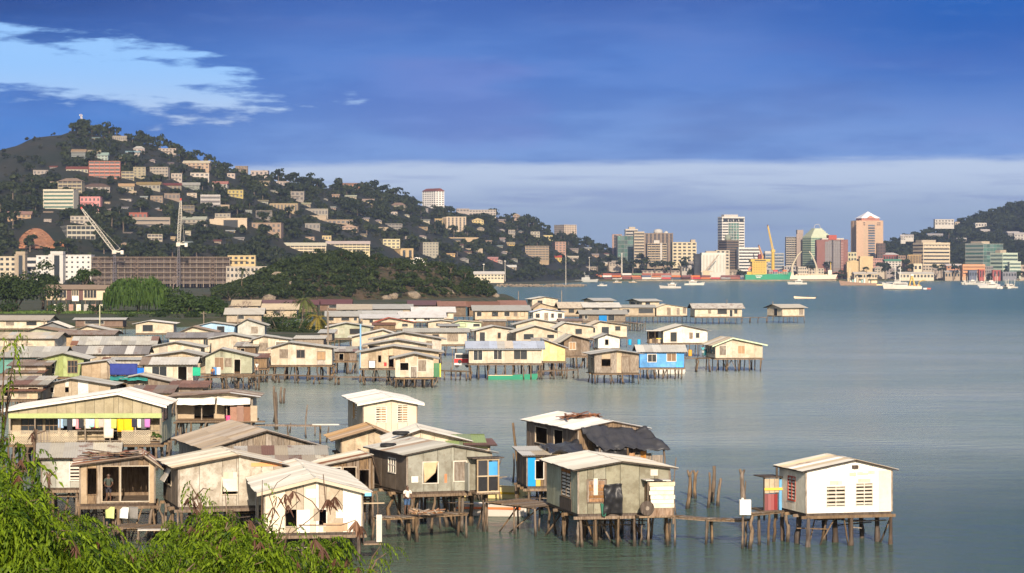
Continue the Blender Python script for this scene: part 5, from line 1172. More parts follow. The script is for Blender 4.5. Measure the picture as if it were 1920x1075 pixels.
hill = [
 # name,label,x0,x1,yt,yb,wall,floors,bays,style,roof,rc
 (AP,'salmon red apartment block with a white roof edge, high on the hill',167,225,303,336,(.62,.22,.15),5,6,'balc','flat',ww_,dict(slabc=(.55,.24,.17))),
 (B,'grey-green house with tan roof, first left above the salmon block',134,160,280,297,(.32,.36,.34),3,4,'band','gable',tn,{}),
 (B,'grey house with tan roof directly above the salmon block',165,188,281,297,(.34,.33,.31),2,4,'band','gable',tn,{}),
 (B,'green-roofed house stepping down from the grey tan-roofed house',183,202,286,301,(.40,.44,.40),2,3,'win','gable',(.30,.36,.30),{}),
 (B,'long white columned house just under the hilltop trees',211,238,256,265,ww_,1,7,'win','flat',ww_,{}),
 (B,'yellow-walled house with green roof above right of the salmon block',224,246,290,302,(.70,.58,.28),2,4,'house','gable',(.28,.36,.28),{}),
 (B,'teal-roofed white house below the hilltop',236,262,283,291,ww_,1,4,'house','gable',(.30,.48,.46),{}),
 (B,'pale grey house with a pyramid roof below the hilltop ridge',250,271,274,287,ww_,1,3,'house','hip',(.55,.50,.46),{}),
 (B,'white flat-roofed modern house at the right shoulder of the summit',297,330,279,289,ww_,2,5,'house','flat',ww_,{}),
 (B,'white house with dark red roof left of the salmon block',124,165,312,326,ww_,1,6,'house','gable',rd_,{}),
 (B,'small maroon-topped house at the far left under the bare slope',93,107,311,317,(.40,.30,.26),1,3,'house','gable',rd_,{}),
 (B,'low white house at the far left of the hill, beside a pale wall',62,90,320,328,ww_,1,4,'house','flat',ww_,{}),
 (AP,'cream three-storey flats immediately right of the salmon block',228,251,322,340,cw,3,3,'balc','flat',cw,{}),
 (AP,'cream three-storey flats with narrow bays, second right of the salmon block',250,273,314,334,cw,4,3,'win','flat',cw,{}),
 (AP,'white-roofed flats with many windows, third right of the salmon block',281,315,314,331,(.50,.42,.33),3,6,'win','flat',ww_,{}),
 (B,'white stepped house right of the white-roofed flats',321,341,326,341,ww_,2,3,'house','flat',ww_,{}),
 (B,'tan-roofed house, left one of the two under the cream flats',223,251,344,358,cw,1,4,'house','gable',(.46,.32,.14),{}),
 (B,'tan-roofed house, right and larger of the two under the flats',255,300,341,356,ww_,1,6,'house','gable',(.46,.32,.14),{}),
 (B,'long house with a dark red roof right of the tan-roofed pair',301,340,343,356,cw,1,5,'house','gable',rd_,{}),
 (B,'cream balcony house with tan hipped roof left below the salmon block',109,153,334,360,cw,3,5,'balc','hip',tn,{}),
 (B,'white villa with dark roof under the salmon block',156,206,344,361,ww_,2,6,'house','hip',(.22,.12,.10),{}),
 ('office_building','rounded five-storey office with long white window bands on the left of the hill',81,138,357,392,(.60,.55,.42),5,8,'band','flat',(.55,.52,.46),dict(ang=-6,wh=.46,glass=FGREEN)),
 (B,'red balustraded house right of the rounded office',150,188,370,390,(.62,.30,.26),2,5,'house','flat',rd_,{}),
 (B,'bare white roof slab of a house in the trees above the leaning crane',211,246,374,379,ww_,1,3,'house','flat',ww_,{}),
 (B,'small cream house above the upright crane, left one',282,305,368,381,cw,2,3,'house','flat',cw,{}),
 (B,'pair of cream hipped houses beside the tip of the upright crane',308,337,364,375,cw,1,4,'house','flat',(.6,.56,.5),{}),
 (B,'pinkish yellow house low on the far left of the hill',14,58,396,415,(.66,.48,.26),2,5,'house','gable',(.50,.30,.24),{}),
 (B,'white modern house left of the tip of the leaning crane',132,166,406,421,ww_,2,4,'house','flat',(.4,.36,.3),{}),
 (B,'red-walled flat house above the concrete terraces',242,276,400,411,(.36,.11,.08),1,4,'house','flat',gy,{}),
 ('concrete_terrace','stepped bare concrete terrace cut into the hill between the two cranes',248,319,410,426,(.34,.28,.22),2,6,'band','flat',(.34,.28,.22),dict(wh=.3)),
 ('unfinished_building','unfinished grey concrete building behind the leaning crane',126,178,424,452,(.50,.46,.36),3,6,'balc','flat',gy,dict(xl=110,ang=16)),
 (B,'white house with a red tank among dark trees left of the upright crane',277,304,440,453,ww_,2,4,'balc','flat',ww_,{}),
 (B,'white-roofed house with terracotta base on the upper ridge line',343,392,301,317,cw,2,6,'house','gable',(.66,.55,.42),{}),
 (B,'cream flat-topped house on the skyline right of the summit',441,464,312,321,cw,2,4,'house','flat',cw,{}),
 (B,'white house with round tanks on the skyline slope',470,502,321,330,ww_,1,4,'house','flat',ww_,{}),
 (B,'white double house below the ridge-line terracotta house',357,392,325,339,ww_,2,4,'house','flat',ww_,{}),
 (B,'grey shingled house with a long balcony below the ridge',337,374,342,356,gy,2,5,'house','gable',(.36,.34,.32),{}),
 (B,'white house with pinkish red roof in the middle of the hill',398,426,340,357,ww_,2,4,'house','gable',(.46,.18,.14),{}),
 (B,'tiny white box house above the pinkish red roof house',426,440,326,333,ww_,1,2,'house','flat',ww_,{}),
 (B,'yellow-lit house with two bright balconies mid hill',427,456,357,371,(.74,.60,.22),2,4,'house','flat',(.4,.33,.26),{}),
 (AP,'white and grey three-storey flats mid hill',376,413,367,390,(.58,.54,.48),3,5,'band','flat',gy,{}),
 (B,'cream deck house beside the upright crane jib',338,364,386,403,cw,2,4,'balc','flat',gy,{}),
 (B,'white gabled house row beside the foot of the upright crane jib',342,385,406,425,ww_,2,5,'house','gable',(.6,.56,.5),{}),
 (B,'white-railed two-storey house above the long cream wall',403,432,401,415,ww_,2,4,'house','flat',(.52,.56,.60),{}),
 ('retaining_wall','long cream retaining wall mid hill right of the upright crane',402,463,411,428,(.60,.48,.34),1,1,'ribs','flat',(.6,.5,.36),{}),
 (B,'cream stepped villa in the middle of the slope',472,527,419,438,cw,2,6,'house','flat',cw,{}),
 (B,'grey open-framed house above the stepped villa',480,510,396,413,(.28,.25,.22),2,4,'balc','flat',gy,{}),
 (AP,'row of stepped tan townhouses climbing the slope',506,558,383,396,(.62,.46,.26),1,8,'ribs','flat',(.6,.46,.26),{}),
 (B,'white house with round white tower on the upper slope',545,570,360,377,ww_,2,3,'house','flat',ww_,{}),
 (B,'white ridge-side house with long flat roof',518,542,341,349,ww_,1,4,'house','flat',ww_,{}),
 (B,'tan and white house on the ridge slope, left of the ridge-side house',486,504,339,348,(.58,.46,.28),1,3,'house','gable',(.36,.31,.18),{}),
 (B,'small cream house right of the stepped tan townhouses',566,582,380,388,cw,1,3,'house','gable',cw,{}),
 (B,'long white verandah house on the slope right of the townhouses',573,615,393,405,ww_,1,7,'house','flat',(.62,.52,.44),{}),
 (B,'striped flat-roofed shed house below the long white verandah house',572,600,420,431,gy,1,4,'house','flat',(.62,.60,.56),{}),
 (B,'cream house with long pale walls on the lower slope',598,664,413,421,cw,1,8,'house','flat',(.66,.56,.42),{}),
 (B,'two gabled cream villas at the right end of the long pale walls',639,670,421,435,cw,2,4,'house','gfront',(.36,.28,.2),{}),
 (AP,'long cream apartment range with balconies above the headland, left one',511,611,455,475,(.72,.62,.38),3,12,'balc','gable',(.66,.58,.42),dict(ang=4)),
 (AP,'long cream apartment range with balconies above the headland, right one',612,693,452,472,(.72,.62,.38),3,10,'balc','gable',(.66,.58,.42),dict(ang=4)),
 (B,'long terracotta house on the skyline right of the ridge palms',642,680,343,350,(.60,.32,.18),1,6,'house','gable',(.50,.28,.17),{}),
 (B,'orange-lit small house below the skyline, left one',623,636,364,371,(.70,.50,.28),1,2,'house','gable',(.5,.36,.22),{}),
 (B,'pale long-roofed house below the skyline terracotta house',647,668,366,373,cw,1,4,'house','gable',(.5,.44,.36),{}),
 (B,'tiny yellow house above the left cream apartment range',604,621,443,451,(.66,.54,.28),1,3,'house','flat',cw,{}),
 ('draped_building','tan mesh-draped building end beside the scaffold',427,479,480,498,(.60,.46,.24),2,5,'house','flat',(.6,.48,.26),dict(Y=1012)),
 ('school_building','white two-storey school block behind the coconut palm at the headland',424,500,501,523,ww_,2,10,'win','flat',ww_,dict(Y=1000,ang=2)),
 (AP,'cream three-storey block right of the cream apartment ranges',718,750,449,467,(.72,.62,.38),3,4,'win','flat',cw,dict(xl=695,ang=12)),
 ('warehouse','tan windowless storehouse at the end of the apartment ranges',752,775,468,484,(.58,.42,.22),1,2,'ribs','flat',tn,dict(xl=723,ang=14)),
 ('apartment_tower','tall white tower block with red gabled top standing on the skyline',817,833,353,394,(.98,.93,.85),9,3,'win','gfront',rd_,dict(xl=792,ang=38,rise=3.5)),
 (AP,'brown and cream ribbed eight-storey flats below the skyline tower',838,874,407,438,(.58,.46,.30),7,5,'ribs','flat',tn,dict(xl=830,ang=10,wh=.5)),
 (B,'yellow-lit house at the left of the ribbed flats',815,830,411,425,(.68,.50,.22),2,3,'house','flat',tn,{}),
 (AP,'long white terrace on the skyline right of the tower block',880,930,394,404,ww_,2,9,'win','flat',ww_,{}),
 (B,'low white house at the left end of the skyline terrace',856,880,392,398,ww_,1,4,'house','flat',ww_,{}),
 (B,'yellow gabled villa pair right of the ribbed flats',885,907,409,422,(.68,.52,.24),2,4,'house','gfront',(.56,.40,.2),{}),
 (B,'small cream house on the skyline where the ridge dips',962,975,401,410,cw,2,2,'house','hip',cw,{}),
 ('apartment_tower','pinkish cream tower with a lift shaft near the low end of the ridge',1058,1081,422,446,(.62,.50,.38),7,5,'win','flat',cw,dict(xl=1039,ang=24)),
 (AP,'white and grey five-storey block above the headland tip',793,822,455,481,ww_,5,5,'win','flat',ww_,dict(xl=783,ang=12)),
 (AP,'brown gridded eight-storey flats low on the slope near the bay',985,1029,462,489,(.50,.38,.24),6,7,'balc','flat',tn,{}),
 (AP,'pink five-storey block right of the brown gridded flats',1041,1061,454,477,(.66,.36,.28),5,3,'win','flat',(.6,.3,.22),dict(xl=1035,ang=10)),
 (B,'yellow house low on the slope left of the gridded flats',951,965,454,464,(.72,.54,.16),2,3,'house','gable',(.5,.4,.2),{}),
 (B,'grey-roofed house in the trees right of the skyline terrace',953,966,432,446,(.4,.34,.28),2,3,'house','flat',gy,{}),
 (B,'white house with yellow wall under the pinkish cream tower',995,1012,435,445,ww_,2,3,'house','flat',ww_,{}),
 (B,'yellow long wall house right under the pinkish cream tower',1012,1036,442,448,(.70,.58,.26),1,4,'house','flat',cw,{}),
 (B,'red-roofed yellow house at the foot of the pink block',1041,1053,479,490,(.72,.54,.16),1,2,'house','gable',(.5,.10,.06),{}),
 ('retaining_wall','long tan retaining wall on the slope above the bay',811,897,446,452,(.54,.40,.24),1,1,'ribs','flat',tn,{}),
 ('assembly_hall','hall with a curved white roof near the bay shore',930,968,497,508,cw,1,6,'house','gable',(.76,.72,.62),dict(Y=1500)),
 ('warehouse','long white shed by the shore behind the headland tip',889,945,509,525,(.72,.64,.46),2,9,'win','gable',(.76,.70,.6),dict(Y=1360,ang=2)),
 (B,'cream balcony villa high on the slope left of the skyline tower',734,760,380,392,cw,2,4,'house','hip',(.36,.26,.18),{}),
 (B,'tan house left of the cream balcony villa, upper slope',680,701,373,383,(.62,.48,.28),1,4,'house','gable',(.46,.36,.24),{}),
 (B,'grey concrete house in trees under the cream balcony villa',721,754,420,430,(.42,.38,.32),2,5,'balc','flat',gy,{}),
 (B,'small white house in dark trees below the balcony villa',733,745,398,404,ww_,1,2,'house','flat',ww_,{}),
 (B,'reddish house low on the slope above the shore lamp mast',915,933,482,491,(.5,.2,.16),1,3,'house','gable',(.5,.26,.2),{}),
 (B,'white gabled house low on the slope right of the reddish house',930,942,487,494,ww_,1,2,'house','gfront',ww_,{}),
 (B,'tan house below the white and grey five-storey block',832,853,475,481,(.66,.44,.2),1,3,'house','gable',(.6,.4,.2),{}),
 (B,'pale house with long roof under the red-roofed yellow house',1064,1084,480,489,(.5,.42,.34),1,4,'house','gable',(.56,.48,.4),{}),
 (B,'white pavilion on posts near the container stacks',1124,1145,486,496,(.62,.56,.46),1,4,'balc','flat',ww_,{}),
 ('hospital_block','big white building with a tall blank stair bay, left of the scaffold',68,108,480,524,(.70,.68,.64),5,3,'win','flat',ww_,dict(Y=1000,ang=-3,ww=.35,wh=.35)),
 ('hospital_block','white window wing between the blank stair bay and the scaffold',120,171,479,524,(.74,.72,.68),5,5,'win','flat',ww_,dict(Y=1004,ang=-3,ww=.35,wh=.35)),
 ('office_building','beige office with grey stair tower at the left frame edge',-2,30,482,520,(.62,.54,.40),4,3,'win','flat',gy,dict(Y=985,ang=-3)),
]
for nm, lab, x0, x1, yt, yb, wl, fl, by, st, rf, rc, o in hill:
    block(nm, lab, x0, x1, yt, yb, wl, fl, by, st, rf, rc, group=G1 if nm == B else None, **o)
ubx = block('stair_tower', 'tall blank grey-white stair bay of the white building', 95, 118, 477, 524, (.62,.59,.54), 1, 1, 'ribs', 'flat', ww_, Y=998, ang=-3)[0]
block('stair_tower', 'brownish lift tower of the beige office at the left frame edge', 30, 47, 477, 520, (.42,.34,.24), 1, 1, 'ribs', 'flat', gy, Y=983, ang=-3)
block('office_building', 'low white office between the beige office and the big white building', 47, 68, 486, 520, (.64,.60,.54), 3, 4, 'band', 'flat', ww_, Y=1002, ang=-2)
# ---- scaffolded construction
Ys = 1000.0*YS; A = PYr(171, 531, Ys); L = (430-171)/F*Ys; hS = (531-482)/F*Ys
sc = thing('construction_block', 'long concrete building shell wrapped in brown scaffolding below the hill', 'building', (A.x, A.y, A.z), 0)
CONC = plain((.19,.16,.125), .9); STEEL = plain((.15,.105,.075), .7); BRECT.append((168, 433, 481, 525, Ys))
for j in range(6): ubox('floor_slab', CONC, sc, 0, L, 1.5, 16, hS*j/5-.35, hS*j/5)
for i in range(22): ubox('column', CONC, sc, L*i/21-.3, L*i/21+.3, 1.7, 2.3, -3, hS-.36)
for j in range(5): ubox('back_wall', plain((.10,.085,.08), .9), sc, .3, L-.3, 4.5, 4.8, hS*j/5, hS*(j+1)/5-.36)
mb = MB()
for i in range(66):
    x = L*i/65; mb.bar((x,0,-3), (x,0,hS+.6), .12)
for j in range(16): mb.bar((0,0,hS*j/15), (L,0,hS*j/15), .10)
for x in (L*.055, L*.33, L*.62, L*.88):
    for j in range(7): mb.bar((x-2,-.1,hS*j/7), (x+2,-.1,hS*(j+1)/7), .22).bar((x+2,-.15,hS*j/7), (x-2,-.15,hS*(j+1)/7), .22)
kind(obj('scaffold_poles', mb, STEEL, sc), 'stuff')
for j in range(1, 6): ubox('scaffold_deck', plain((.20,.145,.10), .8), sc, 0, L, -.3, .9, hS*j/5-.5, hS*j/5-.42)
# ---- cranes
def lattice(p, q, w, n, mat, parent, name='boom', c=.22):
    p, q = Vector(p), Vector(q); d = (q-p).normalized(); s = Vector((0,1,0)); up = d.cross(s).normalized(); mb = MB()
    def cor(t, sa, sb): ww = w*(1-.65*abs(2*t-.75)**2*.6) if t > .0 else w*.6; return p.lerp(q, t)+s*sa*ww/2+up*sb*ww/2
    for i in range(n):
        a, b = i/n, (i+1)/n
        for sa, sb in ((-1,-1),(1,-1),(1,1),(-1,1)): mb.bar(cor(a,sa,sb), cor(b,sa,sb), c)
        f = 1 if i % 2 else -1
        mb.bar(cor(a,-1,-f), cor(b,-1,f), c*.7); mb.bar(cor(a,1,f), cor(b,1,-f), c*.7); mb.bar(cor(a,-1,1), cor(b,1,1), c*.7); mb.bar(cor(a,1,-1), cor(b,-1,-1), c*.7)
    return obj(name, mb, mat, parent)
CW = plain((.50,.46,.38), .6)
def crane(label, base, tip, ground, Yc):
    Yc *= YS; b = PYr(*base, Yc); root = thing('tower_crane', label, 'crane', (b.x, b.y, 1.5), 0); z = b.z-1.5
    lattice((0,0,0), (0,0,z-1), 2.0, 14, plain((.12,.11,.12), .7), root, 'mast', .25)
    t_ = PYr(*tip, Yc)-Vector((b.x, b.y, 1.5)); lattice((0,0,z), t_, 2.2, 26, CW, root, 'jib', .20)
    obj('cab', MB().box(-1.6,1.2,-1.4,1.4,z-1.6,z+1.2).box(1.2,5.6,-1.2,1.2,z-.6,z+.5), CW, root)
    obj('counterweight', MB().box(4.4,6.4,-1.3,1.3,z-1.9,z+.9), plain((.6,.56,.48)), root)
    obj('tip', MB().box(t_.x-.5,t_.x+.5,-.7,.7,t_.z-.4,t_.z+1.0), plain((.55,.06,.04)), root)
    obj('pendant_line', MB().bar((4,0,z+2.2), t_, .12).bar((0,0,z), (4,0,z+2.2), .25), CW, root)
    for a in range(4): BRECT.append((min(base[0], tip[0])+a*abs(tip[0]-base[0])/4-3, min(base[0], tip[0])+(a+1)*abs(tip[0]-base[0])/4+3, min(tip[1], base[1])+(a if tip[0] < base[0] else 0)*abs(tip[1]-base[1])/4, min(tip[1], base[1])+(a+1)*abs(tip[1]-base[1])/4+6, Yc))
    return root
crane('white lattice crane leaning its long jib to the left over the scaffold', (215,472), (153,391), 0, 990)
crane('white lattice crane with its jib standing almost upright over the scaffold', (335,458), (339,375), 0, 985)
# red earth cut on the lower slope
mb = MB(); pts = []
for j in range(14):
    for i in range(28):
        u, v = i/27, j/13; px = 36+92*u; py = 466-(36*math.sin(min(1, (u+.08)*1.25)*math.pi*.95)**.7+2)*v if u < .95 else 466-3*v
        p = hit(left_z, px, py, 960, 1400, 3)
        if p is None: p = PY(px, py, 1100)
        q = PYr(px, py, p.y-6-4*v); w = noise.noise(q*.15)*1.2; mb.v.append((q.x, q.y-1+w, q.z))
for j in range(13):
    for i in range(27): k = j*28+i; mb.f.append((k, k+1, k+29, k+28))
kind(obj('red_earth_cutting', mb.mesh('red_earth_cutting', True), M_red), 'structure'); BRECT.append((36,126,432,464,1010*YS))
# radio mast on the summit
p = PY(152,250,1408); r = thing('radio_mast', 'thin red and white lattice radio mast on the hill summit', 'mast', (p.x, p.y, p.z-6), 0)
lattice((0,0,0), (0,0,6+(250-214)/F*1408*YS), 1.3, 12, plain((.42,.36,.34), .6), r, 'lattice', .22)
z = 6+(250-214)/F*1408*YS
for i, (dx, dz) in enumerate(((-1.2,-1),(1.2,-1.5),(0,-3),(1.2,-4))): ubox('antenna', CW, r, dx-.3, dx+.3, -.6, -.2, z+dz-1, z+dz+.8)
# ---- the many smaller houses scattered between the named ones
rr = random.Random(21); L0 = list(LAND); n_ok = 0
for k in range(1200):
    if n_ok >= 58: break
    px = rr.uniform(70, 1160); ry = lcol(px)[0]; py = rr.uniform(ry+10, 492 if px > 520 else 466); w = rr.uniform(9, 19); h = rr.uniform(5, 8.5)
    if px < 170 and py < 320: continue
    if any(px+w > a-2 and px < b+2 and py > c-2 and py-h < d+7 for a, b, c, d, y in BRECT): continue
    if not hit(left_z, px+w/2, py, 960, 2450): continue
    wl = rr.choice([cw, ww_, (.46,.34,.2), (.36,.33,.28), (.5,.36,.26), (.44,.40,.30)]); rc = rr.choice([(.36,.31,.26), (.22,.10,.07), (.40,.30,.2), (.42,.40,.37), (.30,.27,.24), (.26,.30,.28)])
    rel, l = relate(px+w/2, py-h/2, L0); cn = {cw:'cream', ww_:'pale'}.get(wl, 'drab'); rn = 'red-roofed' if rc == (.22,.10,.07) else 'low-roofed'
    lab = 'small %s %s house %s the %s' % (cn, rn, rel, l)
    block(B, lab, px, px+w, py-h, py, wl, 2 if h > 7 else 1, rr.choice((2,3,3,4)), 'house', rr.choice(('hip','gable','gable','flat')), rc, group='small houses on the big hill'); n_ok += 1
# pale retaining walls and cut banks along the hill roads
for px, py, w, lab in ((150,402,60,'pale retaining wall below the red balustraded house'),(212,362,44,'pale garden wall under the tan-roofed pair'),(560,408,52,'tan retaining wall right of the townhouses'),(640,398,40,'pale wall above the long verandah houses'),(690,430,38,'tan bank wall above the apartment ranges'),(845,470,60,'tan cutting wall on the lower slope'),(930,475,40,'pale stone wall above the curved hall'),(400,388,30,'pale wall mid hill below the yellow-lit house'),(1090,498,70,'pale cutting above the container stacks'),(90,345,30,'pale wall at the far left of the hill')):
    block('retaining_wall', lab, px, px+w, py-3.2, py, (.46,.37,.26), 1, 6, 'ribs', 'flat', (.5,.42,.3), cat='wall', ext=3, keep=False, glass=fw((.44,.35,.25)))
cw, ww_ = (.52,.43,.31), (.60,.56,.49)
# ================================================================== town across the bay
TW = 'office_tower'
def city(label, x0, x1, yt, yb, wall, fl, by, st, name=TW, Y=1880, **o):
    o.setdefault('ang', 6); o.setdefault('ext', 8)
    return block(name, label, x0, x1, yt, yb, wall, fl, by, st, o.pop('roof', 'flat'), o.pop('rc', wall), Y=Y, keep=True, **o)
def topbox(res, x0, x1, y0, y1, z0, z1, m, name='roof_plant'):
    root, L, D, hb, fh = res; ubox(name, m, root, L*x0, L*x1, D*y0, D*y1, hb+z0, hb+z1)
DKB = (.085,.075,.07)
t = city('pinkish narrow block at the left end of the town skyline',1149,1166,440,490,(.40,.27,.22),9,2,'ribs',Y=1960)
t = city('low block with a green glass upper wall at the left end of the town',1158,1189,443,490,(.30,.30,.27),6,5,'glass',glass=FGREEN,Y=1930)
t = city('cream plant-topped block standing behind the green glass block',1173,1196,431,490,(.56,.50,.42),10,4,'band',Y=1980); topbox(t,.3,.8,.2,.8,.5,4,fw(cw))
t = city('cream slab block with horizontal sunshades left of the brown tower',1189,1208,436,492,cw,10,1,'band',Y=1900,wh=.42)
t = city('broad dark brown tower with a white dome on its roof',1209,1262,438,500,(.24,.18,.13),11,7,'ribs',Y=1950,glass=FDARK,slabc=(.30,.23,.17)); root, L, D, hb, fh = t
pts = []; mb = MB(); mb.tube([(L*.5,D*.4,hb),(L*.5,D*.4,hb+3),(L*.5,D*.4,hb+5.5),(L*.5,D*.4,hb+6.5)], [6.5,6.5,5,1.5], 14); obj('dome', mb.mesh('dome', True), fw(ww_), root); mb = MB(); mb.tube([(L*.78,D*.4,hb),(L*.78,D*.4,hb+2),(L*.78,D*.4,hb+3.5)], [3.2,3,1], 12); obj('satellite_dome', mb.mesh('satellite_dome', True), fw(ww_), root)
t = city('dark balcony block with one white pier in front of the broad brown tower',1214,1250,457,493,(.36,.28,.19),8,5,'balc',Y=1870,slabc=(.56,.44,.28)); root, L, D, hb, fh = t
ubox('white_pier', fw(ww_), root, L*.66, L*.76, -.6, .2, -4, hb+1); topbox(t,.35,.65,.2,.7,.4,4.5,fw(ww_))
t = city('cream eight-storey block with paired dark windows beside the brown tower',1261,1306,455,492,(.68,.58,.38),6,5,'win',Y=1870,ww=.62,wh=.5); topbox(t,.78,.96,.1,.6,.3,4,fw(cw))
for a in ((.82,1.0),): pass
t = city('dark glass building left of the white silos',1302,1316,477,512,DKB,7,3,'glass',Y=1840)
t = city('row of tall white grain silos on the wharf',1316,1360,478,511,(.70,.68,.58),1,7,'ribs',name='silo_block',Y=1835,glass=fw((.60,.58,.48)),slabc=(.74,.72,.62)); topbox(t,.2,.65,.2,.7,.4,5,fw(cw))
t = city('cream plant building joined to the right of the silos',1343,1368,470,506,(.62,.54,.40),6,3,'win',Y=1860)
t = city('tall white tower with a green glass centre, highest in the town',1354,1396,408,505,(.74,.70,.62),19,8,'band',Y=1950,xl=1346,ang=14,glass=FG,wh=.42); root, L, D, hb, fh = t
for j in range(3, 17):
    for i in range(4): ubox('glass_panel', FGREEN, root, L*(.27+.12*i)+.2, L*(.27+.12*(i+1))-.2, -.40, -.33, j*fh+.3, (j+1)*fh-.2)
for i in range(5): ubox('mullion', fw((.74,.70,.62)), root, L*(.27+.12*i)-.2, L*(.27+.12*i)+.2, -.55, -.405, 3*fh, 18*fh)
for i in range(4): ubox('upper_window', FG, root, L*(.05+.235*i), L*(.05+.235*i)+L*.2, -.42, -.33, 17.6*fh, 18.6*fh)
topbox(t,.12,.75,.2,.8,.5,4.2,fw(ww_))
t = city('dark brown tower with a dome, standing in front of the tallest white tower',1363,1385,452,510,(.20,.145,.10),12,5,'band',Y=1870,xl=1347,ang=22,wh=.5); root, L, D, hb, fh = t
obj('dome', MB().tube([(L*.3,D*.3,hb),(L*.3,D*.3,hb+5),(L*.3,D*.3,hb+8),(L*.3,D*.3,hb+9)], [4.5,4.5,3,.5], 12).mesh('dome', True), fw((.28,.31,.24)), root)
t = city('white office with bold black window bands right of the dark brown tower',1385,1425,466,513,(.78,.74,.66),8,1,'band',Y=1860,wh=.46)
t = city('low grey-blue banded office behind the yellow ship',1435,1470,476,504,(.42,.42,.40),5,6,'band',Y=1900,glass=FBLUE); topbox(t,.0,.4,.2,.6,.3,3.5,fw(ww_))
t = city('dark balcony tower left of the stepped green glass tower',1474,1495,445,503,(.32,.27,.22),14,4,'balc',Y=1930,xl=1472,slabc=(.56,.50,.40))
t = city('narrow beige shaft tower joined to the dark balcony tower',1495,1506,439,503,(.42,.33,.27),1,1,'ribs',Y=1928,glass=fw((.38,.30,.25)))
t = city('green glass tower with a stepped pyramid top',1521,1558,446,505,(.30,.36,.27),14,5,'band',Y=1910,xl=1505,ang=22,glass=FGREEN,slabc=(.52,.60,.40),wh=.5); root, L, D, hb, fh = t
for i in range(6): q = .06*i; ubox('roof_tier', fw((.62,.66,.48)), root, L*q, L*(1-q), D*q, D*(1-q), hb+.5+i*2.1, hb+.5+(i+1)*2.1-.05)
mb = MB()
for i in range(13): a = math.pi*i/12; b = math.pi*(i+1)/12; mb.bar((L*.5+math.cos(a)*5,D*.45,hb+13+math.sin(a)*6), (L*.5+math.cos(b)*5,D*.45,hb+13+math.sin(b)*6), .5)
obj('roof_arch', mb, fw(ww_), root)
t = city('red-brown framed tower with two grey glass panels and a red roof box',1539,1590,450,510,(.28,.13,.105),11,1,'ribs',Y=1860,xl=1530,ang=8,glass=fw((.24,.21,.2)),slabc=(.28,.13,.105)); root, L, D, hb, fh = t
for a0, a1 in ((.15,.40),(.46,.70)):
    for j in range(10):
        for i in range(3): ubox('glass_panel', fw((.27,.245,.235)), root, L*(a0+(a1-a0)*i/3)+.1, L*(a0+(a1-a0)*(i+1)/3)-.1, -.35, -.06, hb*.12+j*hb*.083, hb*.12+(j+1)*hb*.083-.15)
for j in range(10):
    for a0 in (.03,.08,.74,.79): ubox('window', fw((.42,.26,.22)), root, L*a0, L*a0+L*.035, -.2, -.03, hb*.12+j*hb*.083, hb*.12+(j+.6)*hb*.083)
ubox('dark_slot', FDARK, root, L*.405, L*.455, -.12, -.03, 0, hb); ubox('dark_slot', FDARK, root, L*.705, L*.735, -.12, -.03, 0, hb)
ubox('red_roof_box', fw((.48,.10,.06)), root, L*.33, L*.62, D*.2, D*.7, hb+.3, hb+6.5); topbox(t,.1,.9,.3,.8,.3,2.4,fw(ww_))
t = city('grey side wing right of the red-brown framed tower',1580,1590,456,508,(.36,.31,.28),9,2,'win',Y=1872)
t = city('pink sandstone tower with a white glass pyramid roof',1612,1656,414,486,(.62,.42,.28),16,1,'ribs',Y=1920,xl=1598,ang=16,glass=fw((.60,.41,.27)),slabc=(.62,.42,.28)); root, L, D, hb, fh = t
for j in range(13): ubox('window', FBLUE, root, L*.36, L*.64, -.25, -.03, hb*.06+j*hb*.066, hb*.06+j*hb*.066+hb*.04)
for j in range(14):
    for a0 in (.03,.68): 
        for i in range(4): ubox('wall_panel', fw((.58,.42,.28)), root, L*(a0+.075*i), L*(a0+.075*i)+L*.07, -.10, -.02, hb*.02+j*hb*.058, hb*.02+(j+.9)*hb*.058)
for j in (.88,.93):
    for a0 in (.08,.16,.74,.82): ubox('window', FDARK, root, L*a0, L*a0+L*.06, -.12, -.01, hb*j, hb*(j+.025))
ubox('crown_base', fw((.52,.22,.16)), root, L*.12, L*.88, D*.12, D*.88, hb+.3, hb+3.5); c = (L*.5, D*.5, hb+13)
b = [(L*.08,D*.08,hb+3.5),(L*.92,D*.08,hb+3.5),(L*.92,D*.92,hb+3.5),(L*.08,D*.92,hb+3.5)]
obj('pyramid_roof', MB().add(b+[c], [(0,1,4),(1,2,4),(2,3,4),(3,0,4),(3,2,1,0)]), plain((.74,.70,.68), .3), root); obj('red_gablet', MB().prism([(L*.3,D*.05,hb+3.0),(L*.7,D*.05,hb+3.0),(L*.5,D*.05,hb+7)], (0,D*.3,0)), fw((.62,.28,.2)), root)
t = city('dark brown annex at the right foot of the pink sandstone tower',1645,1660,457,486,(.15,.10,.08),5,3,'win',Y=1900)
t = city('blank tan storehouse with a notched gable on the waterfront',1613,1637,484,511,(.66,.50,.27),1,3,'ribs',Y=1850,name='warehouse',glass=fw((.64,.48,.26)))
t = city('blank tan gabled storehouse, lower left half of the waterfront pair',1589,1613,488,511,(.66,.50,.27),1,3,'ribs',Y=1852,name='warehouse',roof='gfront',rise=2.5,glass=fw((.64,.48,.26)))
t = city('yellowish two-storey house behind the tan storehouses',1590,1606,474,500,(.62,.56,.34),3,3,'win',Y=1890,name='shop_house')
t = city('pink arcade building right of the tan storehouses',1637,1656,485,501,(.54,.30,.24),3,6,'win',Y=1880,name='shop_house')
t = city('house with a white hipped roof and dark red wall at the hill foot',1656,1685,474,493,(.30,.10,.08),1,6,'win',Y=1900,name='shop_house',roof='hip',rc=(.66,.60,.54))
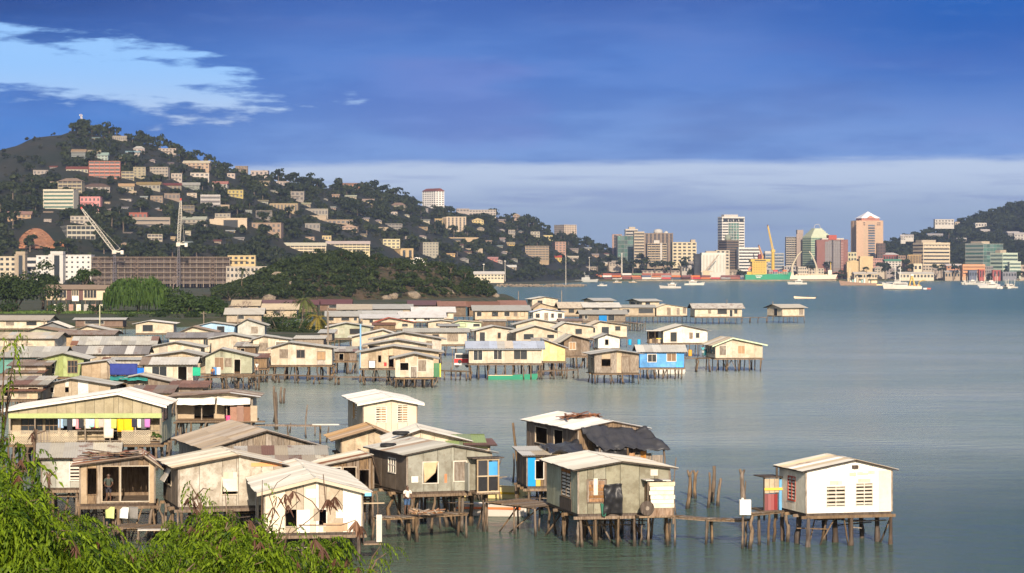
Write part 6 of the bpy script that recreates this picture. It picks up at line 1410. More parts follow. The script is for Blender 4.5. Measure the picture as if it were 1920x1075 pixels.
t = city('white block with green roof below the white hipped roof',1660,1690,486,503,(.66,.60,.52),3,5,'win',Y=1870,name='shop_house',roof='gable',rc=(.10,.30,.18))
t = city('cream eight-storey hotel with upper balconies and brown side wall',1731,1781,457,497,(.68,.56,.38),6,4,'band',Y=1900,xl=1712,ang=18,wh=.4,name='hotel'); root, L, D, hb, fh = t
for i in range(8): ubox('balcony', fw((.74,.62,.44)), root, L*.03+L*.12*i, L*.03+L*.12*i+L*.085, -.9, -.33, hb-fh*.95, hb-fh*.5)
topbox(t,.02,.55,.2,.8,.5,5,fw(cw)); topbox(t,.6,.75,.2,.8,.5,2,fw(cw)); ubox('podium', fw((.50,.43,.30)), root, -L*.1, L*1.05, -3, D, -6, 0)
t = city('small brown block with gold ribs left of the cream hotel',1702,1728,479,497,(.30,.18,.10),2,9,'ribs',Y=1880,name='shop_house',slabc=(.60,.42,.18))
t = city('low brown block left of the gold-ribbed block',1684,1702,480,492,(.36,.25,.18),2,4,'win',Y=1895,name='shop_house')
t = city('dark glass office with a bright green-white upper corner, right of the hotel',1844,1881,458,500,(.42,.44,.36),6,6,'glass',Y=1920,xl=1810,ang=30,glass=FGREEN,side='band',name='office_building'); topbox(t,.0,.4,.1,.7,.5,4,fw(cw))
t = city('pale green glass office stepping down at the right edge of the town',1880,1908,476,512,(.55,.60,.46),5,6,'band',Y=1870,xl=1857,ang=30,glass=FGREEN,name='office_building',slabc=(.58,.66,.50)); topbox(t,.0,.4,.2,.6,.4,5,fw(cw))
t = city('low step of the pale green office at the right edge',1893,1914,492,512,(.55,.60,.46),3,5,'band',Y=1860,glass=FGREEN,name='office_building',slabc=(.58,.64,.50))
t = city('orange office with long dark window strips on the waterfront',1805,1847,498,516,(.72,.36,.18),3,2,'band',Y=1850,name='office_building',wh=.25)
t = city('long cream wharf shed with an open right end',1686,1751,510,523,(.70,.62,.46),1,10,'win',Y=1840,name='warehouse',roof='gable',rc=(.74,.68,.56))
t = city('cream wharf shed with pale roof right of the blue ship',1602,1645,510,523,(.66,.54,.36),1,8,'win',Y=1840,name='warehouse',roof='gable',rc=(.74,.66,.54))
t = city('grey and tan gabled shed left of the orange office',1772,1800,507,522,(.46,.36,.26),1,5,'win',Y=1845,name='warehouse',roof='gable',rc=(.50,.46,.40))
t = city('white shed with orange gable roof above the grey shed',1775,1804,495,505,(.56,.30,.18),1,4,'win',Y=1870,name='warehouse',roof='gable',rc=(.72,.62,.54))
t = city('cream square house at the foot of the hotel',1713,1729,496,509,(.70,.60,.42),1,2,'win',Y=1850,name='shop_house')
t = city('low glass-fronted wharf office between the two white ship cranes',1496,1516,501,514,(.60,.52,.40),2,5,'win',Y=1850,name='shop_house')
t = city('beige wharf office behind the white ship, with white panel',1517,1545,504,514,(.56,.48,.36),2,5,'win',Y=1850,name='shop_house')
t = city('white-roofed wharf shed left of the dark glass building',1278,1301,497,512,(.5,.46,.4),1,4,'win',Y=1850,name='warehouse',roof='hip',rc=(.66,.60,.52))
t = city('long low shed roof behind the container stacks',1205,1275,507,512,(.5,.4,.3),1,8,'win',Y=1845,name='warehouse',roof='gable',rc=(.44,.36,.28))
t = city('rust-red shed by the fishing boats at the right edge',1836,1846,507,520,(.42,.10,.08),1,2,'ribs',Y=1840,name='warehouse')
t = city('dark red square shed left of the pale green office foot',1862,1876,508,519,(.40,.10,.08),1,2,'ribs',Y=1845,name='warehouse')
t = city('blue-grey wharf sheds among the fishing boat masts',1817,1832,509,521,(.16,.18,.24),1,3,'win',Y=1842,name='warehouse')
t = city('grey-blue dockside store at the right frame edge',1880,1906,511,521,(.26,.26,.28),1,5,'win',Y=1846,name='warehouse')
for x0, x1, yt, yb, wl, rf, lab in ((1366,1396,506,516,(.5,.42,.32),'gable','long tan quay shed left of the green cargo ship'),(1395,1412,498,512,(.34,.22,.16),'flat','brown block behind the stern of the green cargo ship'),(1470,1492,500,514,(.46,.42,.38),'flat','low grey quay building left of the white crane ship'),(1558,1580,508,517,(.42,.36,.3),'gable','grey-roofed quay shed behind the blue ship'),(1640,1662,500,512,(.56,.48,.36),'hip','cream house with hipped roof right of the pink arcade'),(1662,1684,503,515,(.4,.34,.3),'gable','drab shed below the green-roofed white block'),(1730,1752,498,508,(.5,.42,.32),'flat','low cream annex at the foot of the cream hotel'),(1752,1772,503,514,(.44,.36,.28),'gable','tan shed right of the cream hotel foot'),(1846,1862,500,513,(.3,.27,.25),'flat','dark grey block between the orange office and the pale green office'),(1906,1926,498,516,(.5,.4,.3),'flat','tan block at the right frame edge of the waterfront'),
    (1142,1166,489,499,(.5,.42,.32),'hip','cream house under the pinkish narrow block'),(1098,1118,500,508,(.46,.38,.28),'gable','tan shed left of the container stacks'),(1030,1056,500,508,(.5,.42,.3),'gable','tan shed behind the left container stacks'),(1288,1304,490,500,(.44,.38,.32),'hip','drab house left of the dark glass building'),(1426,1440,488,503,(.42,.4,.38),'flat','grey block right of the black-banded white office')):
    city(lab, x0, x1, yt, yb, wl, 2, 4, 'win', Y=1862, name='shop_house', roof=rf, rc=tuple(q*.85 for q in wl))
# houses on the right-hand hill
for lab, x0, x1, yt, yb, fl, by, wl in (('large white house on the skyline of the right-hand hill',1753,1789,412,423,2,6,ww_),('white tall gabled house at the left end of the right-hand hill',1689,1698,440,451,2,2,ww_),('white sloping-roof house beside the tall gabled house',1698,1713,440,447,1,3,ww_),
    ('grey long-roofed house mid slope above the hotel',1740,1768,438,445,1,5,gy),('small cream house under the large white skyline house',1791,1800,417,424,1,2,cw),('pale house in trees on the right-hand slope',1795,1812,446,454,1,3,(.5,.45,.38)),
    ('white flat house upper right-hand slope',1829,1850,419,426,1,4,ww_),('grey-white house at the right edge of the right-hand hill',1890,1912,434,446,2,4,gy),('white verandah house right slope near the frame edge',1902,1925,436,452,2,4,(.58,.54,.48)),('low pale house mid slope of the right-hand hill',1840,1856,430,438,2,3,(.55,.5,.44))):
    block('hill_house', lab, x0, x1, yt, yb, wl, fl, by, 'house', 'flat' if 'flat' in lab or 'large' in lab else 'gable', (.55,.5,.45), fn=right_z, group='houses on the right-hand hill')
# ---- wharf, containers
wm_ = MB(); wm_.box(40, 420, 1795*YS, 1850*YS, -1, 1.6); kind(obj('wharf_quay', wm_, M_wharf), 'structure')
CC = {k: tuple(q*.7 for q in v) for k, v in {'rust red':(.36,.10,.06), 'orange':(.58,.17,.05), 'white':(.70,.66,.60), 'dark blue':(.07,.10,.18), 'dull green':(.17,.24,.14), 'maroon':(.20,.055,.05), 'bright red':(.52,.05,.05), 'grey':(.28,.27,.27)}.items()}
CONM = {k: plain(v, .6) for k, v in CC.items()}
def container(px, lev, col, Yc, si):
    b = PY(px, 500, Yc); ln = 12.2
    r = thing('shipping_container', '%s shipping container %s, %s stack from the left on the wharf' % (col, ('on the ground', 'second up', 'third up', 'on top')[lev], ORD[si]), 'container', (b.x, b.y, 2.05+lev*2.65), 0, 'containers stacked on the wharf')
    obj('body', CBODY, CONM[col], r); obj('corner_frame', CFRAME, CONM[col], r); obj('doors', CDOOR, CONM[col], r); return r
mb = MB(); n = 24
for i in range(n):
    x0, x1 = .2+11.8*i/n, .2+11.8*(i+1)/n; y = .08 if i % 2 else .0; mb.box(x0, x1, y, 2.4-y, .12, 2.55)
CBODY = mb.mesh('body'); CFRAME = MB().box(0,.2,-.02,2.42,0,2.62).box(12,12.2,-.02,2.42,0,2.62).mesh('corner_frame'); CDOOR = MB().box(12.2,12.25,.1,1.18,.2,2.5).box(12.2,12.25,1.22,2.3,.2,2.5).mesh('doors')
seq = ['maroon','rust red','orange','white','white','maroon','dull green','rust red','orange','bright red','dark blue','orange','rust red','grey','dark blue','maroon']
rr = random.Random(3)
for i in range(20):
    px = 1000+i*18.5
    for lev in range(rr.choice((2,3,3)) if px < 1270 else rr.choice((1,2,2))):
        col = rr.choice(['maroon','rust red','rust red','orange','bright red','white','dull green']) if px < 1130 else ('white' if px < 1175 and rr.random() < .75 else rr.choice(seq))
        container(px+rr.uniform(-1,1), lev, col, 1822+rr.uniform(0,4), i)
for i in range(7):
    px = 1352+i*18
    for lev in range(2): container(px, lev, rr.choice(['dark blue','maroon','grey','rust red']), 1822, 20+i)
# breakwater of pale rock below the flagpole
mb = MB(); rr = random.Random(9)
for i in range(420):
    u = rr.random(); px = 936+160*u; b = P(px, 538, 0); x, y, z = b.x+rr.uniform(-2,2), b.y+rr.uniform(-5,5), rr.uniform(-.4, 1.6); s = rr.uniform(.5, 1.1)
    mb.hexa([(x+rr.uniform(-s,0), y-s, z), (x+s, y-s*rr.uniform(.3,1), z), (x+s, y+s, z), (x-s, y+s, z)], [(x-s*.6, y-s*.5, z+s), (x+s*.5, y-s*.6, z+s*1.1), (x+s*.5, y+s*.5, z+s), (x-s*.4, y+s*.5, z+s*.9)])
kind(obj('breakwater', mb, M_rock), 'stuff')
def pole(label, px, pyb, pyt, Yp, r=.25, lamps=False, name='lamp_mast'):
    b = PY(px, pyb, Yp); h = (pyb-pyt)/F*Yp*YS; o = thing(name, label, 'mast' if name != 'power_pole' else 'pole', b, 0)
    obj('shaft', MB().tube([(0,0,-2),(0,0,h)], [r*1.2, r*.7], 6), plain((.55,.50,.42)) if name != 'power_pole' else GREYW, o)
    if lamps: obj('lamp_head', MB().box(-.9,.9,-.3,.3,h-.2,h+.4), plain((.7,.66,.58)), o)
    return o
pole('tall white flagpole at the end of the rock breakwater', 1061, 534, 478, 1225, .22, name='flagpole')
pole('thin lamp mast by the shore shed behind the headland tip', 907, 520, 496, 1380, .25, True); pole('thin lamp mast right of the shore shed', 947, 524, 490, 1400, .28, True)
pole('tall floodlight mast behind the container stacks', 1166, 512, 476, 1830, .7, True); pole('floodlight mast standing among the pink block trees', 1105, 505, 483, 1800, .3, True)
# wharf derrick by the silos
b = PY(1322,512,1825); r = thing('wharf_derrick', 'dark derrick with a slanting jib in front of the silos', 'crane', b, 0); lattice((0,0,2), (18,0,24), 1.4, 12, plain((.25,.16,.10)), r, 'jib', .35); obj('base', MB().box(-3,6,-2,2,-3,3).box(-6,10,-2.2,2.2,1.5,2.4), plain((.5,.38,.24)), r)
# rooftop cranes of the yellow ship etc come with the ships
# ================================================================== boats and ships
def hull_mesh(L, B, Hs, Hb, draft=.4, n=12, open_=False, stern=.85, bowp=2.2, name='hull'):
    mb = MB(); R = []
    for i in range(n+1):
        t = i/n; b = B/2*(stern+(1-stern)*min(1, t/.3))*(1-max(0, (t-.45)/.55)**bowp); b = max(b, .02)
        sh = Hs+(Hb-Hs)*t**2.2; x = L*t+(.06*L*(0))
        R.append([(x+.05*L*t*1, b, sh), (x, b*.82, .05*sh), (x-.02*L*t, b*.35, -draft), (x-.02*L*t, -b*.35, -draft), (x, -b*.82, .05*sh), (x+.05*L*t*1, -b, sh)])
        if open_: R[-1] += [(R[-1][5][0], -b*.86, sh), (R[-1][5][0], -b*.72, sh*.35), (R[-1][0][0], b*.72, sh*.35), (R[-1][0][0], b*.86, sh)]
    m = len(R[0]); mb.v = [p for r in R for p in r]
    for i in range(n):
        for k in range(m): mb.f.append((i*m+k, i*m+(k+1) % m, (i+1)*m+(k+1) % m, (i+1)*m+k))
    mb.f.append(tuple(range(m))); mb.f.append(tuple(n*m+k for k in reversed(range(m))))
    return mb.mesh(name)
def boat(label, px, py, L, ang, B, Hs, Hb, hm, cat='boat', name='boat', open_=False, stripe=None, group=None):
    p = P(px, py, 0); r = thing(name, label, cat, p, math.radians(ang), group)
    obj('hull', hull_mesh(L, B, Hs, Hb, open_=open_), hm, r)
    if stripe:
        m = hull_mesh(L*1.004, B*1.015, Hs*1.01, Hb*1.01, name='rubbing_strake'); 
        for v in m.vertices: 
            if v.co.z < Hs*.6: v.co.z = max(v.co.z, Hs*.62); 
        if not open_: obj('rubbing_strake', m, stripe, r)
    return r
WH = plain((.52,.49,.43), .4); GN = plain((.03,.26,.14), .5); BLu = plain((.04,.10,.22), .5); RDm = plain((.40,.09,.05), .5); YL = plain((.50,.33,.05), .5)
# open boats near the houses
r = boat('long green dugout boat moored under the cream three-window house', 914, 712, 6.9, 3, 1.0, .62, .85, plain((.02,.22,.13), .5), open_=True, name='canoe')
for x in (1.6, 3.2, 4.8): ubox('thwart', GREYW, r, x-.12, x+.12, -.4, .4, .42, .48)
ubox('gunwale', paint((.66,.55,.36),.3), r, .1, 3.6, -.52, -.46, .60, .68)
r = boat('dark blue hull stored under the long cream house', 893, 688, 5.2, 2, .9, .7, .8, BLu, name='canoe', open_=True); r.location.z = .75
r = boat('cream and yellow open boat behind the landing deck', 990, 936, 5.6, 158, 1.5, .8, 1.0, plain((.62,.50,.22), .5), open_=True, name='dinghy')
ubox('stripe', YL, r, .3, 5.0, .70, .745, .35, .50); ubox('thwart', GREYW, r, 1.5, 1.8, -.6, .6, .55, .62)
r = boat('grey open boat with an orange band under the tin-clad house', 985, 968, 5.2, 172, 1.5, .75, .95, plain((.50,.46,.40), .5), open_=True, name='dinghy')
ubox('stripe', plain((.62,.15,.04)), r, .2, 4.4, .70, .75, .48, .62); ubox('thwart', GREYW, r, 1.5, 1.8, -.6, .6, .55, .62); ubox('cover', plain((.22,.20,.20)), r, 2.4, 4.0, -.55, .55, .68, .75)
r = boat('small white dinghy behind the stilts of the blue house', 1231, 701, 4.2, 4, 1.2, .6, .8, WH, open_=True, name='dinghy'); ubox('thwart', GREYW, r, 1.5, 1.8, -.5, .5, .45, .5)
r = boat('small open speedboat crossing the bay on the right', 1529, 560, 11.0, 178, 2.4, .7, 1.3, paint((.62,.50,.36),.2), open_=True, name='speedboat')
ubox('engine', plain((.05,.05,.05)), r, -.5, .1, -.3, .3, .3, 1.4); ubox('thwart', GREYW, r, 3, 3.4, -1, 1, .6, .7)
SPEED = r
# moored launches in the bay
def launch(label, px, py, L, ang, wheel=.35, mast=True, hm=None, fly=True):
    r = boat(label, px, py, L, ang, L*.27, L*.09, L*.15, hm or WH, name='motor_launch'); z = L*.09
    ubox('cabin', WH, r, L*.25, L*.62, -L*.09, L*.09, z*.9, z+L*.11); ubox('window', FG, r, L*.28, L*.60, -L*.092, L*.092, z+L*.045, z+L*.085)
    ubox('windscreen', FG, r, L*.618, L*.625, -L*.08, L*.08, z+L*.05, z+L*.095); ubox('cabin_roof', WH, r, L*.20, L*.66, -L*.10, L*.10, z+L*.11, z+L*.125)
    if fly: ubox('flybridge', WH, r, L*.32, L*.5, -L*.07, L*.07, z+L*.125, z+L*.18)
    ubox('cockpit', plain((.2,.18,.16)), r, L*.02, L*.22, -L*.10, L*.10, z*.96, z*1.03)
    if mast: obj('mast', MB().bar((L*.42,0,z+L*.12), (L*.42,0,z+L*.38), .12), WH, r)
    return r
launch('grey-white launch with a tall wheelhouse moored left of the bay centre', 1277, 541, 17, 178, hm=plain((.45,.42,.38)))
launch('white motor launch moored behind the tall-wheelhouse launch', 1283, 535, 19, 3)
launch('white cabin cruiser anchored in front of the white crane ship', 1513, 533.5, 19, 176)
launch('tiny white launch near the end of the rock breakwater', 1120, 536.5, 9, 10, fly=False); launch('small open fishing boat below the container wharf, left one', 1149, 530.5, 10, 5, hm=plain((.4,.3,.2)), fly=False); launch('small open fishing boat below the container wharf, right one', 1194, 530.2, 9, 178, hm=plain((.42,.3,.18)), fly=False)
launch('white pilot boat at the quay left of the cream wharf shed', 1656, 525.5, 14, 90+80)
# grey patrol boats behind the breakwater
for lab, px in (('grey patrol boat moored by the container wharf, left one', 1003), ('grey patrol boat moored by the container wharf, right one', 1078)):
    r = boat(lab, px, 529, 27, 2, 5, 2.4, 3.6, plain((.34,.34,.31)), name='patrol_boat', cat='ship'); 
    ubox('superstructure', plain((.36,.36,.33)), r, 8, 18, -2, 2, 2.4, 5.5); ubox('bridge', plain((.38,.38,.34)), r, 12, 17, -1.8, 1.8, 5.5, 7.6); ubox('window', FG, r, 12.2, 17.05, -1.85, 1.85, 6.2, 7.0); obj('mast', MB().bar((12,0,7.5), (11.5,0,12), .3).bar((10.2,0,10), (13,0,10), .2), plain((.36,.36,.33)), r)
# green cargo ship with yellow superstructure
p = P(1396, 527, 0); r = thing('cargo_ship', 'green cargo ship with a tall yellow superstructure and yellow deck cranes', 'ship', p, math.radians(8)); L = 60
obj('hull', hull_mesh(L, 13, 8.2, 11.5, 1, stern=.75, bowp=3), GN, r)
ubox('superstructure', YL, r, 9, 28, -5.6, 5.6, 8, 25); ubox('bridge', YL, r, 7, 33, -6.2, 6.2, 25, 28.4); ubox('bridge_window', FG, r, 12, 27, -6.25, -6.15, 26, 27.4)
for j in range(5):
    ubox('deck_edge', plain((.56,.34,.04)), r, 8.6, 28.4, -6.0, -5.55, 9.6+j*3.1, 9.9+j*3.1)
    for i in range(5): ubox('window', FDARK, r, 11+i*3.3, 12.2+i*3.3, -5.68, -5.58, 10.8+j*3.1, 12.0+j*3.1)
obj('funnel', MB().tube([(20,0,28),(20,0,35)], [2.6,2.3], 12), plain((.14,.03,.03)), r)
obj('lifeboat', MB().tube([(3.5,-4,14),(4.5,-4,14),(7,-4,17.5),(8,-4,18)], [.4,1.4,1.4,.5], 10), plain((.70,.24,.16)), r); ubox('lifeboat_davit', YL, r, 2.5, 8.5, -4.6, -3.4, 8, 12)
mb = MB(); 
for row, z, x0, w in ((0, 5.9, 13.2, 9.0), (1, 3.9, 14.3, 7.0)):      # two lines of name lettering too small to read in the photo: plain light strokes
    for i in range(6 if row == 0 else 5): mb.box(x0+i*w/6, x0+i*w/6+w/6*.72, -6.95-.0, -6.2, z, z+1.15)
kind(obj('name_lettering', mb, plain((.66,.66,.56)), r), 'stuff')
def ship_crane(r, x, z0, z1, tip, m, w=2.2):
    obj('crane_post', MB().tube([(x,0,z0),(x,0,z1)], [w*.8, w*.65], 10), m, r); ubox('crane_cab', m, r, x-w*.8, x+w*.8, -w*.8, w*.8, z1-3.5, z1)
    t_ = Vector(tip); obj('crane_boom', MB().bar(Vector((x+.6,-.9,z1-1)), t_+Vector((.3,-.5,0)), 1.0).bar(Vector((x-.6,.9,z1-1)), t_+Vector((-.3,.5,0)), 1.0), m, r); obj('boom_tip', MB().box(t_.x-.7,t_.x+.7,-.8,.8,t_.z-.8,t_.z+1.2), plain((.10,.05,.04)), r)
ship_crane(r, 38, 8, 41, (31,0,72), YL, 3.0); ship_crane(r, 24, 28, 33, (19,0,46), plain((.45,.22,.08)), 1.4)
for i, c in enumerate(('maroon','dark blue','rust red','dull green','grey','bright red','dark blue','orange')): ubox('deck_container', CONM[c], r, 31+(i % 4)*6.2, 36.8+(i % 4)*6.2, -5, 3, 9.2+(i//4)*2.7, 11.8+(i//4)*2.7)
for i in range(12): ubox('stanchion', plain((.55,.50,.40)), r, 31+i*2.3, 31.4+i*2.3, -6.3, -6.0, 8.4, 12.5)
# white crane ship with red waterline
p = P(1474, 526.5, 0); r = thing('cargo_ship', 'white ship with a red waterline and two bent cream deck cranes', 'ship', p, math.radians(4)); L = 66
obj('hull', hull_mesh(L, 11, 7.0, 8.4, 1, stern=.7, bowp=3), plain((.70,.60,.48)), r); obj('boot_top', hull_mesh(L*1.004, 11.15, 1.9, 2.2, 1, stern=.7, bowp=3, name='boot_top'), RDm, r)
CR = plain((.46,.40,.28), .5)
for x, dx in ((8, 13), (41, -10)):
    obj('crane_post', MB().tube([(x,0,7),(x,0,18),(x+dx*.18,0,24)], [1.6,1.3,1.1], 8), CR, r); obj('crane_boom', MB().tube([(x+dx*.15,0,23),(x+dx*.55,0,33),(x+dx,0,39)], [1.1,.9,.6], 6), CR, r); ubox('crane_base', CR, r, x-2, x+2, -2, 2, 7, 11)
for i in range(11): ubox('hatch_cover', plain((.52,.40,.26)), r, 12+i*4.0, 14.8+i*4.0, -4, 4, 7.0, 8.6)
ubox('deckhouse', plain((.72,.62,.48)), r, 56, 61, -3.5, 3.5, 8, 14); obj('foremast', MB().bar((60,0,8), (60,0,24), .9), YL, r)
# blue ship
p = P(1548, 526.5, 0); r = thing('cargo_ship', 'dark blue ship with a cream wheelhouse, right of the white crane ship', 'ship', p, math.radians(186)); L=52
r.location = P(1604, 526, 0)
obj('hull', hull_mesh(L, 10, 8.0, 10.5, 1, stern=.8, bowp=2.5), BLu, r); ubox('boot_top', RDm, r, 6, 46, 4.05, 4.25, .2, 1.4)
for i in range(3): ubox('superstructure', plain((.72,.58,.42)), r, 3+i*1.2, 15-i*1.4, -4, 4, 8+i*2.8, 10.7+i*2.8)
ubox('window', FG, r, 5.2, 12.6, 3.95, 4.05, 11.5, 12.5); obj('mast', MB().bar((9,0,16), (9,0,24), .5), plain((.6,.5,.3)), r); ubox('hatch_cover', plain((.2,.16,.12)), r, 18, 44, -3.5, 3.5, 8, 9.4)
# white fishing ship with yellow gantry
p = P(1728, 543, 0); r = thing('fishing_ship', 'white trawler with a yellow stern gantry and two masts, anchored on the right', 'ship', p, math.radians(178)); L = 29
obj('hull', hull_mesh(L, 7, 2.6, 5.6, .8, stern=.8, bowp=2.2), WH, r); obj('boot_top', hull_mesh(L*1.002, 7.1, .35, .4, .8, stern=.8, bowp=2.2, name='boot_top'), plain((.05,.04,.04)), r)
ubox('deckhouse', WH, r, 11, 22, -2.2, 2.2, 2.6, 5.2); ubox('window', FG, r, 11.5, 21.5, 2.15, 2.25, 3.7, 4.5); ubox('upper_deck', WH, r, 12, 27.5, -2.8, 2.8, 5.25, 5.55); ubox('wheelhouse', WH, r, 17, 21, -1.8, 1.8, 5.55, 7.4); ubox('wheelhouse_window', FG, r, 17.2, 21.05, -1.85, 1.85, 6.2, 6.9)
for x, h in ((20.2, 19.5), (16.3, 17.5)): obj('mast', MB().bar((x,0,5.5), (x,0,h), .45).bar((x-1.5,0,h*.72), (x+1.5,0,h*.72), .2), WH, r)
for x in (5.2, 9.6):
    mb = MB(); mb.bar((x,2.4,2.8), (7.4,1.2,10.6), .75).bar((x,-2.4,2.8), (7.4,-1.2,10.6), .75); obj('gantry_leg', mb, YL, r)
ubox('gantry_head', plain((.6,.56,.46)), r, 6.2, 8.6, -1.6, 1.6, 10.4, 11.8); obj('stern_davit', MB().tube([(2.2,0,2.6),(2,0,5.8),(-.5,0,7.0),(-3,0,7.2)], [.4,.35,.3,.25], 6), YL, r)
for i in range(6): ubox('deck_gear', [YL, plain((.5,.4,.25)), RDm][i % 3], r, 1+i*1.5, 1.9+i*1.5, -1.8, 1.8, 2.5, 3.4+(i % 2)*.5)
for i in range(2): ubox('outboard_boat', [WH, RDm][i], r, -4-i*3, -1.2-i*3, -.8, .8, .1, 1.2)
# rusty trawler
p = P(1643, 535.5, 0); r = thing('fishing_ship', 'rusty brown fishing boat with cluttered cream deckhouses and a thin mast', 'ship', p, math.radians(178)); L = 34
obj('hull', hull_mesh(L, 7, 2.2, 5.0, .8, stern=.8, bowp=2.0), plain((.26,.17,.12)), r)
for i in range(10): ubox('deckhouse', [plain((.58,.50,.38)), plain((.42,.34,.22)), plain((.66,.60,.48)), plain((.20,.34,.30))][i % 4], r, 6+i*2.2, 7.7+i*2.2, -2, 2, 2.2, 4.6+((i*7) % 4)*.9)
ubox('fish_crate', plain((.72,.54,.30)), r, -.5, 5, -2.5, 2.5, 2.2, 4.6); obj('raft', MB().tube([(-6,-1.5,.4),(1,-1.5,.4)], [.9,.9], 8), plain((.70,.50,.26)), r)
obj('mast', MB().bar((25,0,4), (25,0,17), .4), plain((.6,.54,.42)), r)
# fishing fleet at the right edge
for i, (px, py, L, ang, hm, lab) in enumerate(((1812,534,16,100,plain((.42,.38,.34)),'grey fishing boat with a tall white mast, leftmost of the fleet'), (1838,534,18,172,plain((.46,.45,.40)),'grey low fishing boat, second of the fleet at the right edge'), (1852,534.5,14,160,WH,'small cream launch with a white cabin at the middle of the fleet'),
      (1878,540.5,18,176,plain((.48,.47,.43)),'grey trawler with dark cabin opening in the front row of the fleet'), (1893,541,14,100,WH,'white wheelhouse boat seen end-on in the front row of the fleet'), (1908,540.5,13,150,WH,'white launch with cream hull at the right frame edge'), (1875,537,20,178,plain((.40,.39,.38)),'large grey trawler with derrick masts behind the front row'))):
    r = launch(lab, px, py, L, ang, hm=hm); obj('derrick', MB().bar((L*.2,0,L*.1), (L*.18,0,L*.55), .25).bar((L*.7,0,L*.12), (L*.72,0,L*.5), .22), plain((.62,.58,.46)), r)
for i in range(2):
    p = P(1871+i*6, 541.8, 0); o = tag(obj('mooring_buoy', MB().tube([(0,0,-.6),(0,0,.1),(0,0,1.2),(0,0,1.9)], [.6,1.5,1.5,.5], 10).mesh('mooring_buoy', True), WH, None, loc=p), 'white round buoy by the grey trawler, %s of two' % ('left', 'right')[i], 'buoy')
# ================================================================== poles and walkways of the village
G = 'bare poles standing in the water'
for lab, px, pb, pt, r_, o in (('forked bare pole, leftmost of those right of the grey-green house', 1257,945,888,.12,{}), ('thin tall rod at the walkway right of the grey-green house', 1267,966,858,.04,{}),
    ('pale crooked pole, first of the row in open water', 1289,954,886,.14,dict(fork=True,lean=.05)), ('short dark pole leaning against the pale crooked pole', 1293,931,890,.12,dict(lean=.05)), ('bent grey pole between the crooked pair and the tall pair', 1304,935,886,.13,dict(fork=True)),
    ('slim straight pole left of the tallest pole', 1329,953,886,.10,{}), ('tallest thick pole in the open water row', 1337,941,874,.15,{}), ('short curved pole right of the tallest pole', 1345,949,897,.12,dict(lean=.12)),
    ('tall forked tree-trunk pole beside the white box', 1393,946,884,.17,dict(fork=True)), ('thin rod beside the forked tree-trunk pole', 1397,940,902,.05,{})):
    crook(lab, px, pb, pt, r_, None, **o)
crook('tall straight pole left of the brown plank house', 966, 945, 793, .10); crook('thin forked rod by the dark landing deck', 937, 940, 864, .06, fork=True); crook('thin pole left of the tall straight pole', 962, 905, 850, .07)
for lab, px, pb, pt, r_, o in (('dark crooked post cluster, tallest, by the white awnings', 515,806,724,.16,dict(lean=.02)), ('dark crooked post right beside the tallest by the white awnings', 520,800,735,.15,dict(lean=-.08)), ('pale stub post left of the twin, open water beyond the awnings', 527,757,726,.16,{}), ('pale stub post right of the twin, open water beyond the awnings', 533,757,728,.16,{}),
    ('leaning dark stub by the awning landing', 512,792,742,.13,dict(lean=.1)), ('tall twisted stick on the thin jetty below the three-window house', 575,822,759,.07,{}), ('leaning stick pair on the thin jetty', 541,812,793,.08,dict(lean=.2)), ('right stick of the thin jetty', 590,818,798,.07,{}), ('curved post under the white board of the thin jetty', 612,829,800,.08,dict(lean=.12))): crook(lab, px, pb, pt, r_, None, **o)
walkway('thin pole jetty from the awning house to the cream upper house', [P(478,796,1.8), P(600,797,1.8)], .5, near=False, sr=.06, polestep=2.6)
tag(obj('white_board', MB().box(-1.9,1.9,-.4,.4,0,.08), WHITEB, None, loc=P(625,797,1.9), rot=(0,0,.03)), 'long white board lying on the right end of the thin jetty', 'board')
walkway('long low chain-railed walkway in front of the three-window house', [P(395,704,1.2), P(520,702,1.2), P(632,706,1.2), P(735,707,1.2)], 1.0, near=False, sr=.11, polestep=3.2)
walkway('walkway with heaped sticks in front of the tin-clad house', [P(704,970,1.5), P(775,967,1.5), P(868,961,1.5)], 1.1, sr=.10, polestep=1.8)
walkway('jetty linking the masted long house and the lone far house', [P(1391,595,1.6), P(1437,595,1.6)], 1.6, near=False, sr=.10, polestep=2.4)
walkway('bare pole scaffold jetty at the outer edge of the middle village', [P(1176,604,2.2), P(1204,607,2.0)], 2.0, near=False, sr=.09, polestep=1.6, bits=.9)
walkway('walkway behind the blue house to the cream corner-window house', [P(1284,671,2.2), P(1330,671,2.2)], 1.6, near=False, sr=.11, polestep=1.8)
walkway('low jetty right of the red truck shelter, in front of the long cream house', [P(820,694,1.4), P(880,696,1.4)], 1.4, near=False, sr=.11, polestep=2)
walkway('low jetty between the long cream house and the driftwood house', [P(1012,695,1.3), P(1080,693,1.3)], 1.2, near=False, sr=.11, polestep=2)
walkway('raised timber deck behind the three-window house', [P(470,664,1.9), P(560,662,1.9), P(625,665,1.9)], 2.2, near=False, sr=.11, polestep=2.4)
walkway('plank yard between the green palm clump and the blue-masted house', [P(560,650,1.9), P(660,652,1.9)], 5, near=False, sr=.11, polestep=2.4)
walkway('brown plank landing beside the mint green house', [P(800,622,1.8), P(905,621,1.8)], 3, near=False, sr=.10, polestep=2.4)
walkway('timber landing under the green-curtained house', [P(360,707,1.9), P(482,705,1.9)], 2.0, near=False, sr=.12, polestep=2.2)
